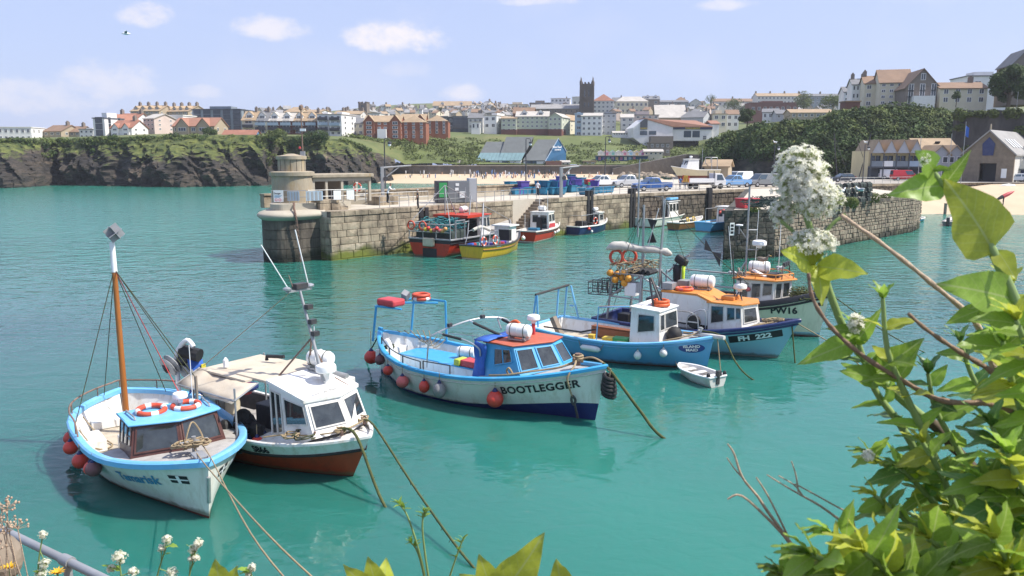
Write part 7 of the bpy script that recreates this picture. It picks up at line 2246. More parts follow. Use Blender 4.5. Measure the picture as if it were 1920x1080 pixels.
tubes(fh,'mizzen_mast',[[(-2.9,.05,.5),(-2.9,.05,6.6)]],.06,'galv')
tubes(fh,'derrick',[[(-2.2,.5,2.6),(-2.0,.45,6.9)]],.06,'steel')
tubes(fh,'stay',[[(-2.9,.05,6.5),(-4.3,-1.5,1.1)],[(-2.9,.05,6.5),(-4.3,1.5,1.1)],[(-2.9,.05,6.5),(-4.6,.2,1.1)],[(-2.9,.05,6.2),(-4.2,-1.0,3.3)],[(-2.9,.05,6.4),(-3.5,1.5,3.3)],[(-2.0,.45,6.9),(-.8,.8,3.4)],[(-2.0,.45,6.8),(-1.5,-1.6,1.2)]],.012,'rope_dark')
bm_=MB().tube(catmull([(-4.4,-.9,4.45),(-3.9,-.6,4.62),(-3.0,0,4.45),(-2.2,.5,4.38),(-1.7,.8,4.2)],5),[.06,.1,.14,.17,.19,.2,.21,.2,.19,.17,.17,.17,.17,.18,.17,.15,.16,.18,.15,.12,.06],10)
bm_.v=[tuple(Vector(v)+Vector((0,0,.06*fb(v,3,3))))for v in bm_.v]
bm_.build('furled_sail','sail_grey',fh,smooth=180)
mb=MB()
for k in range(46):
 c_=Vector((rnd.uniform(-4.0,-2.2),rnd.uniform(-1.2,1.2),rnd.uniform(3.4,3.75)))
 a_=[c_+Vector((rnd.uniform(-.4,.4),rnd.uniform(-.4,.4),rnd.uniform(-.12,.25)))for _ in range(4)]
 mb.tube(catmull(a_,3),.02,5)
go_=mb.build('rope_tangle','rope_tan',fh)
for k in range(5):
 MB().tube([(-3.1+.25*k,-1.0,3.45+.05*(k%2)),(-2.8+.2*k,-.4,3.5)],.13,8).build('black_roll','tarp_black',gn)
for k in range(9):
 p=(-4.1+rnd.uniform(-.1,.5)+.1*k,-1.0-.25*(k%2),3.05+rnd.uniform(-.2,.3))
 fender(fh,p,.2,'buoy_amber','amber float hanging in the bunch under the grey gantry',.2,cap='rubber',group='amber floats')
for i,p in enumerate(((-4.0,-.6,4.05),(-3.6,.0,4.05))):
 life_ring(fh.matrix_world@Matrix.Translation(p)@Matrix.Rotation(PI/2-.1,4,'X')@Matrix.Rotation(.5*i,4,'Y'),.33,('upright red life ring at the outer end of the gantry top','second upright red life ring half behind the gantry rope')[i],'ring_red','ring_red',.07)
for k in range(4):
 MB().box((-3.6+.5*k,-.3+.3*k,.9+.1*(k%2)),(.6,.5,.7),.3*k).build('gear_box',('tarp_black','navy','bin_red','tarp_blue')[k],fh,bevel=.04)
for k in range(3):
 pt_=root('lobster_pot',('netted steel pot at the outer edge of the gantry','netted steel pot in the middle of the gantry row','netted steel pot against the gantry leg')[k],'pot',fh.matrix_world@TR((-4.45+.1*k,-1.35+.75*k,2.3),.2),'steel pots')
 e_=[]
 for x_ in(-.5,0,.5):
  e_.append([(x_,-.34,0),(x_,.34,0),(x_,.34,.6),(x_,-.34,.6),(x_,-.34,0)])
 for y_ in(-.34,.34):
  for z_ in(0,.3,.6):
   e_.append([(-.5,y_,z_),(.5,y_,z_)])
 tubes(pt_,'frame',e_,.022,'dark_metal',5)
 nb2=MB()
 for j in range(9):
  x_=-.45+.9*j/8
  nb2.tube([(x_,-.33,0),(x_+.1,-.33,.6)],.007,3).tube([(x_,.33,0),(x_+.1,.33,.6)],.007,3).tube([(x_,-.33,.6),(x_+.1,.33,.6)],.007,3)
 nb2.build('netting','net_dark',pt_)
MB().bx(-3.2,-2.6,-1.25,-.65,2.3,2.95).build('white_tub','plastic_white',gn,bevel=.04)
hull_patch(fh,hF,2.1,4.0,.8,1.16,'letter_black','number_board',-1,.012,drop=.44)
hull_text(fh,hF,'FH  222',3.05,1.0,.34,'letter_white',-1,.016,sx=1.08,off=.03,drop=.44)
tubes(fh,'bow_rope',[catmull([(3.0,-.9,1.5),(3.6,-.5,1.65),(4.0,.1,1.78),(3.5,.5,1.6)],5),catmull([(2.6,-1.2,1.35),(3.1,-.8,1.55),(3.4,-.2,1.6),(3.2,.4,1.55)],5)],.04,'rope_tan')
for k in range(4):
 coil(fh,'rope_coil',(3.4+.15*k,-.1,1.62+.04*k),.24,2,'rope_tan',.025,.06)
for k,(a,b_)in enumerate((((-4.1,1.6,4.2),(-4.2,1.6,5.5)),)):
 pass
for i,(p0,p1,lab)in enumerate((((-3.3,.8,3.4),(-2.55,1.0,6.4),'black dahn flag standing on the gantry mast'),((-1.4,1.0,3.0),(-1.2,1.1,4.6),'black and lime oilskin hung over the hauler'))):
 o=root('dahn_flag' if i==0 else 'oilskin',lab,'flag' if i==0 else 'oilskin',fh.matrix_world.copy(),'gear on FH 222')
 a,b_=Vector(p0),Vector(p1)
 if i==0:
  MB().tube([a,b_],.02,5).build('cane','plastic_white',o)
  c_=a.lerp(b_,.62)
  for s_ in(-1,1):
   MB().add([c_+Vector((0,0,0)),c_+Vector((.25,0,.55*s_)),c_+Vector((-.3,.05,.6*s_)),c_+Vector((0,.03,0)),c_+Vector((.25,.03,.55*s_)),c_+Vector((-.3,.08,.6*s_))],[(0,1,2),(5,4,3),(0,3,4,1),(1,4,5,2),(2,5,3,0)]).build('flag','tarp_black',o)
 else:
  MB().box((-1.3,1.05,3.9),(.7,.35,.45),.4,Matrix.Rotation(.5,3,'Y')).build('head','tarp_black',o,bevel=.15)
  for dx,mt,w_ in((-.18,'tarp_black',.42),(.14,'hi_vis',.2)):
   MB().grid([[Vector((-1.3+dx+w_*(u-.5)*(1-.4*v),1.0-.1*math.sin(u*3),3.7-1.5*v))for u in(0,.33,.66,1)]for v in(0,.25,.5,.75,1)]).build('cloth',mt,o,smooth=180).modifiers.new('s','SOLIDIFY').thickness=.04
  MB().tube([(-1.9,.9,3.3),(-1.3,1.0,4.0),(-.9,1.05,4.2)],.04,6).build('arm','galv',o)
hW=Hull(9.0,3.4,1.2,1.4,2.3,.5,ts=.85,n=2.5)
pwb=boat('fishing_boat','cream hulled trawler PW16 with black rail and orange wheelhouse top',hW,(1535,632),-32)
make_hull(pwb,hW,[('antifouling',-.45,.05,'antifoul_red'),('boot_top',.05,.22,'turq_hull'),('hull',.22,None,'hull_cream')],'black_paint',.2,.22,.7,.66,'deck_grey','deck_grey',strake=(.2,.06,'black_paint'))
cabin(pwb,'wheelhouse',[(.2,-1.15,.9),(2.0,-1.08,1.6),(2.6,0,1.7),(2.1,1.08,1.6),(.2,1.15,.9)],[(.15,-1.08,2.78),(2.05,-1.05,2.78),(2.65,0,2.78),(2.1,1.05,2.78),(.15,1.08,2.78)],'cabin_white','orange_roof',{0:[(.1,.3,.42,.88),(.42,.64,.42,.88),(.72,.95,.45,.9)],1:[(.1,.4,.25,.88),(.52,.86,.25,.88)],2:[(.1,.4,.25,.88)]},'grey_white',.22,.07,trim='orange_roof')
tubes(pwb,'roof_rail',[[(.2,-1.1,2.85),(.2,-1.1,3.1),(2.1,-1.1,3.1),(2.7,0,3.1),(2.1,1.1,3.1),(.2,1.1,3.1)],[(2.1,-1.1,2.85),(2.1,-1.1,3.1)],[(1.1,-1.1,2.85),(1.1,-1.1,3.1)],[(2.7,0,2.85),(2.7,0,3.1)]],.03,'orange_roof')
raft(pwb.matrix_world@TR((.9,.3,2.9),.2),1.1,.3,'white life raft canister on the wheelhouse top of PW16')
MB().box((1.15,-.3,3.0),(.9,.35,.06),rot=Matrix.Rotation(.4,3,'Y')).build('white_board','plastic_white',pwb)
MB().bx(1.5,2.1,-.5,.3,2.86,3.08).build('box_on_roof','dark_metal',pwb,bevel=.03)
mm=root_part('mast',pwb,(.35,-.2,2.8))
tubes(mm,'pole',[[(0,0,0),(0,0,4.6)]],.055,'galv')
tubes(mm,'arm',[[(0,0,1.9),(-.35,-.3,2.5)],[(0,0,1.4),(.55,.1,1.4)],[(0,0,2.4),(.4,.3,2.4)],[(-.35,-.3,2.2),(-.35,-.3,2.6)],[(0,0,.8),(-.4,.5,0)],[(0,0,.8),(-.4,-.5,0)]],.03,'galv')
dome(mm,'radar',(.6,.1,1.62),.36,.28)
MB().lathe([(.02,0),(.19,.03),(.19,.08),(.02,.1)],12,(-.35,-.3,2.6)).build('satellite_dish','plastic_white',mm)
tubes(mm,'aerial',[[(.3,.6,0),(.35,.6,3.4)],[(-.5,-.6,.1),(-.75,-.8,2.6)],[(1.6,.2,.2),(1.6,.2,5.0)]],.016,'plastic_white')
for k in range(3):
 MB().lathe([(.1,0),(.11,.12),(.04,.18)],10,(-.6+.25*k,-.7,.15)).build('roof_lamp','galv',mm)
for k in range(3):
 MB().box((2.3,.5-.4*k,3.55),(.14,.24,.2)).build('floodlight','dark_metal',pwb)
tubes(pwb,'light_bar',[[(2.3,.9,2.85),(2.3,.75,3.5),(2.3,-.5,3.5),(2.3,-.7,2.85)]],.03,'dark_metal')
mb=MB()
for k in range(60):
 c_=Vector((rnd.uniform(2.7,3.7),rnd.uniform(-.9,.9),rnd.uniform(1.9,2.25)))
 mb.tube(catmull([c_+Vector((rnd.uniform(-.3,.3),rnd.uniform(-.3,.3),rnd.uniform(-.08,.12)))for _ in range(4)],3),.022,5)
mb.build('net_pile','rope_weedy',pwb)
MB().ball((3.9,.35,2.35),.2,10,6,(1,1,.7)).build('bow_float','buoy_orange',pwb,smooth=180)
hull_text(pwb,hW,'PW16',2.55,1.35,.46,'letter_black',-1,.016,off=.02)
for sx_ in(-1,1):
 hull_patch(pwb,hW,4.0,4.22,1.62,1.8,'letter_black','flag_decal',sx_,.02)
tubes(pwb,'aft_frame',[[(-3.6,-1.2,1.2),(-3.6,-1.1,2.9),(-3.6,1.1,2.9),(-3.6,1.2,1.2)],[(-3.6,0,2.9),(-.2,0,2.85)],[(-1.5,-1.3,1.3),(-1.5,-1.2,2.3),(.1,-1.1,2.3)]],.05,'galv')
MB().bx(-2.8,-1.0,-.9,.9,.7,1.6).build('hatch','dark_metal',pwb,bevel=.06)
fender(pwb,(.8,-1.2,2.3),.14,'buoy_pink','small pink float tied beside the PW16 wheelhouse',.1)
hD=Hull(2.9,1.35,.48,.46,.5,.2,ts=.82,n=3.4,draft=.15,tm=.4)
din=boat('dinghy','small pale grey rowing dinghy with outboard among the moored boats',hD,(1276,693),102,'dinghy','dinghies')
w0=W(1308,712,0)
din.matrix_world=TR((w0.x,w0.y,.02),R(118),.8)
bpy.context.view_layer.update()
make_hull(din,hD,[('hull',-.12,None,'grey_white')],'plastic_white',.1,.05,.12,.86,'grey_white','grey_white','grey_white')
for x_ in(-.75,.05,.75):
 wv=hD.pt(hD.tx(x_,.36),.36,1,.05).y
 MB().bx(x_-.13,x_+.13,-wv,wv,.33,.37).build('thwart','plastic_white',din)
MB().bx(-1.5,-1.36,-.1,.1,.1,.68).bx(-1.6,-1.4,-.12,.12,.55,.82).build('outboard_bracket','dark_metal',din,bevel=.02)
for y_ in(-.52,.52):
 MB().ball((-1.35,y_,.58),.1,8,6,(1,1,1.4)).build('oar_pad','tarp_black',din)
# --- gulls on the boats
gull(wp(phr,(WX-.2,1.0,2.7)),R(-60),1.35,'white gull standing on the cream wheelhouse roof')
gull(wp(pwb,(1.2,-.15,3.5)),R(-40),1.35,'brown young gull perched under the radar dome',True)
gull(wp(pwb,(2.0,.4,3.08)),R(20),1.2,'white gull resting on the orange wheelhouse top')
gull(wp(fh,(2.0,.1,3.45)),R(100),1.2,'dark gull on the radar of the turquoise boat',True)
# --- mooring ropes
T=lambda p:wp(tam,p)
rope('tan bow rope of the wooden masted boat running to the lower edge, first',catmull([T((3.2,.1,1.65)),T((4.3,-.1,1.6)),W(500,1000,3.0),D(640,1130,11)],6),.015,'rope_tan')
rope('tan bow rope of the wooden masted boat running to the lower edge, second',catmull([T((3.2,.2,1.65)),T((4.3,.15,1.58)),W(470,1000,2.6),D(575,1130,11)],6),.015,'rope_tan')
Q=lambda p:wp(phr,p)
rope('pale rope from the orange boat bow slanting into weedy water',catmull([Q((3.3,-.3,1.45)),Q((4.0,-.35,1.42)),W(722,950,0),W(800,1040,-.9)],6),.04,'rope_weedy',fuzz=160)
rope('green rope from the orange boat bow to the bottom of the picture',catmull([Q((3.2,.7,1.45)),Q((4.0,.4,1.42)),Q((4.0,.4,1.42)).lerp(W(888,1064,0),.5)-Vector((0,0,.12)),W(888,1064,0),W(960,1120,-.8)],6),.03,'rope_weedy',fuzz=120)
U=lambda p:wp(boo,p)
rope('heavy weed hung mooring rope off the BOOTLEGGER bow',catmull([U((5.3,.05,2.05)),U((5.75,-.05,1.75)),W(1200,770,.75),W(1242,820,.02),W(1330,868,-.8)],6),.05,'rope_weedy',fuzz=120)
rope('short stern rope of the BOOTLEGGER dipping into the water',[U((-5.3,-.2,1.6)),W(684,676,-.1)],.03,'rope_dark')
V=lambda p:wp(isl,p)
rope('bow rope of the sky blue boat slanting down past the dinghy',catmull([V((3.6,.1,1.6)),V((4.6,0,1.5)),W(1380,680,.6),W(1412,712,0),W(1480,742,-.6)],6),.035,'rope_weedy',fuzz=60)
rope('thin line hanging from the ISLAND MAID bow beside the dinghy',[V((4.4,0,1.45)),W(1352,705,-.1)],.022,'rope_tan')
rope('painter tying the dinghy to the sky blue hull',catmull([V((2.55,-1.45,.8)),W(1262,672,.3),W(1272,690,.35)],5),.014,'rope_tan')
F2=lambda p:wp(fh,p)
rope('rope hanging straight down from the turquoise boat bow',[F2((4.45,-.1,1.7)),W(1491,685,-.1)],.03,'rope_weedy',fuzz=40)
rope('mooring line from FH 222 reaching out towards the shore',catmull([F2((4.5,0,1.75)),W(1560,645,.9),W(1620,690,.1),W(1680,720,-.4)],6),.025,'rope_tan')
rope('line from PW16 bow with a clump of weed on it',catmull([wp(pwb,(4.4,0,2.3)),W(1625,600,1.2),W(1690,640,.5),W(1750,668,-.2)],6),.025,'rope_weedy',fuzz=40)
rope('long forestay rope running from the tall derrick to the orange roof',sag(F2((-2.0,.45,6.9)),F2((2.4,.1,3.2)),.25),.015,'rope_dark','stay_rope',group='rigging')
st_=root('dahn_flag','pair of black triangle flags hanging on the forestay','flag',None,'gear on FH 222')
a,b_=F2((-2.0,.45,6.9)),F2((2.4,.1,3.2))
for k,t in enumerate((.5,.66)):
 c_=a.lerp(b_,.58)-Vector((0,0,.22))
 d=(b_-a).normalized()*(-.5 if k==0 else .55)
 e_=Vector((.05,.1,.3))*(1 if k else .8)
 MB().add([c_,c_+d+e_,c_+d-e_,c_+Vector((0,.04,0)),c_+d+e_+Vector((0,.04,0)),c_+d-e_+Vector((0,.04,0))],[(0,1,2),(5,4,3),(0,3,4,1),(1,4,5,2),(2,5,3,0)]).build('flag','tarp_black',st_)
# --- boats along the quay
def far_boat(label,h,stern,bow,bands,rail,deck=.5,**kw):
 a,b_=W(*stern,0),W(*bow,0)
 o=root('fishing_boat',label,'boat',TR(((a.x+b_.x)/2,(a.y+b_.y)/2,0),math.atan2(b_.y-a.y,b_.x-a.x)),'boats along the quay')
 bpy.context.view_layer.update()
 h.L=(b_-a).length
 make_hull(o,h,bands,rail,.14,.1,deck,kw.get('fore',.68),'deck_grey',kw.get('fm','deck_grey'),kw.get('inner','cabin_white'),strake=kw.get('strake'))
 return o
def house(bo,x0,x1,w,z0,z1,wall,roofm,n_side=2,lean=.25,over=.1):
 cabin(bo,'wheelhouse',[(x0,-w,z0),(x1,-w*.92,z0),(x1+.3,0,z0),(x1,w*.92,z0),(x0,w,z0)],[(x0,-w*.93,z1),(x1-lean,-w*.86,z1),(x1+.2-lean,0,z1),(x1-lean,w*.86,z1),(x0,w*.93,z1)],wall,roofm,{0:[((k+.12)/n_side,(k+.88)/n_side,.5,.88)for k in range(n_side)],1:[(.1,.9,.5,.88)],2:[(.1,.9,.5,.88)],4:[(.12,.42,.45,.85),(.55,.9,.1,.85)]},'grey_white',over,.08)
h1=Hull(11,4.7,1.55,1.5,2.3,.8,ts=.97,n=2.8,draft=.4)
ob=far_boat('big orange red trawler moored stern out under the stone quay',h1,(806,481),(955,452),[('hull',-.4,1.2,'red_hull'),('bulwark',1.2,None,'black_paint')],'galv',1.0,strake=(.35,.06,'black_paint'),inner='dark_metal')
x0=-h1.L/2
MB().bx(x0-.02,x0+.3,-.75,.75,-.3,.75).build('tunnel','black_paint',ob)
MB().bx(x0-.45,x0-.03,-.6,.5,.95,1.7).build('stern_fender','cream_box',ob,bevel=.1)
house(ob,x0+6.2,x0+8.4,1.6,1.1,3.3,'cabin_white','red_hull',3,.2,.25)
MB().bx(x0+3.4,x0+6.4,-1.9,1.9,3.25,3.5).build('shelter_top','red_hull',ob)
MB().bx(x0+3.6,x0+6.1,-.2,1.8,1.0,3.2).build('shelter_wall','dark_metal',ob)
tubes(ob,'stern_frame',[[(x0,y_,1.5),(x0,y_,2.9)]for y_ in(-2.2,-.7,.7,2.2)]+[[(x0,-2.25,2.9),(x0,2.25,2.9)],[(x0,-2.25,2.2),(x0,2.25,2.2)],[(x0,-2.2,2.9),(x0+3.4,-2.0,3.0)],[(x0,2.2,2.9),(x0+3.4,2.0,3.0)]],.05,'galv')
tubes(ob,'side_frame',[[(x0+.8,-2.25,1.6),(x0+.8,-2.25,3.2),(x0+2.3,-2.25,3.2),(x0+2.3,-2.25,1.6)]],.08,'steel')
raft(ob.matrix_world@TR((x0+6.6,.5,3.5)),1.1,.28,'white life raft canister on the orange trawler roof')
tubes(ob,'stay',[[(x0+3.8,.8,6.2),(x0,2.2,2.9)],[(x0+3.8,.8,6.2),(x0,-2.2,2.9)],[(x0+3.8,.8,6.2),(h1.L/2,0,2.3)],[(x0+7.2,-.6,3.5),(x0+7.2,-.6,6.8)],[(x0+7.6,.9,3.5),(x0+7.6,.9,5.9)]],.03,'galv')
tubes(ob,'boom',[[(x0+3.4,-1.8,1.2),(x0+5.5,-1.0,5.2)],[(x0+3.8,.8,3.4),(x0+3.8,.8,6.2)],[(x0+4.8,.2,3.4),(x0+3.8,.8,6)]],.06,'galv')
for k,y_ in enumerate((1.9,.65)):
 life_ring(ob.matrix_world@Matrix.Translation((x0-.12,y_,2.75))@Matrix.Rotation(PI/2,4,'Y'),.36,('red life ring on the seaward corner of the trawler stern','red life ring near the middle of the trawler stern')[k],'ring_red','ring_red',.07)
for k in range(8):
 fender(ob,(x0-.15,.3-.3*k,2.45+.12*math.sin(k*2)),.22,('buoy_yellow','buoy_red','buoy_yellow','buoy_pink','buoy_red','buoy_pink','buoy_orange','buoy_orange')[k],'%s float, number %s from the wall in the row across the trawler stern'%(('yellow','red','yellow','pink','red','pink','orange','orange')[k],NUM[k]),.2,group='floats on the trawler')
mb=MB()
for k in range(70):
 c_=Vector((x0+rnd.uniform(.4,3.4),rnd.uniform(-1.9,1.9),rnd.uniform(2.4,3.3)))
 mb.tube(catmull([c_+Vector([rnd.uniform(-.5,.5)for _ in range(2)]+[rnd.uniform(-.2,.2)])for _ in range(4)],3),.035,4)
no_=mb.build('net_heap','net_teal',ob)
no_['kind']='stuff'
MB().bx(x0+.5,x0+3.2,-1.9,1.9,1.0,2.3).build('net_bin','net_dark',ob,bevel=.2)
h2=Hull(8,3.0,1.15,1.05,1.75,.6,ts=.85,n=2.4,draft=.4)
yb_=far_boat('mustard yellow fishing boat alongside the orange trawler',h2,(884,486),(974,468),[('boot_top',-.4,.06,'boat_cream'),('hull',.06,None,'yellow_hull')],'dark_metal',.6,strake=(.3,.06,'brown_wood_boat'))
xs_=-h2.L/2
MB().bx(.9,2.2,-.8,.8,.6,2.5).build('wheelhouse','cabin_white',yb_,bevel=.04)
MB().bx(.7,2.4,-1,1,2.5,2.62).build('wheelhouse_roof','cabin_white',yb_)
MB().bx(.88,1.3,-.82,.3,1.2,2.2).build('door','tarp_black',yb_)
tubes(yb_,'deck_frame',[[(xs_+.9,-1.2,1.1),(xs_+1.3,-1.15,2.3),(xs_+2.4,-1.15,2.4),(xs_+2.8,-1.3,1.0)],[(xs_+1.1,-1.2,1.7),(xs_+2.7,-1.2,1.7)],[(xs_+.8,1.2,1.1),(xs_+1.3,1.15,2.3),(xs_+2.4,1.1,2.4)],[(xs_+2.0,0,.6),(xs_+2.0,0,4.8)],[(xs_+2,0,4.8),(xs_+.2,-.9,1.2)],[(xs_+2,0,4.8),(xs_+3.2,1.2,1.2)]],.045,'steel')
for k in range(2):
 life_ring(yb_.matrix_world@Matrix.Translation((xs_+.15+1.6*k,-1.2-.15*k,1.6))@Matrix.Rotation(PI/2,4,'X'),.36,('red life ring on the yellow boat stern corner','red life ring hung amidships on the yellow boat')[k],'ring_red','ring_white',.07)
for k in range(9):
 MB().box((xs_+1.2+.4*k,rnd.uniform(-.9,.9),.95),(.5,.5,.6),rnd.random()).build('gear_box',('tarp_blue','bin_red','net_teal','bin_purple','sail_grey')[k%5],yb_,bevel=.05)
MB().tube(catmull([(xs_+.6,.2,2.5),(xs_+1.6,0,2.7),(xs_+3,0,2.3)],4),.15,8).build('furled_sail','sail_grey',yb_)
hull_patch(yb_,h2,.3-2.6,1.0-2.6,.95,1.15,'plate_white','number_board',-1,.02)
fender(yb_,(h2.L/2-.5,-.7,1.2),.24,'buoy_white','white fender at the bow of the yellow boat',.2,cap='grey_white')
h3=Hull(7,2.8,1.2,1.15,1.6,.5,ts=.85,n=2.3,draft=.4)
rb_=far_boat('red hulled boat with white raked cabin below the quay steps',h3,(985,456),(1046,440),[('boot_top',-.4,.2,'hull_white'),('hull',.2,None,'red_hull')],'grey_white',.8,fm='cabin_white',strake=(.2,.05,'rubber'))
house(rb_,-.9,1.5,1.1,1.0,2.9,'cabin_white','cabin_white',2,.6)
MB().add([(-1.0,-1.12,1.3),(1.2,-1.06,1.3),(1.0,-1.06,1.7),(-.7,-1.12,1.75)],[(0,1,2,3)]).build('red_flash','bin_red',rb_)
MB().bx(-1.05,-.93,-.3,.3,1.0,2.4).build('door','tarp_black',rb_)
raft(rb_.matrix_world@TR((-.1,0,3.0),1.4),.9,.25,'white canister on the roof of the red hulled boat')
for k in range(4):
 p=h3.pt(.5+.1*k,.75,-1)
 fender(rb_,(p.x,p.y-.17,.75),.17,'buoy_white','small white fender on the red hulled boat, %s of four from its stern'%('first','second','third','last')[k],.35,cap='grey_white',group='white fenders of the red boat')
tubes(rb_,'aerial',[[(.2,-.5,2.9),(.2,-.5,5.2)],[(.4,.5,2.9),(.3,.5,4.6)],[(-2.8,.9,1.2),(-2.8,.9,2.8)]],.025,'plastic_white')
MB().bx(-3,-2.2,-.6,.5,.8,1.4).build('crate','bin_blue',rb_,bevel=.05)
h4=Hull(7,2.7,.95,.95,1.45,.4,ts=.85,n=2.4,draft=.4)
bb_=far_boat('navy blue open boat with small grey wheelhouse under the black fender piles',h4,(1072,441),(1137,432),[('boot_top',-.4,.08,'hull_white'),('hull',.08,None,'navy')],'cabin_white',.5)
house(bb_,.9,2.0,.75,.6,2.3,'grey_white','cabin_white',1,.1,.15)
raft(bb_.matrix_world@TR((1.2,0,2.4)),.9,.22,'white canister above the wheelhouse of the navy boat')
life_ring(bb_.matrix_world@Matrix.Translation((-.6,-1.15,1.5))@Matrix.Rotation(PI/2,4,'X'),.36,'red life ring standing on the side of the navy boat',tube=.07)
tubes(bb_,'rail',[[(-3.2,-1.1,1),(-3.2,-1,2.2),(-3.2,1,2.2),(-3.2,1.1,1)],[(-3.2,-1,2.2),(.8,-.8,2.3)],[(-.4,.6,.5),(-.4,.6,3.2)]],.035,'steel')
MB().bx(-2.2,-1.4,-.6,.6,.5,1.5).bx(-.3,.3,-.5,.3,.5,1.2).build('deck_gear','tarp_black',bb_,bevel=.1)
p=h4.pt(.2,.5,-1)
fender(bb_,(p.x,p.y-.2,.7),.22,'buoy_red','red fender at the stern of the navy boat',.3)
fender(bb_,(p.x+.6,p.y-.2,.35),.17,'buoy_white','white fender low on the navy boat',.3,cap='grey_white')
h5=Hull(8,2.9,1.1,1.05,1.6,.5,ts=.9,n=2.5,draft=.4)
wb2=far_boat('white cabin boat with pale blue roof canopy in the inner dock',h5,(1206,427),(1290,414),[('boot_top',-.4,.12,'antifoul_red'),('hull',.12,None,'hull_white')],'grey_white',.6)
house(wb2,-1.6,1.6,1.1,.6,3.0,'cabin_white','cabin_white',3,.1,.2)
MB().bx(-1.2,1.2,-1,1,3.2,3.5).build('canopy','pale_blue',wb2,bevel=.1)
tubes(wb2,'stern_arch',[[(-3.3,-1.1,1),(-3.2,-.9,3.7),(-3.2,.9,3.7),(-3.3,1.1,1)],[(-2.6,-.9,1),(-3.2,-.8,3.7)]],.07,'galv')
tubes(wb2,'aerial',[[(.5,-.5,3.1),(.5,-.5,6)],[(-.6,.5,3.1),(-.7,.5,5.2)]],.025,'plastic_white')
h6=Hull(5.5,2.2,.9,.85,1.2,.3,ts=.8,n=2.3,draft=.3)
nb3=far_boat('small varnished orange brown boat in the inner dock',h6,(1262,432),(1316,423),[('boot_top',-.3,.1,'boot_navy'),('hull',.1,None,'brown_wood_boat')],'hull_white',.4)
for k in range(2):
 life_ring(nb3.matrix_world@Matrix.Translation((-1.8+1.7*k,-.8,1.15))@Matrix.Rotation(1.2,4,'X'),.3,('yellow ring on the stern of the varnished boat','yellow ring forward on the varnished boat')[k],'buoy_yellow','buoy_yellow',.07)
fender(nb3,(1.6,-.9,.3),.24,'buoy_red','red fender at the bow of the varnished boat',.3)
MB().bx(-1.5,1,-.6,.6,.4,1.0).build('deck_gear','net_dark',nb3,bevel=.15)
h7=Hull(7,2.6,1.1,1.0,1.4,.4,ts=.9,n=2.4,draft=.4)
bf=far_boat('pale blue boat with red floats half behind the inner pier',h7,(1318,435),(1396,424),[('boot_top',-.4,.1,'hull_white'),('hull',.1,None,'sky_blue_hull')],'pale_blue',.6)
house(bf,-.4,1.4,.95,.6,2.7,'cabin_white','cabin_white',2,.1,.3)
for k in range(9):
 fender(bf,(-3.0+.38*k,-.9+.15*(k%2),2.2+.1*(k%3)),.22,'buoy_red','round red float in the cluster on the pale blue boat',.15,group='red float cluster')
tubes(bf,'float_rail',[[(-3.3,-.85,1),(-3.3,-.85,2.6),(.2,-.85,2.6)],[(-3.3,.85,1),(-3.3,.85,2.6),(.2,.85,2.6)]],.04,'galv')
h8=Hull(2.6,1.2,.45,.42,.5,.15,ts=.8,n=2.4,draft=.12)
far_boat('tiny blue dinghy tied at the end of the inner pier',h8,(1708,417),(1733,414),[('hull',-.1,None,'sky_blue_hull')],'hull_white',.15,fore=.85)
h9=Hull(3,1.5,.5,.5,.65,.3,ts=.9,n=3,draft=.12)
ib=far_boat('grey inflatable with outboard off the small beach',h9,(1777,424),(1800,410),[('hull',-.1,None,'buoy_grey')],'buoy_grey',.2,fore=.8)
MB().bx(-h9.L/2-.3,-h9.L/2,-.2,.2,0,1.1).build('outboard','dark_metal',ib,bevel=.08)
MB().bx(-.4,.5,-.3,.3,.2,.9).build('console','cabin_white',ib,bevel=.05)
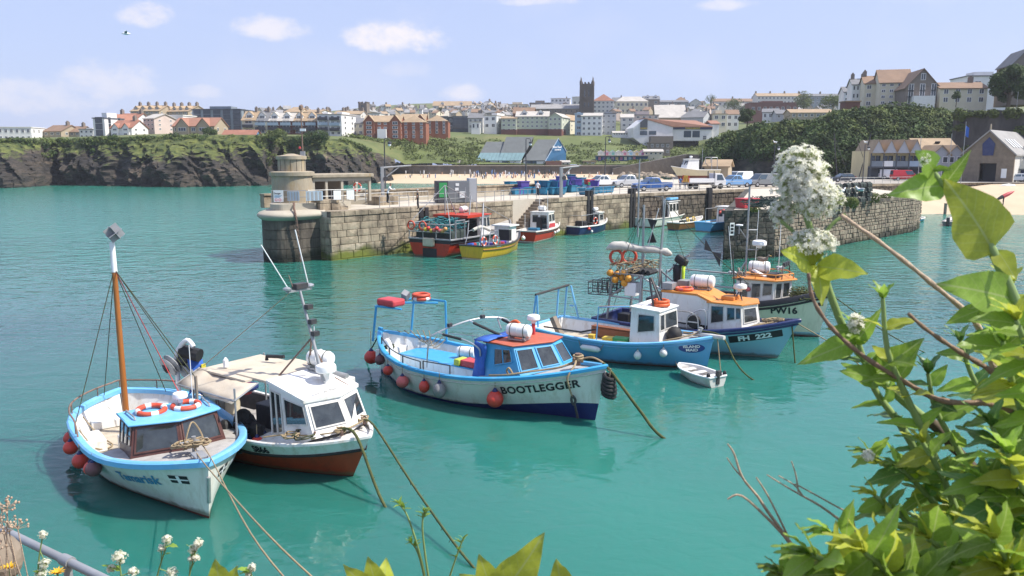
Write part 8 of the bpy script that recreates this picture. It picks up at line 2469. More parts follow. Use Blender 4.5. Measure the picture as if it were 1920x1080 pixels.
# --- vehicles
def vehicle(label,px,py,rz,kind,paint,cat='car',z=QZ+.01):
 w=W(px,py,z)
 o=root({'pickup':'pickup_truck','van':'van','car':'parked_car'}[kind],label,cat,TR(w,R(rz)),'vehicles by the harbour')
 L,Wd,Hh={'pickup':(5.3,1.85,1.82),'van':(5.0,1.95,1.98),'car':(4.4,1.78,1.5)}[kind]
 a=L/2
 if kind=='pickup':
  body=[(-a,.5),(-a,1.12),(-a+1.75,1.12),(a-1.35,1.15),(a-.12,1.0),(a,.75),(a,.42),(-a+.1,.42)]
  cab=[(-a+1.65,1.1),(-a+1.95,1.76),(-a+2.4,Hh),(a-2.2,Hh-.02),(a-1.3,1.12)]
 elif kind=='van':
  body=[(-a,.45),(-a,1.1),(a-.9,1.1),(a-.1,.95),(a,.7),(a,.4),(-a+.1,.4)]
  cab=[(-a,1.05),(-a+.08,Hh-.05),(-a+.2,Hh),(a-1.75,Hh),(a-.95,1.1)]
 else:
  body=[(-a,.5),(-a+.05,.9),(a-1.3,.92),(a-.1,.8),(a,.6),(a,.32),(-a+.1,.32)]
  cab=[(-a+.1,.88),(-a+.55,1.42),(-a+1.0,Hh),(a-2.1,Hh-.02),(a-1.25,.9)]
 MB().prism(body,Wd,'y',(0,-Wd/2,0)).build('body',paint,o,bevel=.06)
 c2=MB().prism(cab,Wd,'y',(0,-Wd/2,0))
 c2.v=[(x,y*(1-.16*max(0,(z_-cab[0][1]))/(Hh-cab[0][1])),z_)for x,y,z_ in c2.v]
 c2.build('cab',paint,o,bevel=.05)
 k0=.955
 zl,zh=cab[0][1]+.1,Hh-.14
 for sd in(-1,1):
  y0,y1=sd*(Wd/2*(1-.16*.14)+.012),sd*(Wd/2*(1-.16*.8)+.012)
  xa,xb=cab[0][0]+.25,cab[-1][0]-.12
  xt0,xt1=cab[2][0]-.1,cab[3][0]+.1
  segs=((0,.47),(.53,1))if kind!='van' else((.62,1),)
  for u0,u1 in segs:
   MB().add([(lerp(xa,xb,u0),y0,zl),(lerp(xa,xb,u1),y0,zl),(lerp(xt0,xt1,u1),y1,zh),(lerp(xt0,xt1,u0),y1,zh)],[(0,1,2,3)]).build('side_window','pane_blue',o)
  for x in(-a+.95,a-.95):
   wh_=root_part('wheel',o,(x,sd*(Wd/2-.1),.36))
   MB().lathe([(.22,-.11),(.36,-.1),(.37,0),(.36,.1),(.22,.11)],16,(0,0,0),Matrix.Rotation(PI/2,3,'X')).build('tyre','tyre',wh_,smooth=40)
   MB().lathe([(.21,-.115),(.12,-.13),(.05,-.12),(.05,.12),(.12,.13),(.21,.115)],12,(0,0,0),Matrix.Rotation(PI/2,3,'X')).build('rim','rim',wh_)
  MB().box((a-.06,sd*(Wd/2-.3),.82 if kind!='car' else .66),(.16,.4,.16)).build('headlight','lamp_glass',o)
  MB().box((-a+.02,sd*(Wd/2-.12),.9),(.08,.16,.3)).build('tail_light','tail_red',o)
  MB().box((cab[-1][0]-.35,sd*(Wd/2+.1),cab[0][1]+.15),(.12,.2,.16)).build('mirror',paint,o)
 f0,f1=cab[-1],cab[-2]
 wy0,wy1=Wd/2*.9,Wd/2*.76
 for(A0,A1,nm)in((f0,f1,'windscreen'),(cab[0],cab[1]if kind!='car' else cab[2],'rear_window')):
  s_=.02 if nm=='windscreen' else-.02
  p0,p1=(lerp(A0[0],A1[0],.12)+s_,lerp(A0[1],A1[1],.12)),(lerp(A0[0],A1[0],.88)+s_,lerp(A0[1],A1[1],.88))
  MB().add([(p0[0],-wy0,p0[1]),(p0[0],wy0,p0[1]),(p1[0],wy1,p1[1]),(p1[0],-wy1,p1[1])],[(0,1,2,3)]).build(nm,'pane_blue',o)
 MB().bx(a-.03,a+.03,-Wd*.3,Wd*.3,.55,.8).build('grille','trim_dark',o)
 MB().bx(-a+.2,a-.1,-Wd/2+.05,Wd/2-.05,.22,.45).build('underbody','trim_dark',o)
 if kind=='pickup':
  MB().bx(-a+.08,-a+1.6,-Wd/2+.1,Wd/2-.1,1.0,1.135).build('load_bed','trim_dark',o)
 return o
vehicle('white pickup truck nearest the fish bins',1128,351.5,208,'pickup','car_white')
vehicle('silver pickup truck between the white and blue pickups',1177,351,206,'pickup','car_silver')
vehicle('dark blue pickup truck parked at the quay edge',1222,358,200,'pickup','car_blue')
vehicle('light blue pickup truck in front of the vans',1376,351,205,'pickup','car_light_blue')
vehicle('grey van with white roof beside the lamp post',1428,350,202,'van','car_grey','van')
vehicle('white van behind the light blue pickup',1384,343,205,'van','car_white','van')
vehicle('dark saloon car parked beyond the inner pier',1578,341,188,'car','car_dark')
vehicle('red van parked by the harbour workshops',1697,339,-8,'van','car_red','van')
vehicle('white van just behind the red van',1671,336,-8,'van','car_white','van')
vehicle('blue car behind the white van',1684,329,10,'car','car_blue')
vehicle('silver estate car in front of the boathouse annexe',1904,341,172,'car','car_silver')
vehicle('white camper van in front of the wooded cliff',1606,327,190,'van','car_white','van')
tk=root('flatbed_truck','white tipper truck with yellow and red chevron tailboard','truck',TR(W(1322,354,QZ+.01),R(14)),'vehicles by the harbour')
MB().bx(-3.0,.8,-1,1,.75,.95).build('flatbed','trim_dark',tk)
MB().bx(-2.9,.9,-1,-.95,.95,1.5).bx(-2.9,.9,.95,1,.95,1.5).build('side_board','car_white',tk)
MB().bx(-3.06,-2.98,-1,1,.95,1.9).build('tailboard','tail_red',tk)
for k in range(5):
 MB().add([(-3.075,-1+.4*k,.95),(-3.075,-.8+.4*k,.95),(-3.075,-.8+.4*k+(.3 if k<2 else-.3),1.9),(-3.075,-1+.4*k+(.3 if k<2 else-.3),1.9)],[(0,1,2,3)]).build('chevron','hazard_yellow',tk)
MB().prism([(1.0,.5),(2.7,.5),(2.75,1.15),(2.1,2.15),(1.0,2.2)],1.9,'y',(0,-.95,0)).build('cab','car_white',tk,bevel=.06)
MB().add([(2.72,-.8,1.25),(2.72,.8,1.25),(2.2,.75,2.05),(2.2,-.75,2.05)],[(0,1,2,3)]).build('windscreen','pane_blue',tk)
MB().add([(1.3,-.97,1.25),(2.4,-.97,1.25),(2.05,-.97,2.0),(1.3,-.97,2.0)],[(0,1,2,3)]).build('side_window','pane_blue',tk)
for x in(-1.9,1.9):
 for sd in(-1,1):
  MB().lathe([(.2,-.12),(.4,-.1),(.4,.1),(.2,.12)],16,(x,sd*.88,.4),Matrix.Rotation(PI/2,3,'X')).build('wheel','tyre',tk,smooth=40)
for y_ in(-.9,.9):
 MB().bx(.8,.9,y_-.05,y_+.05,.95,2.5).build('headboard','trim_dark',tk)
hC=Hull(8.2,2.9,1.6,1.6,2.2,1.6,ts=.95,n=2.6,draft=.0,flare=.9)
cbt=root('cabin_boat','cream cabin boat standing ashore among the parked vehicles','boat',TR(W(1300,346,QZ)+Vector((0,0,.75)),R(196)))
make_hull(cbt,hC,[('antifouling',0,.7,'antifoul_red'),('hull',.7,None,'boat_cream')],'hull_white',.12,.08,1.0,.45,'deck_grey','cabin_white')
house(cbt,-.3,2.0,1.1,1.6,3.3,'cabin_white','cabin_white',3,.6,.15)
tubes(cbt,'stern_gantry',[[(-3.6,-1.1,1.6),(-3.6,-1,3.6),(-3.6,1,3.6),(-3.6,1.1,1.6)],[(-2.6,-1.1,1.6),(-2.6,-1,3.6),(-2.6,1,3.6),(-2.6,1.1,1.6)],[(-3.6,-1,3.6),(-2.6,-1,3.6)],[(-3.6,1,3.6),(-2.6,1,3.6)]],.06,'galv')
dome(cbt,'radar',(.6,0,3.6),.25,.25)
MB().bx(-3,2,-.5,.5,-.72,.02).bx(-2.5,-2,-1.2,1.2,-.72,-.2).bx(1,1.5,-1.1,1.1,-.72,.1).build('cradle','rail_rust',cbt)
# --- fish bins
BIN={}
def fish_bin(px,py,mt,label,s_=1.0,rz=0.0,lid=False,dz=0.0):
 if mt not in BIN:
  mb=MB()
  for(x0_,x1_,y0_,y1_)in((-.6,-.53,-.5,.5),(.53,.6,-.5,.5),(-.53,.53,-.5,-.43),(-.53,.53,.43,.5)):
   mb.bx(x0_,x1_,y0_,y1_,.1,.78)
  mb.bx(-.53,.53,-.43,.43,.1,.2)
  for x_ in(-.4,.4):
   mb.bx(x_-.1,x_+.1,-.48,.48,0,.1)
  mb.v=[(x*(.86+.18*z),y*(.86+.18*z),z)for x,y,z in mb.v]
  rim=MB()
  for(x0_,x1_,y0_,y1_)in((-.66,-.58,-.56,.56),(.58,.66,-.56,.56),(-.58,.58,-.56,-.48),(-.58,.58,.48,.56)):
   rim.bx(x0_,x1_,y0_,y1_,.72,.8)
  BIN[mt]=(mb.mesh('tub',mt),rim.mesh('rim',mt))
 w=W(px,py,QZ+.01)
 s1_,o1_=(w-P0).dot(dA),(w-P0).dot(nA)
 if s1_<LA+2 and o1_<-8.2:
  w+=nA*(-8.2-o1_)
 o=root('fish_bin',label,'bin',TR(w+Vector((0,0,dz)),rz,s_),'fish bins on the quay')
 link('tub',BIN[mt][0],o)
 link('rim',BIN[mt][1],o)
bins=[(905,362,'bin_purple'),(893,362,'bin_blue'),(921,362,'bin_blue'),(936,361,'bin_blue'),(949,361,'bin_blue'),(962,358,'bin_blue'),(975,358,'bin_blue'),(988,357,'bin_blue'),(1001,357,'bin_blue'),(955,351,'bin_blue'),(966,350,'bin_blue'),(1023,365,'bin_blue'),(1037,365,'bin_blue'),(1049,365,'bin_blue'),(1030,357,'bin_blue'),(1043,355,'bin_blue'),(1062,357,'bin_purple'),(1072,355,'bin_purple'),(1086,356,'bin_blue'),(1096,365,'bin_blue'),(1112,364,'bin_blue'),(1126,362,'bin_blue'),(1140,361,'bin_blue'),(1040,347,'bin_purple'),(1056,348,'bin_purple'),(1068,347,'bin_purple'),(1078,347,'bin_blue'),(1100,352,'bin_blue'),(1012,352,'bin_blue'),(1024,350,'bin_blue')]
cnt={'bin_blue':0,'bin_purple':0}
for px,py,mt in sorted(bins):
 cnt[mt]+=1
 k=cnt[mt]
 fish_bin(px,py,mt,'%s plastic fish bin on the quay, number %s counting from the grey kiosk'%(mt[4:],NUM[k-1]),rnd.uniform(.95,1.15),R(46)+rnd.uniform(-.3,.3))
for i,(px,py,mt)in enumerate(sorted(bins)[::3]):
 fish_bin(px+3,py-1,'bin_blue' if i%3 else 'bin_purple','upper %s bin in the second tier, number %s from the grey kiosk'%('blue' if i%3 else 'purple',NUM[i]),1.0,R(30+25*i),dz=.84)
for px,py,mt,lab,dz in((941,352,'bin_green','upended green bin sticking up above the blue ones',.5),(912,356,'bin_lime','lime yellow bin piled beside the grey kiosk',.75),(1040,356,'bin_red','small red tray on top of the blue bins',.85),(1073,350,'bin_purple','purple bin stacked on top of others behind the davit',.8),(1050,349,'bin_purple','tilted purple bin on the stack nearest the davit',.8)):
 fish_bin(px,py,mt,lab,.9,R(30),dz=dz)
# --- quay furniture
ki=root('kiosk','grey metal kiosk with bright green panel on the quay','kiosk',TR(W(838,381,QZ),math.atan2(dA.y,dA.x)-.55))
MB().bx(-.9,2.3,0,1.8,.05,2.2).build('cabinet','car_grey',ki,bevel=.03)
MB().bx(-.98,-.9,.1,1.7,.05,2.2).build('dark_end','trim_dark',ki)
MB().bx(-.88,.12,-.09,0,.05,2.2).build('panel_frame','trim_dark',ki)
MB().bx(-.78,.02,-.12,-.09,.6,2.05).build('green_panel','bin_green',ki)
MB().bx(1.3,1.9,-.06,0,.5,1.15).build('notice','plate_white',ki)
MB().bx(2.35,3.1,.3,1.6,.05,2.45).build('tall_cabinet','render_grey',ki,bevel=.03)
for x,z_ in((.9,1.7),(.85,1.25)):
 MB().bx(x,x+.35,-.04,0,z_,z_+.28).build('label','plate_white',ki)
def lamp_post(label,px,py,ytop,Y=None,z=QZ,gl=True):
 w=W(px,py,z)if Y is None else D(px,py,Y)
 h=D(px,ytop,w.y).z-w.z
 o=root('lamp_post',label,'lamp post',TR(w),'black lamp posts')
 MB().lathe([(.16,0),(.16,.5),(.1,.6),(.075,h*.5),(.06,h)],10).build('post','trim_dark',o,smooth=40)
 MB().tube(catmull([(0,0,h-.05),(.05,0,h+.15),(.5,0,h+.12),(.62,0,h-.2)],4),.04,6).build('arm','trim_dark',o)
 MB().lathe([(.05,0),(.24,-.1),(.26,-.22),(.2,-.3)],12,(.62,0,h-.2)).build('shade','trim_dark',o,smooth=40)
 MB().lathe([(.19,-.3),(.17,-.5),(.05,-.58)],12,(.62,0,h-.2)).build('globe','lamp_glass',o,smooth=40)
 return o,w+Vector((0,0,h+.18))
for lab,px,py,yt in(('black lamp post behind the pier steel column',723,366,262),('black lamp post beside the fish bins',986,358,262),('black lamp post among the pickups',1134,347,258),('black lamp post behind the big white flower',1449,348,272),('black lamp post at the root of the inner pier',1617,346,272)):
 o,tp_=lamp_post(lab,px,py,yt)
 if px>1400:
  gull(tp_,R(200),1.5,'gull perched on top of the %s'%lab[6:])
def davit(label,px,py,top,arm):
 w=W(px,py,QZ)
 o=root('davit_crane',label,'crane',TR(w,R(20)),'quay cranes')
 MB().bx(-.16,.16,-.16,.16,0,top).build('column','galv',o,bevel=.02)
 MB().tube([(0,0,top-.1),(arm,0,top+.1)],.09,6).build('jib','galv',o)
 MB().tube([(0,0,top-1.3),(arm*.6,0,top)],.06,6).build('brace','galv',o)
 MB().lathe([(.25,-.2),(.25,.2)],12,(.3,0,top-1.2),Matrix.Rotation(PI/2,3,'X')).build('winch','dark_metal',o)
davit('grey davit crane on the stone plinth near the shelter',718,380,3.6,3.0)
davit('grey davit crane standing in the fish bins',1052,370,3.4,2.2)
pl2=root('stone_plinth','square stone plinth under the davit crane','plinth',TR(W(718,384,QZ-.05),math.atan2(dA.y,dA.x)))
MB().box((0,0,.42),(2.3,2.0,.9)).build('block','quay_stone',pl2,bevel=.06)
def railing(label,p0,p1,n_,h=1.05,z=QZ,bars=2,group='railings'):
 o=root('railing',label,'railing',None,group)
 a,b_=Vector(p0),Vector(p1)
 for k in range(n_+1):
  p=a.lerp(b_,k/n_)
  MB().tube([p,p+Vector((0,0,h))],.03,5).build('post','galv',o)
 for j in range(bars):
  zz=Vector((0,0,h*(j+1)/bars))
  MB().tube([a+zz,b_+zz],.028,5).build('rail','galv',o)
railing('steel railing at the quay edge beside the davit plinth',A(6.0,-1.0,QZ),A(9.4,-1.0,QZ),3)
railing('steel railing across the quay in front of the parapet',A(6.5,-6.5,QZ),A(16,-6.0,QZ),5)
railing('long steel railing along the quay edge by the kiosk',A(12.5,-1.0,QZ),A(22.2,-1.0,QZ),7)
railing('steel handrail beside the quay stairs',A(22.4,-1.6,QZ),A(28,-1.6,QZ),4)
railing('steel railing at the quay edge past the fish bins',A(34,-.7,QZ),A(44,-.7,QZ),6)
railing('steel railing along the bend of the quay',(PB.x+.4,PB.y+.9,QZ),(PC.x-.5,PC.y+.6,QZ),9)
railing('steel railing beyond the inner pier',(54,132.6,QZ),(69,138.3,QZ),9)
railing('railing round the pier head below the lookout tower',(-20.6,68.9,4.86),(-17.7,69.3,4.86),4,1.1)
railing('railing in front of the pier shelter',(-17.6,69.4,4.86),(-13.2,72.5,4.86),5,1.1)
sg=root('danger_sign','white danger sign on the pier head railing','sign',TR((-20.0,68.85,5.0)),'pier head signs')
MB().bx(-.42,.42,0,.03,0,1.0).build('board','plate_white',sg)
link('lettering',text_mesh('Danger',.2,'letter_black',.006),sg,Matrix.Translation((-.08,-.01,.72))@Matrix.Rotation(PI/2,4,'X'))
for k in range(3):
 MB().bx(-.34,.3-.1*k,-.008,-.002,.52-.07*k,.55-.07*k).build('text_line','letter_blue',sg)
for x in(-.2,.12):
 MB().torus((x,-.01,.18),.1,.018,16,4,Matrix.Rotation(PI/2,3,'X')).build('warning_mark','bin_red',sg)
for x,w_,mt,lab in((-18.7,.5,'render_blue','small blue panel on the pier head railing'),(-17.0,.75,'render_blue','wide slatted blue panel beside the shelter'),(-15.3,.35,'plate_white','first white notice on the shelter railing'),(-14.3,.35,'plate_white','second white notice on the shelter railing')):
 t_=(x+21.3)/8.1
 y_=68.85+(max(0,x+17.6))*.72
 o=root('notice_board',lab,'sign',TR((x,y_-.05,5.05),.1 if x<-17.5 else .6),'pier head signs')
 MB().bx(-w_,w_,0,.03,.05,.85).build('board',mt,o)
 for k in range(4):
  MB().bx(-w_*.9+k*w_*.48,-w_*.9+k*w_*.48+w_*.3,-.012,-.002,.1,.8).build('strip','galv' if mt!='plate_white' else 'plate_white',o)
life_ring(TR((-14.0,72.9,6.1))@Matrix.Rotation(PI/2,4,'X'),.34,'red life ring on the pier shelter post',tube=.07)
chn=root('chain','rusty chain hanging down the pier head wall','chain')
cpts=catmull([(-18.6,68.5,4.95),(-18.4,67.7,4.55),(-18.15,67.1,4.1),(-18.05,67.1,3.2),(-18.0,67.25,1.6),(-17.95,67.3,.1)],7)
for i in range(len(cpts)-1):
 a,b_=cpts[i],cpts[i+1]
 for k in range(2):
  c_=a.lerp(b_,k/2+.25)
  d=(b_-a).normalized()
  q=d.to_track_quat('X','Z').to_matrix()@Matrix.Rotation(PI/2*(k+i),3,'X')
  MB().tube([c_+q@Vector((.13*math.cos(t),.075*math.sin(t),0))for t in[j*PI/4 for j in range(8)]],.028,5,closed=True).build('link','rail_rust',chn)
for s_,lab in((35.5,'pair of black timber fender piles by the fish bins'),(44.0,'black timber fender pile where the quay bends'),(10.3,'black rubber fender on the wall above the trawler')):
 o=root('fender_pile',lab,'pile',TR(A(s_,.12,0),math.atan2(dA.y,dA.x)),'fender piles')
 for x in(-.32,.32):
  MB().bx(x-.24,x+.24,-.05,.4,-.8 if s_>20 else 2.4,4.9 if s_>20 else 4.1).build('timber','tarp_black',o,bevel=.04)
o=root('fender_pile','black timber fender pile in the inner dock','pile',TR(PB.lerp(PC,.62),.65),'fender piles')
MB().bx(-.4,.4,-.4,.1,-.8,4.6).build('timber','tarp_black',o,bevel=.04)
o=root('skip','red fish skip on the end of the inner pier','skip',TR(W(1400,390,RZ),.5,.85))
MB().box((0,0,.5),(1.9,1.3,.95),taper=1.12).build('tub','bin_red',o,bevel=.05)
MB().bx(-1.12,1.12,-.8,.8,.96,1.04).build('rim','bin_red',o,bevel=.02)
k=0
for row in range(4):
 for cix in range(8):
  w=W(1530+cix*14,386-cix*1.3,RZ)
  k+=1
  o=root('lobster_pot','netted lobster pot in the stack on the inner pier','pot',TR(w+Vector((rnd.uniform(-.1,.1),rnd.uniform(0,.4),row*.5)),.75+rnd.uniform(-.2,.2)),'lobster pots on the inner pier')
  MB().prism([(-.28,0),(.28,0),(.26,.3),(.12,.46),(-.12,.46),(-.26,.3)],.8,'x',(-.4,0,0)).build('netting','net_dark',o)
  tubes(o,'frame',[[(x,-.3,0),(x,-.28,.3),(x,0,.49),(x,.28,.3),(x,.3,0)]for x in(-.42,0,.42)],.03,'dark_metal',4)
bl=[]
for px,py in((1500,392),(1545,388),(1600,380),(1640,372),(1415,390),(1590,378),(1660,368),(1632,365),(1470,393)):
 bl.append((W(px,py,RZ+.2),rnd.uniform(.4,.9),.5,rnd.uniform(.25,.6)))
tag(fastbuild(leafmass(bl,2200,.1),'weeds','bush_light'),'weeds sprouting along the top of the inner pier','weeds',kind='stuff')
mb=MB()
for k in range(140):
 c_=W(rnd.uniform(1405,1470),rnd.uniform(372,388),RZ+rnd.uniform(0,1.1))
 mb.tube(catmull([c_+Vector((rnd.uniform(-.8,.8),rnd.uniform(-.4,.4),rnd.uniform(-.2,.3)))for _ in range(3)],3),.04,4)
tag(mb.build('net_heap','net_dark'),'heap of dark netting behind the red skip','nets',kind='stuff')
sb2=root('notice_board','narrow white notice on the dark end of the inner pier','sign',TR(K1+(K2-K1)*.14+Vector((0,-.12,2.1)),.3),'pier head signs')
MB().bx(-.22,.22,-.03,0,0,1.1).build('board','plate_white',sb2)
for k in range(3):
 MB().bx(-.14,.14,-.04,-.031,.15+.3*k,.36+.3*k).build('notice_mark','letter_black',sb2)
o=root('mooring_post','short timber post standing in the sand','post',TR(W(1772,398,.3)))
MB().tube([(0,0,-.5),(0,0,1.3)],.22,10).build('timber','wood_grey',o)
MB().tube([(0,0,1.28),(0,0,1.36)],.24,10).build('cap','dark_metal',o)
for lab,px,py,yt,nm in(('white flagpole before the boathouse',1801,345,228,'flagpole'),('pale mast next to the flagpole',1777,342,250,'flagpole'),('thin mast in front of the grey huts',1720,345,255,'flagpole'),('slim street light above the retaining wall',1905,214,172,'street_light'),('tall thin aluminium mast in the inner dock',1196,430,300,'flagpole'),('white pole behind the parked vans',1315,345,278,'flagpole')):
 w=W(px,py,QZ)if py>300 else D(px,py,175)
 h=D(px,yt,w.y).z-w.z
 o=root(nm,lab,'pole',TR(w),'poles and masts')
 MB().tube([(0,0,-.5),(0,0,h)],[.06,.04],6).build('pole','galv',o)
 if '1801' in str(px):
  MB().grid([[Vector((.05+.5*u,.1*math.sin(4*u),h-.6-1.6*v-.4*u))for u in(0,.3,.6,1)]for v in(0,.5,1)]).build('flag','tarp_blue',o)
for px,ang,lab in((1640,12,'grey derrick mast of the boat behind the car park'),(1600,-8,'dark derrick of the boat behind the car park')):
 w=W(px-30,335,QZ)
 o=root('derrick_mast',lab,'mast',TR(w),'poles and masts')
 MB().tube([(0,0,0),(math.sin(R(ang))*9,0,9)],.09,6).tube([(2,0,1),(-1,0,8)],.05,5).build('spar','dark_metal',o)
for k in range(34):
 w=W(rnd.uniform(1165,1255),rnd.uniform(326,333),3)
 rb3=MB().ball((0,0,0),1,8,6,(rnd.uniform(.6,1.4),rnd.uniform(.6,1.2),rnd.uniform(.5,1)))
 rb3.v=[tuple(Vector(v)*(1+.3*mnoise.noise(Vector(v)*1.3+Vector((k,0,0)))))for v in rb3.v]
 tag(rb3.build('boulder','old_stone',M=TR(w)),'grey boulder in the rock armour behind the pickups','boulder','rock armour boulders')
# --- people
def person_mesh(key,joints,edges):
 def make():
  me=bpy.data.meshes.new('body')
  me.from_pydata([j[:3]for j in joints],edges,[])
  o=bpy.data.objects.new('body',me)
  col.objects.link(o)
  o.modifiers.new('k','SKIN')
  for sv,j in zip(me.skin_vertices[0].data,joints):
   sv.radius=(j[3],j[3]*(j[4]if len(j)>4 else 1))
  me.skin_vertices[0].data[0].use_root=True
  o.modifiers.new('s','SUBSURF').levels=1
  out=bpy.data.meshes.new_from_object(o.evaluated_get(bpy.context.evaluated_depsgraph_get()))
  bpy.data.objects.remove(o)
  return out
 return shared(('person',key),make)
def person(label,w,rz,pose,shirt,legs,hair='hair_dark',bare_arm=True,shoe=None,group='people at the harbour'):
 sit=pose=='sit'
 ln=.22 if pose=='lean' else .03
 hp_=.5 if sit else .93
 J=[(0,0,hp_,.13,.8),(ln*.4,0,hp_+.25,.125,.8),(ln,0,hp_+.47,.15,.72),(ln*1.15,0,hp_+.56,.055),(ln*1.4,0,hp_+.7,.085),(ln*1.45,0,hp_+.79,.075)]
 E_=[(0,1),(1,2),(2,3),(3,4),(4,5)]
 for sd in(-1,1):
  i=len(J)
  k=(.42,.12*sd,hp_+.02)if sit else((.06 if sd>0 else-.02),.1*sd,.5)
  f_=(.45,.12*sd,.1)if sit else((.0 if sd>0 else-.06),.11*sd,.09)
  J+=[(.01,.09*sd,hp_-.06,.095),(*k,.068),(*f_,.05),(f_[0]+.13,f_[1],.05,.04)]
  E_+=[(0,i),(i,i+1),(i+1,i+2),(i+2,i+3)]
  i=len(J)
  el_=(ln+.05,.25*sd,hp_+.2)if pose!='lean' else(ln+.2,.22*sd,hp_+.25)
  hd=(ln+.14,.24*sd,hp_-.03)if pose!='lean' else(ln+.42,.1*sd,hp_+.35)
  if pose=='hold':
   el_,hd=(ln+.08,.26*sd,hp_+.6),(ln+.05,.22*sd,hp_+.85)
  J+=[(ln*.95,.19*sd,hp_+.45,.06),(*el_,.045),(*hd,.038),(hd[0]+.05,hd[1],hd[2]-.07,.03)]
  E_+=[(2,i),(i,i+1),(i+1,i+2),(i+2,i+3)]
 src=person_mesh(pose,J,E_)
 me=src.copy()
 for m_ in(legs,shirt,'skin',shoe or 'cloth_black'):
  me.materials.append(MAT[m_])
 for p in me.polygons:
  c_=p.center
  a=1
  if c_.z>hp_+.57:
   a=2
  elif abs(c_.y)>.2 and bare_arm and c_.z<hp_+.32:
   a=2
  elif c_.z<hp_-.02:
   a=0 if c_.z>.1 else 3
  p.material_index=a
 me.shade_smooth()
 o=root('person',label,'person',TR(w,rz),group)
 link('body',me,o)
 MB().ball((ln*1.4-.02,0,hp_+.78),.1,10,6,(.95,.9,.85)).build('hair',hair,o,smooth=180)
 return o
person('man in black top and trousers walking on the quay edge',W(784,392,QZ),R(190),'stand','cloth_black','cloth_black','hair_grey')
person('person in white top leaning on the railing by the davit crane',W(727,381,QZ+.5),R(0),'lean','cloth_white','cloth_black','hair_dark')
person('person in white shirt and dark shorts standing beside the fish bins',W(1008,367,QZ),R(70),'stand','cloth_white','cloth_black','hair_dark')
person('person in pale top sitting behind the grey kiosk',W(822,376,QZ),R(200),'sit','cloth_white','cloth_black','hair_dark')
person('first of two people strolling by the chevron truck, blue top',W(1275,355,QZ),R(60),'stand','cloth_blue','cloth_grey')
person('second of two people strolling by the chevron truck, white top',W(1284,354,QZ),R(80),'stand','cloth_white','cloth_blue')
person('person in red before the harbour workshops',W(1642,330,QZ),R(10),'stand','cloth_red','cloth_red')
person('person in pale clothes before the harbour workshops',W(1653,330,QZ),R(200),'stand','cloth_white','cloth_grey')
person('dark clad person near the nose of the red van',W(1722,340,QZ),R(200),'stand','cloth_black','cloth_black')
for i,px in enumerate((1901,1910)):
 person(('walker on the path above the retaining wall, nearer the street light','walker on the path above the retaining wall, farther right')[i],D(px,215.5,168),R(180),'stand','cloth_white','cloth_black')
wk=W(1880,388,.95)
person('person carrying a red kayak across the sand',wk,R(-20),'hold','cloth_black','cloth_black')
ky=root('kayak','red and black kayak carried over a head','kayak',TR(wk+Vector((.15,-.1,1.78)),.15)@Matrix.Rotation(-.42,4,'Y'))
MB().lathe([(.02,-1.7),(.2,-1.1),(.3,-.3),(.3,.5),(.2,1.2),(.02,1.7)],12,(0,0,0),Matrix.Rotation(PI/2,3,'Y')).build('hull','bin_red',ky,smooth=60)
MB().lathe([(.015,-1.75),(.21,-1.15),(.305,-.45)],12,(0,0,0),Matrix.Rotation(PI/2,3,'Y')).build('nose','tarp_black',ky,smooth=60)
o=root('kayak','white upturned dinghy hull at the top of the sand','dinghy',TR(W(1890,352,3.4),.1))
MB().lathe([(.02,-1.6),(.3,-1),(.42,0),(.3,1),(.02,1.6)],12,(0,0,.3),Matrix.Rotation(PI/2,3,'Y')).build('hull','hull_white',o,smooth=60)
o=root('sailing_dinghy','white sailing dinghy with furled pale sail before the boathouse','dinghy',TR(W(1822,344,QZ-.6),-.1))
hS=Hull(4.2,1.5,.8,.75,.9,.2,ts=.85,n=2.6,draft=0)
make_hull(o,hS,[('hull',.1,None,'hull_white')],'hull_white',.08,.04,.4,.5,'grey_white','grey_white')
MB().tube([(.3,0,.4),(.3,0,5.4)],.04,6).build('mast','steel',o)
MB().add([(.25,0,1.0),(-1.4,.1,1.0),(-1.1,.15,2.6),(.25,0,4.8),(.25,.05,1.0),(-1.4,.15,1.0),(-1.1,.2,2.6),(.25,.05,4.8)],[(0,1,2,3),(7,6,5,4)]).build('sail','sail_grey',o)
mb=MB()
spans=[]
for k in range(190):
 px=rnd.choice((rnd.uniform(760,1150),rnd.uniform(880,1060)))
 z_=rnd.uniform(.8,2.3)
 w=W(px,300,20)if False else D(px,300,lerp(262,287,(z_-.3)/2.2))
 h=rnd.choice((1.7,1.65,.8,.8,1.2))
 s0=len(mb.f)
 mb.lathe([(.1,0),(.16,h*.45),(.2,h*.72),(.1,h*.82),(.13,h*.92),(.03,h)],5,(w.x,w.y,z_))
 spans.append((s0,len(mb.f),rnd.randrange(5)))
me=bpy.data.meshes.new('crowd')
me.from_pydata(mb.v,[],mb.f)
for m_ in('cloth_white','cloth_black','skin','cloth_blue','cloth_grey'):
 me.materials.append(MAT[m_])
for a,b_,mi in spans:
 for f_ in range(a,b_):
  me.polygons[f_].material_index=mi
tag(link('crowd',me),'bathers scattered over the far town beach','crowd',kind='stuff')
fg=root('gull','white gull flying high in the sky','gull',TR(D(236,63,60),.4),'flying gulls')
MB().lathe([(.02,-.3),(.09,-.05),(.08,.12),(.02,.3)],8,(0,0,0),Matrix.Rotation(PI/2,3,'Y')).build('body','gull_white',fg,smooth=180)
for sd in(-1,1):
 MB().add([(.1,sd*.05,.03),(-.1,sd*.05,.03),(-.06,sd*.35,.16),(.1,sd*.35,.17),(-.16,sd*.75,.05),(-.05,sd*.72,.06),(0,sd*.2,.02)],[(0,1,2,3),(3,2,4,5),(0,6,1)]).build('wing','gull_grey',fg)
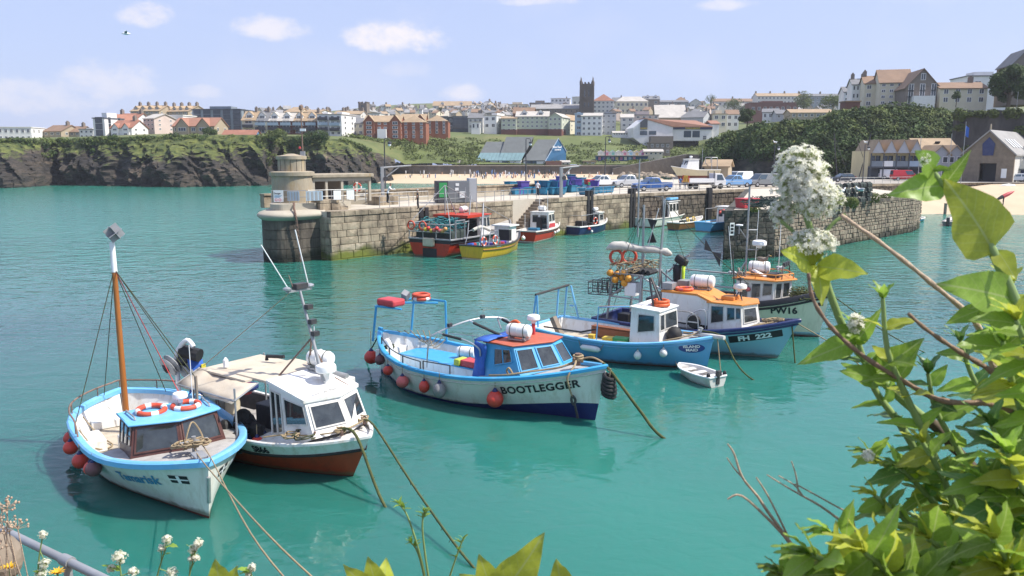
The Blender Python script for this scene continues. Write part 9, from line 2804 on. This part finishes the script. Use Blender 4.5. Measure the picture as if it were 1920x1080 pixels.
for px,py,z_,rz in((1578,372,RZ+1.5,20),(1612,369,RZ+1.5,160),(1480,480,2.2,30)):
 if z_>3:
  gull(W(px,py-8,z_),R(rz),1.5,'gull on the lobster pots, %s'%('nearer the flower' if px<1600 else 'nearer the sand'))
# --- foreground bank and plants
bk=MB()
rows=[]
for i in range(15):
 Y=.25+5.6*(i/14)**1.2
 row=[]
 for k in range(21):
  px=-300+2500*k/20
  x=(px-960)/FPX*Y*1.12
  row.append((x,Y,9-.62*Y-.12-.05*fb((x*3,Y*3,0),1)))
 rows.append(row)
rows.append([(p[0]*1.02,p[1]+.4,-1)for p in rows[-1]])
bk.grid(rows)
structure(fastbuild(bk,'bank','earth',smooth=True),'earth bank below the camera where the plants root')
def leaf_mesh(mt,kind):
 wmax,droop,fold,wav=((.25,.26,.10,.03),(.2,.4,.14,.035),(.30,.18,.07,.035),(.16,.24,.16,.02))[kind]
 rows=[]
 for i in range(11):
  t=i/10
  w=wmax*math.sin(PI*min(t*1.0+.015,1)**.66)**.85 if t<1 else .004
  if t==0:
   w=.03
  z=-droop*t*t+.06*t
  r_=[]
  for s_ in(-1,-.5,0,.5,1):
   r_.append((t-.03*abs(s_)*math.sin(PI*t),s_*w,z+abs(s_)*w*fold*2+wav*math.sin(t*17+s_*2)*abs(s_)))
  rows.append(r_)
 me=MB().grid(rows).mesh('leaf',mt,180)
 return me
LEAF={}
def leaf(parent,p,d,L,mt='leaf',kind=0,up=(0,0,1),roll=0.0):
 key=(mt,kind)
 if key not in LEAF:
  LEAF[key]=leaf_mesh(mt,kind)
 x=Vector(d).normalized()
 u=Vector(up)
 z=(u-x*u.dot(x))
 z=z.normalized()if z.length>1e-3 else x.orthogonal().normalized()
 y=z.cross(x)
 m_=Matrix((x,y,z)).transposed().to_4x4()
 return link('leaf',LEAF[key],parent,Matrix.Translation(p)@m_@Matrix.Rotation(roll,4,'X')@Matrix.Scale(L,4))
def px2(pts,Y):
 return[D(p[0],p[1],p[2]if len(p)>2 else Y)for p in pts]
def floret_head(parent,c,rx,rz,n_,s_,r,axis=(0,0,1)):
 mb,tb_=MB(),MB()
 c=Vector(c)
 for k in range(n_):
  d=Vector((r.gauss(0,1),r.gauss(0,1),r.gauss(.35,1))).normalized()
  rr=r.uniform(.62,1.05)if r.random()<.75 else r.uniform(.3,.7)
  p=c+Vector((d.x*rx,d.y*rx,d.z*rz))*rr
  nn=(d+Vector((r.uniform(-.5,.5),r.uniform(-.5,.5),r.uniform(-.2,.7)))).normalized()
  a=nn.orthogonal().normalized()
  a.rotate(Matrix.Rotation(r.uniform(0,6.3),3,nn))
  b_=nn.cross(a)
  q=s_*r.uniform(.75,1.25)
  for j in range(5):
   t=2*PI*j/5
   e=a*math.cos(t)+b_*math.sin(t)
   f_=a*-math.sin(t)+b_*math.cos(t)
   mb.add([p,p+e*q*.6+f_*q*.3,p+e*q*1.05+nn*q*.1,p+e*q*.6-f_*q*.3],[(0,1,2,3)])
  tb_.tube([p-nn*q*2.6-d*q,p],[q*.09,q*.16],3,False)
 o=fastbuild(mb,'florets','petal',parent)
 o['kind']='stuff'
 o=fastbuild(tb_,'flower_tubes','bud',parent)
 o['kind']='stuff'
def leafy(parent,pts,Y,r0,r1,mt='stem_green',n=5):
 c=catmull(px2(pts,Y),n)
 MB().tube(c,[lerp(r0,r1,i/(len(c)-1))for i in range(len(c))],7).build('stem',mt,parent,smooth=70)
 return c
rp6=random.Random(66)
def pairs(parent,c,L,mats,i0=.1,step=.14,jit=.6,size=(1.0,.55)):
 t,k=i0,0
 while t<.98:
  i=min(int(t*(len(c)-1)),len(c)-2)
  ax=(c[i+1]-c[i]).normalized()
  sd=ax.cross(Vector((0,1,.2))if k%2 else Vector((1,.2,0))).normalized()
  for s_ in(-1,1):
   d=sd*s_+ax*rp6.uniform(.3,.8)+Vector((rp6.uniform(-.3,.3),rp6.uniform(-.5,.2),rp6.uniform(-.35,.2)))*jit
   leaf(parent,c[i],d,L*lerp(size[0],size[1],t)*rp6.uniform(.75,1.2),rp6.choice(mats),rp6.choice((0,0,1,2,3)),up=(rp6.uniform(-.5,.5),rp6.uniform(-.8,-.1),1),roll=rp6.uniform(-.5,.5))
  t+=step*rp6.uniform(.8,1.2)
  k+=1
 ax=(c[-1]-c[-2]).normalized()
 for k in range(4):
  a=k*1.57
  leaf(parent,c[-1],ax*1.2+Vector((math.cos(a),math.sin(a)*.6,0))*.7,L*.45,mats[0],k%2)
v1=root('valerian','tall white flowered valerian with yellow green bracts, before the inner pier','plant',None,'valerian plants')
c=leafy(v1,[(1740,790),(1660,720),(1596,640),(1560,560),(1536,480),(1508,390),(1500,330)],1.02,.0062,.0036)
leafy(v1,[(1532,470),(1556,425),(1585,402)],1.02,.003,.002)
leafy(v1,[(1532,475),(1500,445),(1462,412)],1.02,.003,.002)
rf_=random.Random(4)
floret_head(v1,D(1500,335,1.02),.036,.042,1000,.004,rf_)
floret_head(v1,D(1535,372,1.0),.03,.026,480,.004,rf_)
floret_head(v1,D(1466,398,1.03),.017,.02,240,.0036,rf_)
floret_head(v1,D(1522,456,1.0),.031,.018,420,.0035,rf_)
for(bx_,by_),(tx_,ty_),L,mt,kd in(((1530,498),(1480,470),.052,'leaf_yellow',2),((1532,500),(1590,505),.05,'leaf_yellow',2),((1532,498),(1545,560),.042,'leaf_yellow',0),((1530,495),(1520,440),.035,'leaf_yellow',2),((1600,640),(1535,665),.062,'leaf',1),((1600,645),(1640,600),.05,'leaf',3),((1650,712),(1580,690),.05,'leaf',0),((1640,700),(1700,660),.06,'leaf',0)):
 a,b_=D(bx_,by_,1.0),D(tx_,ty_,.97)
 leaf(v1,a,b_-a,L*1.25,mt,kd,up=(0,-1,.5))
for lab,pts,Y,r0,r1,mt in(('bare tan stem arching down from the white flower',[(1576,403),(1660,462),(1745,530),(1825,600),(1852,660),(1874,715),(1925,800)],.98,.0024,.0045,'stem_dead'),('thin reddish dead stem curving under the flower',[(1516,512),(1524,560),(1560,615),(1620,668),(1700,718),(1770,752),(1860,758),(1930,792)],.95,.002,.0042,'stem_brown'),('short bare twig among the middle leaves',[(1703,588),(1740,620),(1800,660),(1850,690),(1885,720)],.94,.002,.004,'stem_brown'),('dark woody branch low on the right',[(1745,790),(1800,850),(1850,915),(1895,960),(1935,985)],1.0,.006,.012,'bark')):
 c=catmull(px2(pts,Y),6)
 tag(MB().tube(c,[lerp(r0,r1,i/(len(c)-1))*(1+.18*math.sin(i*1.7))for i in range(len(c))],7).build('bare_stem',mt,smooth=70),lab,'stem','bare stems')
tw2=root('dead_twigs','forked dead twigs poking up over the water','twig')
for pts,r0,r1 in(([(1512,1060),(1484,1022),(1452,985),(1392,930),(1364,936)],.004,.0014),([(1512,1060),(1484,1020),(1440,960),(1420,930),(1392,895),(1376,850),(1364,832)],.0035,.0012),([(1392,895),(1378,880),(1363,858)],.0016,.001),([(1480,1015),(1470,990),(1440,930),(1418,895)],.0022,.0012),([(1620,1010),(1588,985),(1540,950),(1505,930),(1470,910),(1438,890)],.003,.001),([(1505,930),(1490,910),(1460,892)],.0016,.001),([(1602,988),(1594,965),(1560,945),(1500,912),(1488,908)],.0018,.0012),([(1497,922),(1492,890),(1484,865)],.0015,.001)):
 c=catmull(px2(pts,.95),4)
 MB().tube(c,[lerp(r0*.75,r1*.75,i/(len(c)-1))for i in range(len(c))],6).build('twig','stem_dead',tw2,smooth=70)
v2=root('valerian','tall leafy valerian shoot with one huge leaf at the picture edge','plant',None,'valerian plants')
c=leafy(v2,[(1990,760),(1935,640),(1895,545),(1852,455),(1800,385),(1765,345),(1738,305)],.88,.0075,.003)
for(bx_,by_),(tx_,ty_),k_,mt,kd in(((1862,470),(1786,338),1.06,'leaf_yellow',2),((1768,348),(1640,360),.95,'leaf',0),((1770,348),(1830,270),1.0,'leaf',1),((1752,322),(1716,268),1.0,'leaf',2),((1750,318),(1800,312),.9,'leaf',3),((1895,560),(1790,530),1.1,'leaf',0),((1870,470),(1920,540),1.0,'leaf_yellow',2),((1800,388),(1790,420),.8,'leaf',3)):
 a,b_=D(bx_,by_,.88),D(tx_,ty_,.84)
 leaf(v2,a,b_-a,(b_-a).length*k_*(.72 if k_<1.05 else .92),mt,kd,up=(-.3,-1,.35))
floret_head(v2,D(1733,300,.86),.006,.008,26,.002,rf_)
GV='leafy valerian shoots'
MX=(['leaf','leaf','leaf_dark'],['leaf','leaf_yellow'],['leaf_dark','leaf'],['leaf_yellow','leaf','leaf'])
shoots=[('leafy shoot rising in the middle of the right hand bush',[(1790,960),(1745,840),(1700,745),(1665,660),(1655,560)],.95,.06,1),('leafy shoot with a white flower bud cluster near the thin dead stem',[(1750,900),(1690,800),(1640,730),(1612,650),(1600,612)],1.0,.055,0),('upright shoot beside the huge leaf',[(1985,900),(1940,760),(1905,640),(1890,540)],.92,.075,3),('broad leaved shoot against the right edge',[(2010,1000),(1950,860),(1905,740),(1880,640)],.85,.085,1),('dark leaved shoot in the heart of the bush',[(1900,1090),(1850,960),(1800,850),(1755,770),(1740,700)],.98,.075,2),('shoot leaning out over the water at mid height',[(1860,1060),(1790,960),(1720,890),(1660,870),(1630,852)],.92,.062,1),('low shoot with folded dark leaves',[(1880,1120),(1800,1010),(1740,930),(1690,880)],.9,.075,0),('long shoot curving left above the twigs',[(1870,1130),(1760,1020),(1680,960),(1640,930)],.86,.062,3),('right edge shoot with drooping leaves',[(2020,1100),(1960,980),(1900,880),(1860,800)],.82,.085,2),('shoot at the lower right corner',[(2010,1160),(1930,1050),(1880,960),(1840,900)],.78,.085,0),('yellowish shoot along the lower edge',[(1780,1180),(1700,1080),(1640,1030),(1560,1000)],.8,.075,1),('yellow green shoot in the bottom right',[(1900,1200),(1840,1100),(1790,1050),(1740,1010)],.76,.08,3),('short shoot at the bottom of the twigs',[(1560,1170),(1500,1095),(1460,1070)],.82,.055,1),('bright shoot under the corner leaves',[(1960,1200),(1910,1120),(1880,1070)],.7,.08,3),('shoot crossing behind the bare tan stem',[(1960,900),(1890,800),(1830,720),(1800,640)],1.06,.065,2),('broad leaves crowding the bottom edge, first clump',[(1640,1200),(1600,1110),(1560,1060),(1520,1040)],.74,.085,1),('broad leaves crowding the bottom edge, second clump',[(1740,1220),(1700,1130),(1660,1070),(1620,1035)],.72,.09,3),('broad leaves crowding the bottom edge, corner clump',[(1960,1230),(1920,1130),(1895,1060),(1860,1010)],.7,.09,3),('bright shoot in front of the dark woody branch',[(1830,1080),(1800,980),(1770,900),(1730,830)],.88,.07,3),('shoot below the huge leaf',[(1990,800),(1930,700),(1870,620),(1830,560)],.95,.065,0),('right edge shoot above the corner clump',[(2000,1060),(1950,960),(1910,900),(1890,850)],.76,.08,1),('shoot hugging the right edge at mid height',[(2010,820),(1965,720),(1930,660),(1905,600)],.8,.075,3),('back shoot low behind the bush',[(1900,1150),(1820,1060),(1760,990),(1700,960)],1.1,.08,2)]
for lab,pts,Y,L,mi in shoots:
 o=root('valerian',lab,'plant',None,GV)
 c=leafy(o,pts,Y,.006,.0025)
 pairs(o,c,L*.95,MX[mi],.05,.1 if Y<.88 else .125)
 if 'white flower' in lab:
  floret_head(o,D(1606,606,.98),.011,.012,60,.004,rf_)
 if 'mid height' in lab:
  floret_head(o,D(1628,855,.9),.008,.007,40,.0022,rf_)
for lab,base,tips in(('pale broad leaves poking up at the lower edge, left of the seedheads',(715,1125),((650,1072),(690,1050),(725,1048),(762,1078))),('pale leaf with long pointed tip at the lower edge',(930,1130),((1013,1022),(900,1046),(862,1076),(960,1062))),('single pale leaf tip at the lower edge',(1058,1130),((1046,1060),)),('yellow leaf tips beside the small white flowers',(420,1130),((404,1060),(440,1066)))):
 o=root('valerian',lab,'plant',None,'leaves at the lower edge')
 a=D(*base,.8)
 MB().tube([a-Vector((0,0,.12)),a],.003,6).build('stem','stem_green',o)
 for k,t in enumerate(tips):
  b_=D(*t,.78+.02*k)
  leaf(o,a,b_-a,(b_-a).length*1.03,'leaf_yellow',2 if k!=0 or len(tips)<4 else 0,up=(rp6.uniform(-.3,.3),-1,.5))
def small_plant(label,stem,heads,Y,r=.0035,leaves=4):
 o=root('valerian',label,'plant',None,'small white valerians')
 c=leafy(o,stem,Y,r,r*.6)
 for i,(px,py,rx,n_)in enumerate(heads):
  p=D(px,py,Y)
  MB().tube([c[-3-i]if len(c)>i+3 else c[-1],p],[r*.6,r*.4],5).build('stalk','stem_green',o)
  floret_head(o,p,rx*Y/FPX,rx*.95*Y/FPX,n_,.0048,rf_)
 for k in range(leaves):
  i=rp6.randrange(len(c))
  leaf(o,c[i],(rp6.uniform(-1,1),rp6.uniform(-.5,.3),rp6.uniform(.1,.7)),.06*rp6.uniform(.6,1.1),'leaf',rp6.choice((0,1,3)))
small_plant('small white valerian on a bent stem in the lower left corner',[(70,1140),(72,1060),(80,1005)],[(80,1003,9,70),(85,1056,11,80),(78,1075,14,80)],2.6)
small_plant('white valerian with the largest round head at the lower left',[(235,1160),(228,1090),(224,1050)],[(224,1045,15,130),(208,1066,9,70),(250,1072,10,80)],2.5)
small_plant('white valerian on the tallest stem at the lower left',[(280,1160),(295,1080),(312,1025)],[(313,1012,10,80),(303,1028,9,60),(322,1074,13,90)],2.7)
small_plant('white valerian with three stacked heads at the lower left',[(340,1160),(355,1080),(366,1035)],[(372,1018,10,80),(362,1030,10,80),(368,1046,8,60),(357,1048,6,40)],2.7)
small_plant('white valerian bud by the yellow leaf tips',[(480,1160),(474,1095),(470,1070)],[(472,1064,9,60),(465,1075,6,40)],2.5)
for lab,pts in(('green seedhead stem, leftmost of the slender group over the water',[(810,1150),(790,1050),(765,970),(748,945)]),('green seedhead stem, tallest of the slender group',[(815,1150),(800,1060),(792,990),(796,955)]),('green seedhead stem leaning right in the slender group',[(825,1150),(845,1075),(868,1010)]),('green seedhead side shoot of the slender group',[(800,1100),(785,1040),(770,1015)])):
 o=root('seedhead_stem',lab,'plant',None,'slender seedhead stems')
 c=leafy(o,pts,1.5,.0026,.0014)
 for k in range(16):
  leaf(o,c[-1-(k%4)],(rp6.uniform(-1,1),rp6.uniform(-.5,.5),rp6.uniform(.2,1.1)),.016*rp6.uniform(.6,1.3),'leaf',3)
for lab,px,py in(('yellow daisy in the bottom left corner',18,1066),('smaller yellow daisy beside the rail foot',108,1076)):
 o=root('yellow_flower',lab,'flower',None,'yellow flowers')
 p=D(px,py,2.4)
 MB().tube([p,p-Vector((0,0,.25))],.003,5).build('stem','stem_green',o)
 for k in range(18):
  a=k*2*PI/18
  leaf(o,p,(math.cos(a),math.sin(a)*.8,.5+.3*(k%2)),.028,'petal_yellow',3)
rl=root('handrail','grey scaffold handrail crossing the bottom left corner','railing')
a,b_=D(-60,962,5.4),D(215,1095,4.3)
MB().tube([a,b_],.026,10).build('rail','galv',rl,smooth=60)
c_=a.lerp(b_,.72)
d=(b_-a).normalized()
MB().tube([c_-d*.05,c_+d*.05],.036,10).build('clamp','galv',rl,smooth=60)
MB().tube([c_,c_-Vector((0,0,1.2))],.026,8).build('post','galv',rl,smooth=60)
rk=MB().ball((0,0,0),.1,20,14,(1,.8,1.1))
rk.v=[tuple(Vector(v)*(1+.35*fb(v,5,4)))for v in rk.v]
tag(rk.build('rock','old_stone',M=TR(D(-18,1045,2.9))),'pale lichened rock at the left edge','rock')
o=root('dry_umbel','dry brown umbel seedheads at the left edge','plant')
for k in range(7):
 p=D(rp6.uniform(-5,45),rp6.uniform(940,1040),2.3)
 MB().tube([D(10+8*k,1110,2.3),p],.0016,4).build('stem','stem_dead',o)
 for j in range(12):
  q=p+Vector((rp6.uniform(-.03,.03),rp6.uniform(-.03,.03),rp6.uniform(0,.03)))
  MB().tube([p,q],.0007,3).ball(q,.004,5,4).build('seed','stem_dead',o)
# --- summer haze
m,n,l,b=nodes_of('haze_air')
n.remove(b)
pv=n.new('ShaderNodeVolumePrincipled')
pv.inputs['Color'].default_value=(.86,.90,.97,1)
pv.inputs['Density'].default_value=.0002
pv.inputs['Anisotropy'].default_value=.2
l.new(pv.outputs[0],n['Material Output'].inputs['Volume'])
hz_=MB().bx(-1700,1700,-40,1150,-4,110).build('haze','haze_air')
hz_['kind']='stuff'
hz_['label']='thin summer haze over the bay'
